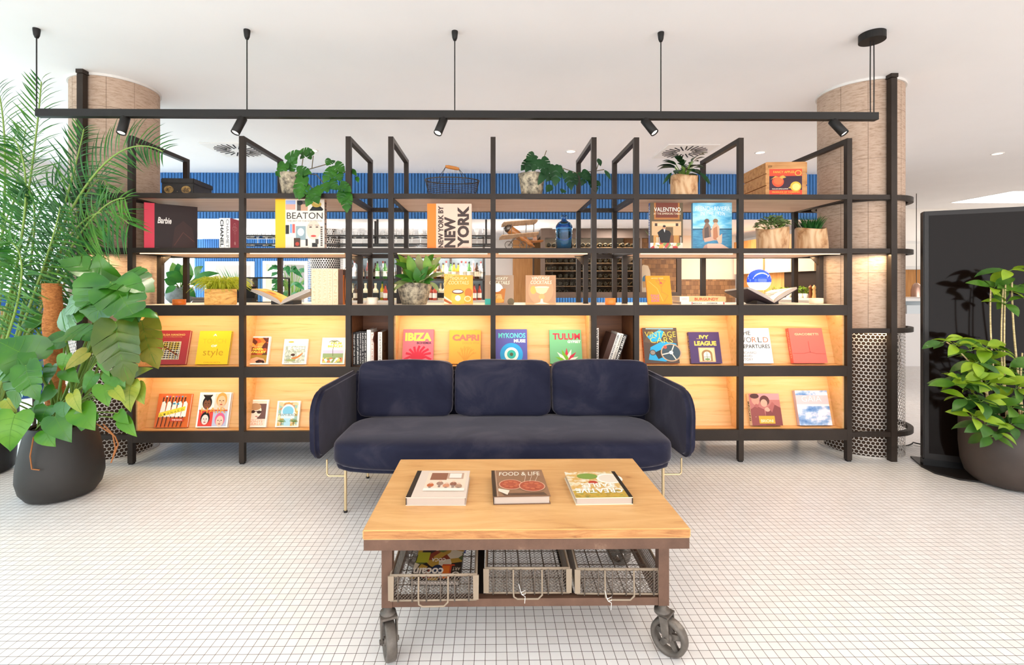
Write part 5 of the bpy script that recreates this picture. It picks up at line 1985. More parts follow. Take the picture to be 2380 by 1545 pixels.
a.r(.07, .03, .9, .8, '#e5482c').r(.07, .2, .9, .6, '#3a2030').e(.29, .44, .15, .15, '#e8502c').e(.3, .46, .12, .11, '#ee6a3a').p([(.2, .55), (.1, .5), (.22, .6), (.3, .58)], '#c9a24a').p([(.32, .58), (.42, .62), (.5, .56), (.38, .52)], '#c9a24a')
a.e(.74, .3, .14, .14, '#d9b03a').e(.75, .29, .1, .1, '#ecd07a').p([(.55, .26), (.66, .36), (.6, .24)], '#c9a24a').e(.8, .68, .085, .08, '#d9b04a').e(.8, .68, .065, .06, '#e5482c')
a.t('FANCY APPLES', .17, .68, .7, .745, '#e9b84a', .01).t('PRODUCER SUPPLIES & EXPORT', .14, .215, .55, .25, '#f3e6d0', .01).t('PRODUCE OF TASMANIA', .14, .12, .84, .165, '#e9b84a', .01).t('AUSTRALIA', .32, .05, .65, .095, '#e9b84a', .01)
a.t('STP', .04, .84, .14, .9, '#5a3a20', .01)
a.build('printed_label', t)

# ---- second shelf: two stumps, biplane, blue bottle
for (px, seed, lab, kind) in ((1797, 21, 'carved teak pot with small pale leaves on the second shelf', 'leafy'), (1887, 33, 'carved teak pot with a grassy dark green plant next to the column', 'grassy')):
    b = at(px, 574, 4.05)
    t = thing('potted_plant', lab, 'potted plant', (b.x, 4.07, ZS), group='teak pots on the second shelf')
    stump(t, .118, .176, seed)
    rnd = random.Random(seed)
    fo = MB()
    if kind == 'leafy':
        for k in range(230):
            a, r = rnd.uniform(0, 2 * PI), .12 * math.sqrt(rnd.random())
            z = .17 + .10 * (1 - (r / .15) ** 2) * rnd.uniform(.5, 1.15)
            b0 = Vector((r * math.cos(a), r * math.sin(a), z))
            d = Vector((math.cos(a) * .8 + rnd.uniform(-.5, .5), math.sin(a) * .8 + rnd.uniform(-.5, .5), rnd.uniform(-.3, .6))).normalized()
            leaf(fo, b0, b0 + d * .034, .013, OVAL, (0, -.5, .9), .1, .1)
        st = MB()
        for k in range(30):
            a = rnd.uniform(0, 2 * PI)
            st.tube([(0.02 * math.cos(a), .02 * math.sin(a), .15), (.1 * math.cos(a), .1 * math.sin(a), rnd.uniform(.18, .23))], .0015, 4)
        st.build('stem', STEM, t)
        fo.build('foliage', leafmat('pale_nerve_leaf', '#6a8a4a', '#b5c489', scale=60), t)
    else:
        for k in range(330):
            a = rnd.uniform(0, 2 * PI)
            r = rnd.uniform(.01, .09)
            L = rnd.uniform(.07, .15)
            b0 = Vector((r * math.cos(a), r * math.sin(a), .155))
            d = Vector((math.cos(a) * rnd.uniform(.2, .9), math.sin(a) * rnd.uniform(.2, .9), 1)).normalized()
            leaf(fo, b0, b0 + d * L + Vector((0, 0, -.0)), .0034, BLADE, (math.cos(a), math.sin(a), .3), -.25, .1)
        fo.build('foliage', leafmat('moss_green', '#1f5228', '#3d7a36', scale=30), t)

BOT = bpy.data.materials.new('blue_glass')
BOT.use_nodes = True
bn = BOT.node_tree.nodes['Principled BSDF']
bn.inputs['Base Color'].default_value = lin('#86c2ea')
bn.inputs['Transmission Weight'].default_value = 1.0
bn.inputs['Roughness'].default_value = .02
bn.inputs['IOR'].default_value = 1.38
b = at(1311, 574, 4.08)
t = thing('glass_bottle', 'large sea blue glass bottle beside the model biplane', 'bottle', (b.x, 4.08, ZS))
MB().lathe([(0, .001), (.064, .001), (.069, .008), (.069, .19), (.066, .205), (.05, .228), (.03, .241), (.022, .248), (.021, .275), (.026, .278), (.026, .288), (.019, .288), (.017, .25),
            (.046, .222), (.063, .2), (.0655, .19), (.0655, .01), (0, .008)], seg=40).build('bottle_body', BOT, t)

# model biplane
b = at(1203, 574, 4.06)
t = thing('model_biplane', 'wooden model biplane with wire wheels on the second shelf', 'model plane', (b.x, 4.06, ZS), (0, 0, 0))
WN = noise_mat('polished_walnut', [(.3, '#8f5428'), (.6, '#b5743c'), (.8, '#c98a50')], 6, (2, 2, 8), 4, .3, coord='Object')
WW = noise_mat('pale_wing_wood', [(.3, '#b08a68'), (.7, '#d2b08e')], 5, (9, 2, 2), 4, .45, coord='Object')
MW = M('#6b6158', .35, .8)
M4 = Matrix.Translation((-.085, -.03, .178)) @ Vector((0, 0, 1)).rotation_difference(Vector((.80, .30, -.52))).to_matrix().to_4x4()
MB().lathe([(0, -.004), (.02, -.002), (.034, .01), (.036, .03), (.034, .10), (.028, .17), (.016, .25), (.006, .285), (0, .288)], seg=20, M4=M4).build('fuselage', WN, t)
MB().lathe([(0, -.02), (.024, -.018), (.034, -.004), (.036, .016), (.033, .018)], seg=20, M4=M4).build('cowling', MW, t)


def wing(name, c, L, Wd, mat, th=.006, yaw=.35, pitch=-.12):
    R = Matrix.Translation(c) @ Matrix.Rotation(yaw, 4, 'Z') @ Matrix.Rotation(pitch, 4, 'Y') @ Matrix.Rotation(-.38, 4, 'X')
    m = MB()
    n = [( -L / 2, -Wd / 2), (L / 2, -Wd / 2), (L / 2 + .01, 0), (L / 2, Wd / 2), (-L / 2, Wd / 2), (-L / 2 - .01, 0)]
    m.prism(n, 2, -th / 2, th / 2)
    m.v = [tuple(R @ Vector(v)) for v in m.v]
    return m.build(name, mat, t)


wing('upper_wing', (.015, -.02, .218), .30, .085, WW)
wing('lower_wing', (.01, -.04, .112), .33, .08, WW)
wing('tail_plane', (.155, .075, .075), .13, .035, WN)
MB().prism([(.125, .06), (.17, .075), (.165, .125), (.14, .135)], 1, .078, .083).build('tail_fin', WN, t)
m = MB()
for u in (-.14, -.07, .06, .13):
    for w in (-.02, .025):
        dx, dy = u * math.cos(.35), u * math.sin(.35)
        m.tube([(.012 + dx, -.025 + w + dy, .12 + u * .10), (.015 + dx, -.02 + w + dy, .212 + u * .115)], .0022, 5)
    m.tube([(.012 + dx, -.045 + dy, .12 + u * .1), (.015 + dx, .005 + dy, .212 + u * .115)], .001, 4)
m.build('wing_strut', MW, t)
m = MB()
for k in range(2):
    a = k * PI + .4
    m.bar((-.088, -.035, .18), (-.088 + .05 * math.cos(a) * .3, -.035 - .02, .18 + .055 * math.sin(a)), .012, .003)
m.build('propeller', M('#9a948c', .35, .6), t)
m = MB()
wheels = [(-.075, -.06, .034), (.045, -.045, .034), (.10, .035, .03)]
for (x, y, r) in wheels:
    m.tube([(x + r * math.cos(q) * .93, y + r * math.cos(q) * .35, r + .0 + (r - .003) * math.sin(q)) for q in [2 * PI * i / 24 for i in range(24)]], .003, 6, closed=True)
    for k in range(6):
        q = PI * k / 6
        m.tube([(x + r * math.cos(q) * .93, y + r * math.cos(q) * .35, r + r * .95 * math.sin(q)), (x - r * math.cos(q) * .93, y - r * math.cos(q) * .35, r - r * .95 * math.sin(q))], .0008, 4)
m.build('wheel', MW, t)
m = MB()
for (x, y, r) in wheels[:2]:
    m.tube([(x, y, r), (0, -.02, .12)], .0028, 5).tube([(x, y, r), (-.02, -.02, .115)], .0022, 5)
m.tube([(-.075, -.06, .034), (.045, -.045, .034)], .002, 5).tube([(.10, .035, .03), (.06, .03, .1)], .0025, 5)
m.build('landing_gear', MW, t)

# ---- counter: candles, planters, lamp
def candle(px, w_px, h, col, y, lab, glow=0.0):
    b = at(px, 708, y)
    r = w_px / 2 * y / FPX
    t = thing('candle_bowl', lab, 'candle', (b.x, y, ZC), group=None)
    MB().lathe([(0, .0), (r * .9, 0), (r, .004), (r, h), (r - .004, h), (r - .005, .012), (0, .012)], seg=32).build('glass_bowl', M(col, .3), t)
    wx = MB().disc((0, 0, h * .72), r - .0055, 24).build('wax', M('#f1dfc4', .6), t)
    MB().tube([(0, 0, h * .72), (.001, 0, h * .72 + .01)], .0012, 5).build('wick', M('#2a2421', .8), wx)
    return t


candle(416.5, 27.5, .045, '#e5762a', 4.0, 'orange candle bowl on the counter behind the monstera leaves')
candle(865, 24.5, .060, '#ecdac4', 4.0, 'cream candle bowl on the counter in front of the bar bottles')
candle(1418.5, 24.5, .054, '#ee8a3c', 4.0, 'orange candle bowl in the narrow bay before the wine cabinet')
candle(1897, 29, .050, '#f3e0c6', 4.15, 'cream candle bowl on the counter beside the cork column')

b = at(508, 709, 4.06)
t = thing('box_planter', 'square yellow wood planter with shaggy lime plant', 'potted plant', (b.x, 4.10, ZC), (0, 0, .47))
w = .115
m = MB()
m.box(-w, w, -w, w, 0, .128)
m.build('pot', PLANKP, t, bevel=.004)
MB().box(-w + .012, w - .012, -w + .012, w - .012, .128, .130).build('soil', SOIL, t)
rnd = random.Random(5)
fo = MB()
for k in range(420):
    a = rnd.uniform(0, 2 * PI)
    r = rnd.uniform(0, .10)
    b0 = Vector((r * math.cos(a), r * math.sin(a), .128))
    R_ = rnd.uniform(.05, .17)
    hgt = rnd.uniform(.03, .12)
    c0 = b0 + Vector((math.cos(a) * R_ * .4, math.sin(a) * R_ * .4, hgt + .05))
    e0 = b0 + Vector((math.cos(a) * R_ + rnd.uniform(-.02, .02), math.sin(a) * R_ + rnd.uniform(-.02, .02), hgt - .02 - R_ * .3))
    fo.tube(bez(b0, c0, e0, 5), [.0022, .002, .002, .0018, .0016, .0008], 4, cap=False)
fo.build('foliage', GRY, t)

b = at(963, 709, 4.10)
t = thing('potted_plant', 'broad leaved green plant in a speckled stone bowl on the counter', 'potted plant', (b.x, 4.10, ZC))
pot(t, [(0, 0), (.100, 0), (.148, .165), (.146, .178), (.134, .178), (.13, .15)], STONE, .158, .134)
fo, st = MB(), MB()
rnd = random.Random(12)
o = t.location
for (bx, by, tx, ty, hwp, yy, k) in ((958, 625, 916, 612, 10, 4.0, 0), (958, 640, 918, 600, 10, 4.05, 1), (955, 640, 925, 590, 11, 4.05, 1), (960, 640, 948, 592, 12, 4.0, 1), (965, 640, 958, 600, 12, 4.15, 0), (975, 640, 972, 588, 11, 4.05, 2),
                                    (985, 640, 1008, 588, 13, 4.1, 1), (995, 640, 990, 592, 11, 4.0, 1), (995, 635, 1026, 596, 12, 4.0, 2), (988, 645, 1022, 612, 10, 3.98, 1), (990, 650, 1034, 634, 8, 3.98, 2), (965, 650, 1005, 618, 9, 3.97, 2),
                                    (955, 650, 916, 640, 9, 3.98, 0), (955, 655, 912, 660, 7, 3.98, 2), (962, 652, 940, 625, 10, 3.95, 0), (975, 655, 1000, 640, 9, 3.95, 2), (985, 655, 1010, 650, 8, 3.95, 0), (970, 655, 968, 620, 10, 3.95, 0),
                                    (978, 655, 995, 618, 10, 3.95, 0), (1000, 655, 1022, 680, 6, 3.93, 2), (945, 655, 908, 680, 5, 3.96, 2), (970, 650, 985, 605, 10, 4.2, 1), (950, 650, 938, 608, 10, 4.2, 1), (960, 655, 930, 650, 8, 3.92, 0), (985, 655, 1000, 660, 7, 3.92, 0)):
    p, q = at(bx, by, yy) - o, at(tx, ty, yy - .03) - o
    st.tube([(rnd.uniform(-.03, .03), rnd.uniform(-.03, .03), .16), tuple(p)], .004, 5)
    leaf(fo, p, q, hwp * yy / FPX, OVAL, (.1, -.6, .75), .15, .22, k)
st.build('stem', STEM, t)
fo.build('foliage', [GR1, GR3, leafmat('pale_green_leaf', '#8f9a5a', '#c3c08a', scale=12)], t)

# globe lamp
b = at(1764, 706, 4.36)
t = thing('globe_lamp', 'glowing table lamp with a blue and white glass globe on a brass base', 'table lamp', (b.x, 4.36, ZC))
MB().lathe([(0, 0), (.05, 0), (.05, .115), (.044, .12), (0, .12)], seg=32).build('brass_base', M('#d9b678', .3, .85), t)
n = 16
ca = .098
pts = [(ca * math.sin(PI * i / n), .205 - ca * math.cos(PI * i / n)) for i in range(n + 1)]
lo = [p for p in pts if p[1] <= .185] + [(ca * math.sqrt(1 - (.02 / ca) ** 2), .185)]
up_ = [(ca * math.sqrt(1 - (.02 / ca) ** 2), .185)] + [p for p in pts if p[1] > .185]
MB().lathe(lo, seg=36).build('glowing_bowl', M('#fff4e6', .3, emit=1.6), t)
BGL = noise_mat('blue_glass_dome', [(.3, '#1440d8'), (.6, '#2a56e8'), (.9, '#5a30c8')], 2, (1, 1, 1), 1, .05, coord='Object', coat=.6)
nt = BGL.node_tree
pb = nt.nodes['Principled BSDF']
pb.inputs['Emission Color'].default_value = lin('#2a50ff')
pb.inputs['Emission Strength'].default_value = .25
MB().lathe(up_, seg=36).build('blue_dome', BGL, t)
# ------------------------------------------------------------------ big floor plants
POTM = noise_mat('matte_taupe_pot', [(.3, '#211e1c'), (.7, '#292522')], 5, rough=.6, coord='Object')
# tapered egg pot with the monstera
MX, MY = -2.915, 3.36
t = thing('monstera_plant', 'large monstera with a moss pole in a rounded taupe pot', 'potted plant', (MX, MY, 0))
MB().lathe([(0, 0), (.15, 0), (.185, .012), (.218, .06), (.234, .13), (.232, .2), (.222, .28), (.205, .37), (.188, .45), (.178, .475), (.168, .478), (.16, .46)], seg=48).build('pot', POTM, t)
MB().disc((0, 0, .452), .162, 28).build('soil', SOIL, t)
o = t.location
COIR = noise_mat('coir_moss', [(.3, '#7a4822'), (.5, '#b87238'), (.75, '#dc9a58')], 40, (1, 1, 2), 8, .95, bump=.9, coord='Object', bump_dist=.012, nrough=.75)
a, b = at(131, 985, 3.42) - o, at(121, 660, 3.42) - o
rnd = random.Random(2)
pm = MB()
pp, rr = [], []
for i in range(25):
    pp.append(a.lerp(b, i / 24) + Vector((.004 * math.sin(i), .004 * math.cos(i * 1.3), 0)))
    rr.append(.055 + rnd.uniform(-.003, .003))
pm.tube(pp, rr, 18)
for i in range(900):        # loose fibres standing off the pole
    k = rnd.random()
    q = a.lerp(b, k)
    an = rnd.uniform(0, 2 * PI)
    n = Vector((math.cos(an), math.sin(an), rnd.uniform(-.4, .4)))
    s = q + n * .054
    pm.tube([s, s + n * .008 + Vector((rnd.uniform(-.012, .012), rnd.uniform(-.012, .012), rnd.uniform(-.01, .01)))], .0008, 3, cap=False)
pm.build('moss_pole', COIR, t)
FCAM = (.25, -.8, .55)
big = [  # base px, tip px, half width px, depth, profile, material, up
    (258, 655, 222, 748, 66, 3.22, SPLIT, 0, (.1, -.75, .65)), (268, 655, 352, 672, 48, 3.25, SPLIT4, 0, (.0, -.55, .85)), (262, 660, 318, 742, 52, 3.18, SPLIT4, 0, (.2, -.8, .5)),
    (250, 655, 140, 600, 34, 3.3, SPLIT4, 1, (0, -.6, .8)), (252, 658, 225, 588, 30, 3.35, HEART, 0, (.3, -.9, .2)),
    (250, 668, 148, 725, 48, 3.28, SPLIT4, 0, (-.2, -.8, .5)),
    (270, 748, 298, 888, 47, 3.12, SPLIT, 2, (.2, -.9, .35)), (275, 742, 368, 735, 26, 3.15, OVAL, 0, (0, -.4, .9)), (262, 752, 225, 812, 36, 3.16, HEART, 1, (-.3, -.8, .5)), (330, 745, 362, 850, 38, 3.3, SPLIT4, 3, (.2, -.9, .3)),
    (150, 790, 95, 815, 32, 3.2, HEART, 1, (0, -.7, .7)), (150, 780, 235, 785, 32, 3.15, SPLIT4, 1, (0, -.6, .8)), (145, 770, 200, 720, 34, 3.3, SPLIT4, 0, (0, -.9, .4)), (80, 760, 140, 735, 24, 3.5, HEART, 0, (0, -.7, .7)), (110, 745, 40, 765, 24, 3.5, HEART, 0, (0, -.7, .7)),
    (82, 838, -10, 790, 52, 3.1, HEART, 0, (0, -.8, .6)), (75, 845, 30, 945, 42, 3.05, SPLIT4, 1, (-.2, -.9, .4)), (60, 850, 85, 925, 30, 3.0, SPLIT4, 0, (.2, -.9, .4)), (70, 850, -20, 870, 40, 3.05, SPLIT4, 0, (-.2, -.8, .5)),
]
small = [
    (35, 962, 20, 1050, 46, 3.0, 4), (110, 945, 95, 985, 27, 3.08, 0), (78, 945, 112, 968, 22, 3.1, 4), (128, 968, 165, 1028, 30, 3.02, 0), (150, 935, 150, 972, 24, 3.05, 0), (185, 950, 220, 1000, 30, 3.05, 4), (205, 960, 188, 1002, 26, 3.05, 0),
    (105, 1000, 128, 1038, 26, 3.03, 4), (262, 862, 290, 905, 26, 3.1, 0), (240, 895, 252, 945, 22, 3.08, 4), (265, 905, 292, 935, 14, 3.05, 5), (305, 890, 302, 958, 26, 3.12, 5), (318, 895, 335, 940, 18, 3.14, 5), (285, 975, 318, 1015, 16, 3.12, 4), (275, 960, 300, 985, 14, 3.12, 4),
    (170, 915, 190, 960, 18, 3.05, 5), (155, 825, 145, 862, 24, 3.12, 4), (122, 850, 110, 895, 20, 3.15, 0), (200, 820, 150, 860, 18, 3.1, 3), (240, 830, 255, 875, 16, 3.1, 4), (310, 870, 355, 855, 12, 3.2, 5),
    (0, 935, -30, 1020, 25, 3.1, 4), (15, 930, 40, 960, 16, 3.08, 5), (150, 860, 185, 890, 18, 3.12, 0), (220, 870, 195, 915, 20, 3.12, 0), (125, 905, 90, 940, 20, 3.1, 0), (230, 800, 252, 850, 12, 3.12, 5),
]
fo, st = MB(), MB()
root = Vector((0, 0, .46))
for i, (bx, by, tx, ty, hwp, yy, prof, mt, up) in enumerate(big):
    p, q = at(bx, by, yy) - o, at(tx, ty, yy - .05) - o
    leaf(fo, p, q, hwp * yy / FPX, prof, up, .2, .2, mt, vein=6)
    r0 = root + Vector((rnd.uniform(-.07, .07), rnd.uniform(-.06, .06), 0))
    mid = (r0 + p) / 2 + Vector((0, .05, .08))
    st.tube(bez(r0, mid, p, 8), [.011 - .0006 * k for k in range(9)], 7)
for i, (bx, by, tx, ty, hwp, yy, mt) in enumerate(small):
    p, q = at(bx, by, yy) - o, at(tx, ty, yy - .03) - o
    leaf(fo, p, q, hwp * yy / FPX, HEART, (rnd.uniform(-.3, .3), -.85, .4), .14, .14, mt, vein=6)
    r0 = root + Vector((rnd.uniform(-.1, .1), rnd.uniform(-.1, .05), 0))
    mid = (r0 + p) / 2 + Vector((0, -.02, .10))
    st.tube(bez(r0, mid, p, 7), [.006 - .0004 * k for k in range(8)], 6)
mats = [GRM, leafmat('monstera_grey_green', '#2c6a24', '#4f8630', .28, 5, .66, .42), leafmat('monstera_olive', '#435f1c', '#6f7a2a', .28, 6, .66, .42), leafmat('monstera_pale', '#8a8a2c', '#b5a544', .35, 8), GRT, leafmat('philodendron_light', '#86a22c', '#b9b748', .35, 8), M('#4f7a2c', .5, spec=.2)]
fo.build('foliage', mats, t)
st.build('stem', STEM, t)
rt = MB()
for P in ([(225, 985), (262, 1010), (268, 1040), (262, 1065)], [(240, 985), (268, 1015), (275, 1032), (258, 1075)], [(78, 1015), (70, 1060), (74, 1090), (92, 1092)]):
    pts = [at(x, y, 3.12) - o for x, y in P]
    fine = []
    for i in range(len(pts) - 1):
        fine += [pts[i].lerp(pts[i + 1], k / 4) for k in range(4)]
    rt.tube(fine + [pts[-1]], .004, 6)
rt.build('aerial_root', M('#9a6238', .8), t)

# areca palm in a black pot
PX_, PY_ = -3.93, 3.74
t = thing('palm_plant', 'tall feathery palm in a black pot by the windows', 'potted plant', (PX_, PY_, 0))
MB().lathe([(0, 0), (.22, 0), (.25, .02), (.272, .3), (.272, .5), (.255, .505), (.25, .46)], seg=40).build('pot', M('#1f1d1d', .45), t)
MB().disc((0, 0, .462), .252, 28).build('soil', SOIL, t)
o = t.location
rnd = random.Random(9)
fr, stm = MB(), MB()


def frond(pts, ll, n=34, tipw=.008, droop=.35, start=.3, mt=0):
    B = bez(pts[0], pts[1], pts[2], 24)
    stm.tube(B, [.010 * (1 - .8 * i / 24) + .002 for i in range(25)], 6)
    for i in range(n):
        k = start + (1 - start) * i / (n - 1)
        f = k * 24
        a0 = min(int(f), 23)
        p = B[a0].lerp(B[a0 + 1], f - a0)
        d = (B[a0 + 1] - B[a0]).normalized()
        side = d.cross(Vector((0, -1, .25)) - d * d.dot(Vector((0, -1, .25)))).normalized()
        prog = (k - start) / (1 - start)
        L = ll * (.45 + .75 * math.sin(PI * min(1, prog * .85 + .12))) * rnd.uniform(.85, 1.1)
        for s in (-1, 1):
            e = (d * (.55 + .3 * prog) + side * s * .85 + Vector((rnd.uniform(-.08, .08), rnd.uniform(-.3, .1), 0))).normalized()
            q = p + e * L + Vector((0, 0, -droop * L * rnd.uniform(.5, 1.1)))
            leaf(fr, p, q, tipw * rnd.uniform(.8, 1.15), LANCE, (0, -.9, .5), .18, .15, mt if rnd.random() < .8 else 1 - mt)


def PXY(x, y, Y):
    return at(x, y, Y) - o


base = lambda dx, dy: Vector((dx, dy, .46))
FR = [((.2, -.05), (80, 420, 3.7), (96, 190, 3.6), .26, .1), ((.2, .0), (190, 250, 3.6), (378, 352, 3.35), .27, .05), ((.18, .06), (160, 380, 3.6), (300, 520, 3.4), .3, .6),
      ((.1, 0), (40, 380, 3.9), (-5, 205, 3.8), .3, .3), ((.05, .05), (10, 480, 3.8), (-70, 330, 3.7), .3, .4), ((.2, .0), (150, 520, 3.6), (235, 640, 3.5), .28, .7),
      ((.12, -.08), (120, 430, 3.5), (30, 320, 3.4), .3, .4), ((.1, .1), (60, 420, 3.8), (170, 410, 3.7), .3, .5), ((.0, .08), (-20, 520, 3.9), (50, 440, 3.7), .28, .5),
      ((.2, .08), (210, 330, 3.75), (250, 430, 3.6), .28, .5), ((.15, -.1), (110, 600, 3.4), (20, 560, 3.4), .26, .6), ((.2, -.05), (130, 560, 3.5), (140, 480, 3.4), .28, .4),
      ((.05, -.05), (20, 640, 3.5), (-30, 520, 3.4), .26, .5), ((.2, .05), (170, 430, 3.65), (195, 300, 3.55), .27, .3), ((.22, .04), (140, 640, 3.7), (230, 545, 3.6), .26, .4), ((.1, .1), (90, 560, 4.1), (120, 640, 4.0), .24, .5),
      ((.02, .1), (30, 450, 4.2), (60, 300, 4.2), .3, .3), ((.2, .02), (120, 470, 3.7), (60, 430, 3.4), .28, .6), ((.15, .05), (180, 460, 3.6), (290, 460, 3.4), .28, .5)]
for k, (b_, c_, t_, ll, dr) in enumerate(FR):
    frond([base(*b_), PXY(*c_), PXY(*t_)], ll, 34, .0062, dr, .3, k % 2)
for k in range(9):     # canes
    x = rnd.uniform(-.02, .24)
    y = rnd.uniform(-.12, .12)
    stm.tube([(x, y, .45), (x + .03, y, .75), (x + .05 + rnd.uniform(-.05, .05), y, 1.25)], [.017, .013, .008], 7, 1)
fr.build('foliage', [GRP, leafmat('palm_deep_green', '#235c28', '#3f8438', scale=6)], t)
stm.build('stem', [M('#7f9a4a', .5), noise_mat('palm_cane', [(.3, '#8a6a3a'), (.6, '#b09a5a'), (.8, '#c9b878')], 16, (1, 1, 6), 4, .6)], t)

# slender plant in a bucket pot at the right
PXR, PYR, RR = 3.69, 3.46, .268
t = thing('cane_plant', 'slender light green plant with pale canes in a brown grey bucket pot', 'potted plant', (PXR, PYR, 0))
MB().lathe([(0, 0), (.15, 0), (.195, .015), (.235, .06), (.258, .14), (RR, .26), (RR, .475), (RR - .02, .478), (RR - .024, .44)], seg=48).build('pot', noise_mat('matte_brown_pot', [(.3, '#382d27'), (.7, '#42362f')], 5, rough=.6), t)
MB().disc((0, 0, .442), RR - .022, 28).build('soil', noise_mat('pale_soil', [(.3, '#4a3420'), (.7, '#7a5a38')], 40, rough=.95), t)
o = t.location
CANE = noise_mat('pale_cane', [(.3, '#a08a5a'), (.6, '#d2bd88'), (.8, '#ece0b8')], 20, (1, 1, 8), 3, .6)
st, fo = MB(), MB()
rnd = random.Random(31)
tips = []
for (P, r) in (([(2325, 1000), (2296, 800), (2303, 672)], .006), ([(2345, 1000), (2318, 860), (2332, 668)], .006), ([(2340, 1000), (2330, 840), (2337, 660)], .006), ([(2290, 1000), (2300, 900), (2285, 850)], .008),
               ([(2370, 1000), (2370, 880), (2376, 820)], .007), ([(2310, 1000), (2290, 850), (2200, 795)], .006), ([(2310, 1000), (2330, 930), (2250, 880)], .006), ([(2380, 1000), (2350, 760), (2352, 650)], .007)):
    pts = [at(x, y, 3.42 + .02 * (i == 0)) - o for i, (x, y) in enumerate(P)]
    pts[0].z = .44
    st.tube(bez(pts[0], pts[1], pts[2], 14), [r * (1 - .3 * k / 14) for k in range(15)], 8)


def whorl(px, py, yy, n, L, mt=0, sp=1.0):
    c = at(px, py, yy) - o
    a0 = rnd.uniform(0, 6)
    for k in range(n):
        a = a0 + 2 * PI * k / n + rnd.uniform(-.3, .3)
        d = Vector((math.cos(a), math.sin(a) * .8, rnd.uniform(-.75, .5) * sp)).normalized()
        p = c + d * .018
        l = L * rnd.uniform(.75, 1.15)
        st.tube([c + Vector((0, 0, -.01)), p], .0018, 5, 1)
        leaf(fo, p, p + d * l, l * .25, OVAL, (rnd.uniform(-.5, .5), -rnd.uniform(.2, .9), .8), .25, .14, mt if rnd.random() < .7 else (mt + 1) % 3)


for (x, y, yy, n, L, m_) in ((2345, 626, 3.4, 5, .15, 1), (2308, 668, 3.42, 4, .13, 0), (2335, 672, 3.42, 5, .15, 0), (2335, 702, 3.38, 5, .13, 0), (2365, 660, 3.45, 4, .13, 0), (2192, 792, 3.35, 4, .12, 1), (2222, 800, 3.36, 5, .13, 1), (2255, 812, 3.36, 4, .12, 0),
                            (2290, 805, 3.4, 5, .15, 0), (2320, 815, 3.4, 5, .14, 1), (2268, 840, 3.33, 6, .13, 1), (2300, 850, 3.36, 6, .15, 0), (2340, 855, 3.42, 6, .14, 0), (2235, 885, 3.3, 6, .14, 1), (2260, 885, 3.3, 6, .14, 1),
                            (2290, 890, 3.3, 6, .15, 1), (2325, 895, 3.36, 6, .14, 0), (2360, 900, 3.4, 6, .14, 0), (2250, 925, 3.25, 6, .13, 1), (2280, 930, 3.25, 6, .15, 1), (2310, 940, 3.3, 6, .14, 0), (2350, 945, 3.35, 6, .14, 2),
                            (2262, 968, 3.22, 6, .13, 1), (2290, 985, 3.2, 6, .15, 1), (2315, 1000, 3.22, 5, .14, 1), (2345, 985, 3.28, 6, .14, 2), (2372, 965, 3.35, 6, .14, 2), (2376, 860, 3.45, 5, .14, 2)):
    whorl(x, y, yy, n, L, m_)
    if y > 770 and rnd.random() < .2:
        whorl(x + rnd.uniform(-22, 22), y + rnd.uniform(-20, 14), yy + rnd.uniform(-.08, .10), n, L, (m_ + 1) % 3)
st.build('stem', [CANE, STEM], t)
fo.build('foliage', [leafmat('mid_leaf', '#3d6e20', '#6f9630', .32), leafmat('yellow_green_leaf', '#7fa522', '#b4c83c', .32), leafmat('dull_green_leaf', '#365f2a', '#5f8a3c', .32)], t)  # leaf greens of the plant itself: mid, yellowish and duller
# ------------------------------------------------------------------ ceiling fittings
VENTW = M('#f1ece7', .5)
VENTB = M('#1d1b1a', .7)


def vent(px, label):
    c = Vector((at(px, 350, 6.15).x, 6.17, HC))
    t = thing('ceiling_vent', label, 'air vent', c)
    MB().box(-.31, .31, -.31, .31, -.012, 0).build('panel', VENTW, t)
    m = MB()
    for k in range(24):
        a = 2 * PI * k / 24
        d, n = Vector((math.cos(a), math.sin(a), 0)), Vector((-math.sin(a), math.cos(a), 0))
        r0 = .13 if k % 2 else .09
        m.hexa([d * r0 - n * .007 + Vector((0, 0, -.0165)), d * .27 - n * .007 + Vector((0, 0, -.0165)), d * .27 + n * .007 + Vector((0, 0, -.0165)), d * r0 + n * .007 + Vector((0, 0, -.0165)),
                d * r0 - n * .007 + Vector((0, 0, -.011)), d * .27 - n * .007 + Vector((0, 0, -.011)), d * .27 + n * .007 + Vector((0, 0, -.011)), d * r0 + n * .007 + Vector((0, 0, -.011))])
    m.build('slot', VENTB, t, recalc=True)


vent(552, 'square ceiling vent with radial slots over the guides end of the bookcase')
vent(1592, 'square ceiling vent with radial slots above the dark plant in the teak pot')
DLT = M('#fff1dc', .4, emit=3.0)
for i, (px, py, z, lab) in enumerate(((1327, 351, HC, 'round ceiling downlight above the trailing plant by the narrow bay'), (1767, 352, HC, 'round ceiling downlight above the apple crate'), (727, 351, HC, 'round ceiling downlight half behind the trailing plant leaves'),
                                      (2318, 353, HC, 'round ceiling downlight on the plain ceiling above the screen'), (967, 530, HL, 'round downlight in the low bar ceiling left of the tan lettered book'),
                                      (1126, 531, HL, 'round downlight in the low bar ceiling right of the tan lettered book'), (1288, 531, HL, 'round downlight in the low bar ceiling by the blue bottle'), (518, 511, HL, 'round downlight in the low bar ceiling above the paired fashion books'))):
    Yd = (z - EYE) * FPX / (CY - py)
    x = at(px, py, Yd).x
    t = thing('downlight', lab, 'ceiling light', (x, Yd, z), group='ceiling downlights')
    MB().lathe([(.052, -.006), (.066, -.006), (.07, 0)], seg=24).build('trim_ring', VENTW, t)
    MB().disc((0, 0, -.003), .052, 20).build('lens', DLT, t)
Ya, Yb_ = (HC - EYE) * FPX / (CY - 468), (HC - EYE) * FPX / (CY - 441)
xa = at(2212, 460, Ya).x
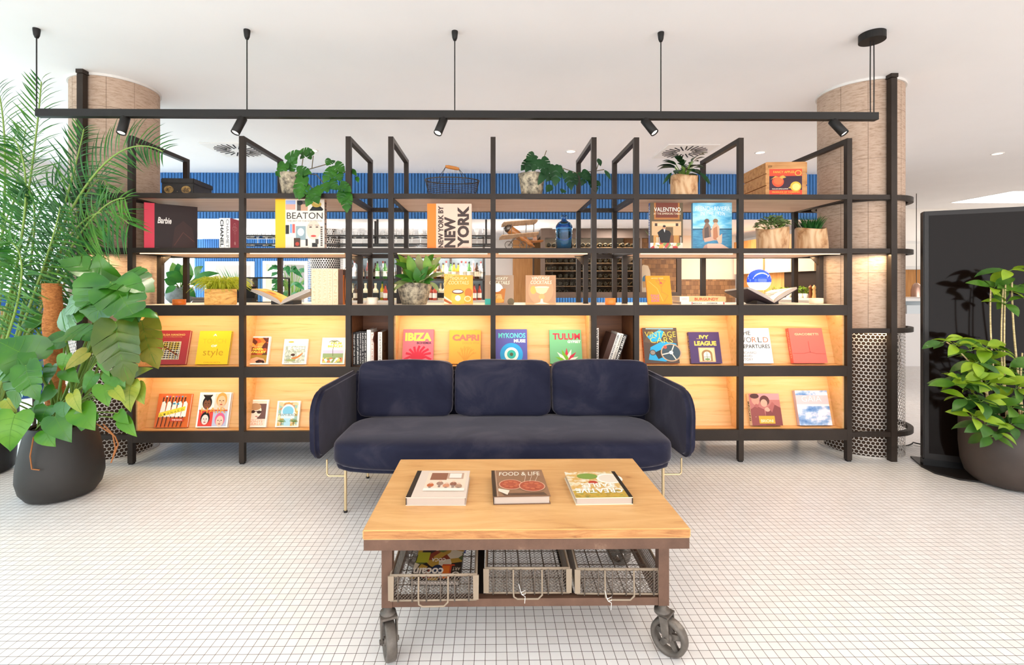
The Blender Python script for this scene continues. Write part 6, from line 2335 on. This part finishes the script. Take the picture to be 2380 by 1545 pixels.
t = thing('ceiling_light', 'large glowing rectangular light panel in the ceiling above the screen', 'ceiling light', (xa + 1.2, (Ya + Yb_) / 2, HC))
MB().box(-1.2, 1.0, (Yb_ - Ya) / 2, (Ya - Yb_) / 2, -.010, -.004).build('diffuser', M('#ffffff', .5, emit=2.5), t)
MB().box(-1.23, 1.03, (Yb_ - Ya) / 2 - .03, (Ya - Yb_) / 2 + .03, -.006, 0).build('frame', VENTW, t)

# ------------------------------------------------------------------ the bar
GTY = 7.62
gx0, gx1 = at(562, 549, GTY).x, at(1142, 549, GTY).x
zg1, zg2 = px_z(549, GTY), px_z(568, GTY)
DARK = M('#3b3532', .5)
t = thing('glass_rack', 'suspended dark rack of glasses above the bar', 'rack', ((gx0 + gx1) / 2, GTY, HL))
for z in (zg1, zg2):
    for y in (GTY - .16, GTY + .16):
        MB().box(gx0, gx1, y - .010, y + .010, z - .022, z).build('rail', DARK, t, world=True)
    MB().box(gx0, gx1, GTY - .15, GTY + .15, z - .014, z - .008).build('shelf', GLASSB, t, world=True)
for px in (568, 869, 881, 1130):
    x = at(px, 549, GTY).x
    MB().box(x - .014, x + .014, GTY - .014 + (.1 if px == 869 else -.1), GTY + .014 + (.1 if px == 869 else -.1), zg2 - .02, HL).build('hanger', DARK, t, world=True)
GLS = thin_glass('bar_glassware', '#ffffff', .12)
_gn = GLS.node_tree
_mx2, _df = _gn.nodes.new('ShaderNodeMixShader'), _gn.nodes.new('ShaderNodeBsdfTranslucent')
_df.inputs[0].default_value = (.95, .95, .95, 1)
_mx2.inputs[0].default_value = .22
_old = _gn.nodes['Material Output'].inputs[0].links[0].from_socket
_gn.links.new(_old, _mx2.inputs[1])
_gn.links.new(_df.outputs[0], _mx2.inputs[2])
_gn.links.new(_mx2.outputs[0], _gn.nodes['Material Output'].inputs[0])


def glass_mesh(kind):
    m = MB()
    if kind == 0:
        m.lathe([(0, 0), (.034, .0), (.034, .004), (.005, .010), (.004, .09), (.02, .11), (.036, .14), (.038, .17), (.032, .205)], seg=14)
    else:
        m.lathe([(0, .004), (.03, .0), (.036, .11), (.034, .112)], seg=14)
    return m


g0 = g1 = None
rnd = random.Random(77)
n = 0
for row, (z, kind, cnt) in enumerate(((zg1, 1, 30), (zg2, 0, 30))):
    for i in range(cnt):
        x = gx0 + .1 + (gx1 - gx0 - .2) * i / (cnt - 1)
        lab = ('tumbler standing on the upper rail of the suspended bar rack', 'stemmed wine glass on the lower shelf of the suspended bar rack')[row]
        y = GTY + rnd.uniform(-.08, .06)
        if (g0 is None and row == 0) or (g1 is None and row == 1):
            o = glass_mesh(kind).build('bar_glass', GLS)
            o.location = (x, y, z)
            tag(o, lab, 'glass', ('tumblers on the bar rack', 'wine glasses on the bar rack')[row])
            if row == 0:
                g0 = o
            else:
                g1 = o
        else:
            dup(g0 if row == 0 else g1, (x, y, z))

BBY = 8.55
bx0, bx1 = at(798, 660, BBY).x, at(1128, 660, BBY).x
zs1, zs2 = px_z(648, BBY), px_z(697, BBY)
t = thing('back_bar', 'back bar with bottle shelf and pale mirrored panel', 'bar shelf', ((bx0 + bx1) / 2, BBY, 0))
MB().box(bx0, bx1, BBY - .15, BBY + .18, zs1 - .03, zs1).build('shelf', DARK, t, world=True)
MB().box(bx0, bx1, BBY - .3, BBY + .2, zs2 - .05, zs2).build('counter_top', M('#d8cabb', .4), t, world=True)
MB().box(bx0, bx1, BBY - .25, BBY + .2, 0, zs2 - .05).build('cabinet', M('#3f4a60', .6), t, world=True)
MB().box(bx0, bx1, BBY + .2, BBY + .23, zs2, zg2).build('mirror_panel', M('#78848a', .25), t, world=True)
for px in (802, 1046, 1124):
    x = at(px, 660, BBY).x
    MB().box(x - .02, x + .02, BBY + .12, BBY + .16, zs2, HL).build('upright', DARK, t, world=True)
MB().box(bx0, bx1, BBY - .1, BBY + .1, zg2 - .42, zg2 - .40).build('top_shelf', GLASSB, t, world=True)


def bottle(body, lab_c, cap, r=.038, h=.3, sq=False):
    m = MB()
    seg = 4 if sq else 14
    k = 1.25 if sq else 1
    a0 = PI / 4 if sq else 0
    m.lathe([(0, 0), (r * k, 0), (r * k, h * .58), (r * .45, h * .72), (r * .36, h * .92)], seg=seg, mat=0, smooth=not sq, a0=a0)
    m.lathe([(r * k * 1.015, h * .14), (r * k * 1.015, h * .44)], seg=seg, mat=1, smooth=not sq, a0=a0)
    m.lathe([(r * .40, h * .88), (r * .40, h), (0, h)], seg=10, mat=2)
    return m, [M(body, .12, coat=.4), M(lab_c, .6), M(cap, .4)]


KINDS = [('#5a8f4a', '#e9e4d6', '#1d1d1d', .037, .30, 0, 'green glass bottle with a pale label on the back bar'), ('#e3a33a', '#f0e6d2', '#2b211c', .04, .28, 0, 'amber bottle with a cream label on the back bar'),
         ('#d9e3e6', '#f4f2ee', '#7f2f2a', .037, .31, 0, 'clear bottle with a white label on the back bar'), ('#d98a84', '#f3ece6', '#e9d9cf', .038, .32, 0, 'pink bottle with a white label on the back bar'),
         ('#4a3222', '#d8c8ac', '#1d1714', .04, .28, 0, 'dark brown bottle on the back bar'), ('#e6d9b4', '#2a2724', '#d8c49a', .05, .29, 1, 'square pale yellow bottle with a dark label on the back bar'),
         ('#e0c22a', '#f1e8c8', '#3a7a3a', .036, .32, 0, 'yellow bottle on the back bar'), ('#b0402a', '#efe2d4', '#2a1a16', .037, .28, 0, 'red bottle on the back bar')]
protos = {}


def put_bottle(k, x, y, z):
    body, lc, cap, r, h, sq, lab = KINDS[k]
    if k not in protos:
        m, mats = bottle(body, lc, cap, r, h, sq)
        o = m.build('liquor_bottle', mats)
        o.location = (x, y, z)
        tag(o, lab, 'bottle', lab.split(' with ')[0].split(' on ')[0] + 's of the bar')
        protos[k] = o
    else:
        dup(protos[k], (x, y, z), (0, 0, 0))


rnd = random.Random(41)
for i in range(36):
    put_bottle(rnd.choice([0, 1, 2, 2, 3, 4, 4, 1]), bx0 + .08 + (bx1 - bx0 - .16) * i / 35, BBY + (.06 if i % 2 else -.07), zs1)
for i in range(28):
    put_bottle(rnd.choice([5, 5, 6, 7, 4, 1]), bx0 + .1 + (bx1 - bx0 - .2) * i / 27, BBY - (.06 if i % 2 else .20), zs2)
for i in range(14):
    dup(g0, (bx0 + .3 + .16 * i, BBY, zg2 - .40), None, 'tumbler on the clear top shelf of the back bar', 'tumblers on the back bar')

# perforated drum column behind the bar
xcl = at(757, 600, 8.9).x
t = thing('perforated_column', 'round column wrapped in white perforated metal behind the bar', 'column', (xcl, 8.9, 0))
MB().lathe([(.25, 0), (.25, HL)], seg=40).build('core', M('#2f2b29', .8), t)
guard_mesh(.30, 1.0, HL, 44).build('perforated_guard', STEELW, t)
MB().lathe([(.30, 0), (.30, 1.0)], seg=40).build('base_skirt', STEELW, t)

# front bar counter with its things
CTY, CTZ = 5.75, 1.215
c0, c1 = at(360, 700, CTY).x, at(800, 700, CTY).x
t = thing('bar_counter', 'blue slatted bar counter with pale stone top behind the bookcase', 'counter', ((c0 + c1) / 2, CTY, 0))
MB().box(c0, c1, CTY - .35, CTY + .45, CTZ - .04, CTZ).build('counter_top', M('#e3d6c8', .35), t, world=True)
sl = slats(c0 + .03, c1 - .03, CTY - .3, 0, CTZ - .04)
sl.box(c0 + .03, c1 - .03, CTY - .2, CTY + .4, 0, CTZ - .04)
sl.build('slat_front', BLUE, t, world=True)
b = at(419, 705, CTY)
t = thing('potted_plant', 'bird of paradise plant in a round grey pot on the bar counter', 'potted plant', (b.x, CTY, CTZ))
MB().lathe([(0, 0), (.09, 0), (.145, .05), (.155, .11), (.13, .19), (.12, .19), (.12, .17)], seg=28).build('pot', noise_mat('speckled_grey', [(.3, '#7f868a'), (.6, '#9aa1a4'), (.8, '#5f666a')], 30, rough=.6), t)
MB().disc((0, 0, .17), .12, 20).build('soil', SOIL, t)
fo, st = MB(), MB()
o = t.location
for (bx, by, tx, ty, hwp, yy, mt) in ((410, 660, 382, 648, 12, 5.6, 0), (425, 655, 385, 632, 14, 5.7, 0), (430, 650, 412, 612, 14, 5.8, 0), (440, 650, 436, 605, 16, 5.7, 1), (450, 650, 508, 634, 10, 5.5, 0), (442, 660, 490, 646, 12, 5.6, 0),
                                      (455, 645, 470, 618, 14, 5.8, 1), (410, 665, 384, 682, 10, 5.5, 0), (430, 670, 455, 690, 9, 5.5, 0), (420, 650, 400, 610, 13, 5.9, 1), (440, 655, 425, 640, 13, 5.5, 0)):
    p, q = at(bx, by, yy) - o, at(tx, ty, yy - .05) - o
    st.tube([(0, 0, .16), tuple(p)], .006, 5)
    leaf(fo, p, q, hwp * yy / FPX, OVAL, (0, -.8, .5), .2, .18, mt)
st.build('stem', STEM, t)
fo.build('foliage', [leafmat('banana_green', '#2f8a3f', '#5fb04a', .3), leafmat('banana_light_green', '#6fb24a', '#a9cf62', .3)], t)
b = at(456, 706, 5.5)
for k in range(5):
    o = MB().box(-.085, .085, -.06, .06, 0, .014).build('menu_tray', M('#6b5a52' if k % 2 else '#8a776b', .5))
    o.location = (b.x + .006 * (k % 3 - 1), 5.62, CTZ + .0148 * k + .0005)
    tag(o, ('bottom tray of the small stack on the bar counter', 'second tray from the bottom of the small stack on the counter', 'middle tray of the small stack on the bar counter', 'second tray from the top of the small stack on the counter', 'topmost tray of the small stack on the bar counter')[k], 'tray', 'trays on the bar counter')
b = at(584, 700, 5.7)
t = thing('till_monitor', 'dark till screen on the bar counter beside the glass case', 'monitor', (b.x - .05, 5.7, CTZ))
MB().prism([(-.09, .0), (.05, 0), (.02, .12), (-.03, .12)], 0, -.09, .09).build('stand', M('#2f2926', .5), t)
MB().hexa([(-.12, -.06, .07), (.12, -.06, .07), (.12, -.045, .065), (-.12, -.045, .065), (-.12, -.02, .2), (.12, -.02, .2), (.12, -.005, .195), (-.12, -.005, .195)]).build('screen', M('#1d1a19', .25), t)
b = at(622, 700, 6.0)
t = thing('glass_case', 'glass display case with a black frame on the bar counter', 'display case', (b.x, 6.0, CTZ))
w, d, h = .20, .15, .30
fm = MB()
for sx in (-1, 1):
    for sy in (-1, 1):
        fm.box(sx * w - .008, sx * w + .008, sy * d - .008, sy * d + .008, 0, h)
for z in (.008, h):
    for sx in (-1, 1):
        fm.box(sx * w - .008, sx * w + .008, -d, d, z - .008, z + .008)
        fm.box(-w, w, sx * d - .008, sx * d + .008, z - .008, z + .008)
fm.build('frame', M('#2a2725', .4), t)
MB().box(-w + .009, w - .009, -d + .002, d - .002, .016, h - .009).build('glass_pane', GLASSB, t)

# greenery beyond the white framed opening
b = at(680, 660, 11.2)
t = thing('corridor_plant', 'leafy green plant seen through the white framed doorway', 'potted plant', (b.x, 11.2, 0))
MB().lathe([(0, 0), (.2, 0), (.26, .5), (.24, .5), (.23, .46)], seg=24).build('pot', M('#3a3634', .6), t)
MB().disc((0, 0, .46), .23, 20).build('soil', SOIL, t)
fo, st = MB(), MB()
rnd = random.Random(8)
for k in range(46):
    a = rnd.uniform(0, 2 * PI)
    e = Vector((math.cos(a) * rnd.uniform(.1, .5), math.sin(a) * .4, rnd.uniform(1.2, 2.0)))
    c = Vector((e.x * .4, e.y * .4, e.z + .1))
    st.tube(bez((0, 0, .46), c, e, 6), .006, 5)
    d = Vector((math.cos(a), -.3, rnd.uniform(-.6, .2))).normalized()
    leaf(fo, e, e + d * rnd.uniform(.25, .4), .055, LANCE, (0, -.8, .5), .2, .1)
st.build('stem', STEM, t)
fo.build('foliage', leafmat('corridor_green', '#2a7a4a', '#4fa060', .4), t)
b = at(548, 640, 11.2)
t = thing('corridor_plant', 'spiky green plant seen through the white framed wall opening', 'potted plant', (at(560, 640, 11.3).x, 11.3, 0))
MB().lathe([(0, 0), (.16, 0), (.2, .9), (.18, .9), (.17, .86)], seg=24).build('pot', M('#8a6a4a', .6), t)
MB().disc((0, 0, .86), .17, 20).build('soil', SOIL, t)
fo = MB()
for k in range(60):
    a = rnd.uniform(0, 2 * PI)
    d = Vector((math.cos(a) * rnd.uniform(.2, .7), math.sin(a) * .5, 1)).normalized()
    leaf(fo, (0, 0, .86), Vector((0, 0, .86)) + d * rnd.uniform(.7, 1.1), .02, BLADE, (0, -.8, .5), -.2, .1)
fo.build('foliage', leafmat('spiky_green', '#3a8a4a', '#6fae5a', .4), t)

# ------------------------------------------------------------------ wine cabinet on a blue base
WY = 8.6
w0, w1, wm_ = at(1257, 600, WY).x, at(1584, 600, WY).x, at(1490, 600, WY).x
zb, ztp = px_z(692, WY), HL - .01
struct('wall_winebase', slats(w0, w1, WY - .02, 0, zb).box(w0, w1, WY + .04, Y1 - .2, 0, zb - .01), BLUE, 'blue slatted plinth under the wine cabinet')
BRONZE = M('#5a4a40', .45, .2)
t = thing('wine_cabinet', 'glazed bronze framed wine cabinet behind the bookcase', 'wine cabinet', ((w0 + w1) / 2, WY, zb))
fw = .075
for (a, b, c, d) in ((w0, w0 + fw, zb, ztp), (w1 - fw, w1, zb, ztp), (w0 + fw, w1 - fw, zb, zb + .10), (w0 + fw, w1 - fw, ztp - .16, ztp), (wm_ - .015, wm_ + .015, zb + .10, ztp - .16)):
    MB().box(a, b, WY, WY + .06, c, d).build('frame', BRONZE, t, world=True)
for y in (WY + .06, Y1 - .25):
    pass
MB().box(w0, w0 + .05, Y1 - .3, Y1 - .24, zb, ztp).build('frame', BRONZE, t, world=True)
MB().box(w0, w0 + .04, WY + .06, Y1 - .3, ztp - .12, ztp).build('frame', BRONZE, t, world=True)
MB().box(w0, w0 + .04, WY + .06, Y1 - .3, zb, zb + .08).build('frame', BRONZE, t, world=True)
MB().box(w0 + fw, w1 - fw, WY + .025, WY + .031, zb + .10, ztp - .16).build('glass_pane', GLASSB, t, world=True)
MB().box(w0 + .015, w0 + .021, WY + .06, Y1 - .3, zb + .08, ztp - .12).build('glass_pane', GLASSB, t, world=True)
MB().box(w0 + .06, wm_, WY + .5, WY + .53, zb, ztp - .3).build('rack_back', M('#2a1f1a', .6), t, world=True)
RACK = M('#b09a86', .3, .7)
wp = None
rnd = random.Random(13)
for j in range(7):
    z = 2.12 - .138 * j
    MB().box(w0 + .09, wm_ - .02, WY + .10, WY + .115, z - .012, z - .004).box(w0 + .09, wm_ - .02, WY + .38, WY + .395, z - .012, z - .004).build('rack_rail', RACK, t, world=True)
    for i in range(16):
        x = w0 + .15 + (wm_ - w0 - .25) * i / 15
        if rnd.random() < .06:
            continue
        if wp is None:
            m = MB()
            M4 = Matrix.Rotation(PI / 2, 4, 'X')
            m.lathe([(0, .012), (.030, 0), (.0375, .006), (.0375, .19), (.015, .24), (.014, .30)], seg=16, M4=M4)
            m.lathe([(.038, .05), (.038, .13)], seg=16, M4=M4, mat=1)
            wp = m.build('wine_bottle', [M('#15130f', .12, coat=.5), M('#7a6a54', .6)])
            # bottom end towards the room
            wp.data.transform(Matrix.Rotation(PI, 4, 'Z'))
            wp.location = (x, WY + .07, z + .034)
            tag(wp, 'dark wine bottle lying on the racks of the glazed wine cabinet', 'bottle', 'wine bottles in the cabinet')
        else:
            dup(wp, (x, WY + .07 + rnd.uniform(0, .03), z + .034))
lamp('cabinet_light', 'AREA', ((w0 + wm_) / 2, WY + .12, ztp - .18), 6, (1, .85, .65), 1.4, .1, (.3, 0, 0))

# end grain block wall, cream wall, picture board and grass on the cabinet
MOS = bpy.data.materials.new('end_grain_blocks')
MOS.use_nodes = True
nt = MOS.node_tree
g = nt.nodes.new('ShaderNodeNewGeometry')
mp = nt.nodes.new('ShaderNodeMapping')
mp.inputs['Rotation'].default_value = (PI / 2, 0, 0)
br = nt.nodes.new('ShaderNodeTexBrick')
br.inputs['Scale'].default_value = 1
br.inputs['Brick Width'].default_value = .085
br.inputs['Row Height'].default_value = .085
br.inputs['Mortar Size'].default_value = .002
br.inputs['Color1'].default_value = lin('#ad8054')
br.inputs['Color2'].default_value = lin('#7d583a')
br.inputs['Mortar'].default_value = lin('#4a3220')
br.offset = .35
nt.links.new(g.outputs['Position'], mp.inputs[0])
nt.links.new(mp.outputs[0], br.inputs['Vector'])
nt.links.new(br.outputs['Color'], nt.nodes['Principled BSDF'].inputs['Base Color'])
m0, m1 = at(1486, 600, 9.8).x, at(1709, 600, 9.8).x
struct('wall_blocks', MB().box(m0 - .3, m1, 9.8, 9.88, 0, px_z(649, 9.8)).box(m0 - .3, at(1575, 600, 9.8).x, 9.8, 9.88, px_z(649, 9.8), HL), MOS, 'end grain wood block wall')
struct('wall_blocks_upper', MB().box(at(1575, 600, 9.8).x, m1, 9.79, 9.88, px_z(649, 9.8), HL), M('#f2dcc4', .7), 'cream wall above the wood blocks')
struct('wall_bar_blocks', MB().box(at(1086, 600, 10.5).x, at(1140, 600, 10.5).x, 10.48, 10.58, .9, px_z(648, 10.5)), MOS, 'end grain wood block panel behind the bar')
b = at(1500, 650, 9.4)
t = thing('picture_board', 'tall white board with a blue picture leaning inside the glazed cabinet', 'picture', (b.x, 9.4, zb))
MB().prism([(-.09, 0), (.13, 0), (.09, .5), (.05, .6), (-.04, .62), (-.09, .55)], 1, 0, .03).build('board', M('#efe4d6', .6), t)
a = Art(.12, .3)
a.e(.5, .7, .5, .28, '#5a8fc0').r(.1, .2, .9, .6, '#d9b48a')
a.build('print', t, Matrix.Translation((0, -.002, .12)))
b = at(1490, 540, 8.9)
t = thing('grass_plant', 'spiky grass plant standing on the wine cabinet behind the second narrow bay', 'potted plant', (b.x + .12, 8.7, ztp - .16))
t.location.z = HL - .18 - .13
t.location.y = WY - .09
MB().lathe([(0, 0), (.06, 0), (.08, .12), (.07, .12), (.065, .1)], seg=20).build('pot', M('#d9cfc2', .5), t)
fo = MB()
rnd = random.Random(3)
for k in range(30):
    a_ = rnd.uniform(0, 2 * PI)
    d = Vector((math.cos(a_) * rnd.uniform(.3, 1.1), math.sin(a_) * .3, .8)).normalized()
    L_ = rnd.uniform(.2, .38)
    if d.z * L_ > .17:
        L_ = .17 / d.z
    leaf(fo, (0, 0, .1), Vector((0, 0, .1)) + d * L_, .006, BLADE, (0, -1, .3), -.2, .1)
fo.build('foliage', leafmat('grey_grass', '#5f6a4a', '#8f986a', .5), t)
MB().box(-.09, .09, -.06, .10, -.015, 0).build('wall_bracket', BRONZE, t)

# ------------------------------------------------------------------ kitchen at the back right
A, B = Vector((at(1708, 600, 9.6).x, 9.6, 0)), Vector((at(1925, 600, 7.3).x, 7.3, 0))
d = (B - A).normalized()
nrm = Vector((-d.y, d.x, 0))
if nrm.y > 0:
    nrm = -nrm
t = thing('kitchen_unit', 'oak kitchen wall with glowing cream panels behind the globe lamp', 'kitchen unit', A)


def slab(name, s0, s1, off, th, z0, z1, mat):
    p = A + d * s0 + nrm * off
    q = A + d * s1 + nrm * off
    r, s = q - nrm * th, p - nrm * th
    return MB().hexa([Vector((v.x, v.y, z)) for z in (z0, z1) for v in (p, q, r, s)]).build(name, mat, t, world=True, recalc=True)


LK = (B - A).length
slab('oak_fascia', 0, LK + .4, .02, .1, 1.98, 2.285, OAKD)
GLOWP = M('#ffe2bc', .5, emit=.12)
for k, (a, b) in enumerate(((.02, .9), (.92, 1.6), (1.62, 2.1), (2.12, LK + .3))):
    slab('light_panel', a, b, .03, .05, 1.66, 1.97, GLOWP)
for a in (.91, 1.61, 2.11):
    slab('divider', a - .02, a + .02, .04, .02, 1.66, 1.97, M('#a07848', .5))
slab('oak_back', 0, 1.3, -.06, .05, 0, 1.66, OAKD)
slab('dark_back', 1.3, LK + .4, -.06, .05, 0, 1.66, M('#2e201a', .4))
slab('counter_top', .3, LK + .3, .18, .24, 1.20, 1.235, M('#f0e3d3', .4))
slab('cabinet', .3, LK + .3, .16, .20, 0, 1.2, M('#d8c8b4', .6))
lamp('kitchen_light', 'AREA', A + d * 1.4 + nrm * .25 + Vector((0, 0, 1.64)), 6, (1, .8, .55), 1.6, .1, (0, 0, math.atan2(d.y, d.x)))


def on_unit(px):
    """point on the kitchen counter that lies under a photo column"""
    r = Vector((at(px, 660, 1).x, 1, 0))
    o_ = A + nrm * .08
    # r*t = o_ + d*s
    det = r.x * (-d.y) - (-d.x) * r.y
    tt = (o_.x * (-d.y) - (-d.x) * o_.y) / det
    return Vector((r.x * tt, r.y * tt, 1.2355))


for px, col, lab, h in ((1884, '#7a4420', 'dark wooden pepper mill on the kitchen counter', .2), (1892.5, '#d9a868', 'pale wooden pepper mill on the kitchen counter', .2)):
    o = MB().lathe([(0, 0), (.028, 0), (.03, .02), (.02, .07), (.026, .11), (.016, .13), (.03, .15), (.026, .18), (.01, .19), (.012, .2), (0, .205)], seg=18).build('pepper_mill', M(col, .35))
    o.location = on_unit(px)
    tag(o, lab, 'pepper mill', 'pepper mills')
rnd = random.Random(19)
for i, px in enumerate((1800, 1820, 1833, 1846, 1862, 1874)):
    t2 = thing('herb_pot', ('herb pot nearest the oak wall on the kitchen counter', 'second herb pot from the oak wall on the kitchen counter', 'third herb pot from the oak wall on the kitchen counter', 'fourth herb pot from the oak wall on the kitchen counter',
                            'fifth herb pot from the oak wall on the kitchen counter', 'herb pot beside the dark pepper mill')[i], 'herb pot', on_unit(px), group='herb pots on the kitchen counter')
    MB().lathe([(0, 0), (.035, 0), (.045, .07), (.04, .07), (.038, .06)], seg=16).build('pot', M('#f0e8dc', .4), t2)
    fo = MB()
    for k in range(40):
        a_ = rnd.uniform(0, 2 * PI)
        p = Vector((math.cos(a_) * rnd.uniform(0, .06), math.sin(a_) * rnd.uniform(0, .06), rnd.uniform(.07, .16)))
        q = p + Vector((rnd.uniform(-1, 1), rnd.uniform(-1, .5), rnd.uniform(-.3, .8))).normalized() * .04
        leaf(fo, p, q, .012, OVAL, (0, -.5, .9), .1, .1)
    fo.build('foliage', leafmat('herb_green', '#6f9a2a', '#b5c83a', .4) if i == 0 else bpy.data.materials['herb_green'], t2)

# serving counter far right, in the gap between column and screen
SY = 8.6
s0, s1 = at(2100, 700, SY).x, at(2200, 700, SY).x
t = thing('serving_counter', 'white serving counter seen between the column and the screen', 'counter', ((s0 + s1) / 2, SY, 0))
MB().box(s0, s1, SY, SY + .6, px_z(700, SY) - .0, px_z(693, SY)).build('counter_top', M('#f4f0ec', .4), t, world=True)
MB().box(s0, s1, SY + .05, SY + .6, 0, px_z(730, SY)).build('cabinet', M('#ece8e6', .5), t, world=True)
MB().box(s0, s1, SY + .3, SY + .6, px_z(730, SY), px_z(700, SY)).build('back_panel', M('#c2ccd2', .5), t, world=True)
for k in range(3):
    o = MB().box(-.12, .12, -.1, .1, 0, .05).build('storage_box', M('#dfe6ea', .4))
    o.location = (at(2130, 715, SY).x, SY + .16, px_z(730, SY) + .0505 * k + .0005)
    tag(o, ('lowest pale box in the open front of the serving counter', 'middle pale box in the open front of the serving counter', 'topmost pale box in the open front of the serving counter')[k], 'box', 'boxes in the serving counter')
t = thing('wall_cupboard', 'glowing white cupboard above the serving counter', 'cupboard', ((s0 + s1) / 2, SY + .9, px_z(625, SY + .9)))
zc0, zc1 = px_z(625, SY + .9), px_z(558, SY + .9)
MB().box(s0, s1 + .6, SY + .9, SY + 1.3, zc0, zc1).build('carcass', M('#f3efe9', .5), t, world=True)
MB().box(s0 + .08, s1 + .5, SY + .885, SY + .9, zc0 + .06, zc1 - .06).build('door', M('#fffaf2', .4), t, world=True)
t = thing('oak_panel', 'oak wall panel above the serving counter', 'panel', ((s0 + s1) / 2, SY + .95, px_z(690, SY + .95)))
MB().box(s0, s1 + .6, SY + .95, SY + 1.0, px_z(690, SY + .95), zc0 - .01).build('panel_board', OAKD, t, world=True)
b = at(2130, 690, SY + .3)
t = thing('heat_lamp', 'copper dome lamp hanging over the serving counter', 'pendant lamp', (b.x, SY + .3, px_z(690, SY + .3)))
h = px_z(657, SY + .3) - px_z(690, SY + .3)
MB().lathe([(.085, 0), (.082, h * .5), (.06, h * .85), (.02, h), (0, h)], seg=28).build('dome', M('#d9b3a0', .25, .7), t)
MB().tube([(0, 0, h), (0, 0, HC - px_z(690, SY + .3))], .006, 6).build('rod', M('#4a403a', .4), t)

# blue high backed chair by the windows
b = at(12, 690, 4.75)
t = thing('lounge_chair', 'blue high backed lounge chair half hidden behind the palm', 'chair', (b.x - .12, 4.85, 0), (0, 0, .5))
CB = M('#2a5aa0', .8, sheen=.4)
MB().puff((0, 0, .42), (.36, .34, .09), 5, 12).build('seat', CB, t)
MB().puff((0, .30, .86), (.38, .07, .48), 5, 14).build('backrest', CB, t)
for s in (-1, 1):
    MB().puff((s * .37, .02, .58), (.06, .33, .12), 4, 10).build('armrest', CB, t)
    for y in (-.28, .28):
        MB().tube([(s * .3, y, 0), (s * .3, y, .34)], .015, 8).build('leg', M('#3a2c22', .5), t)
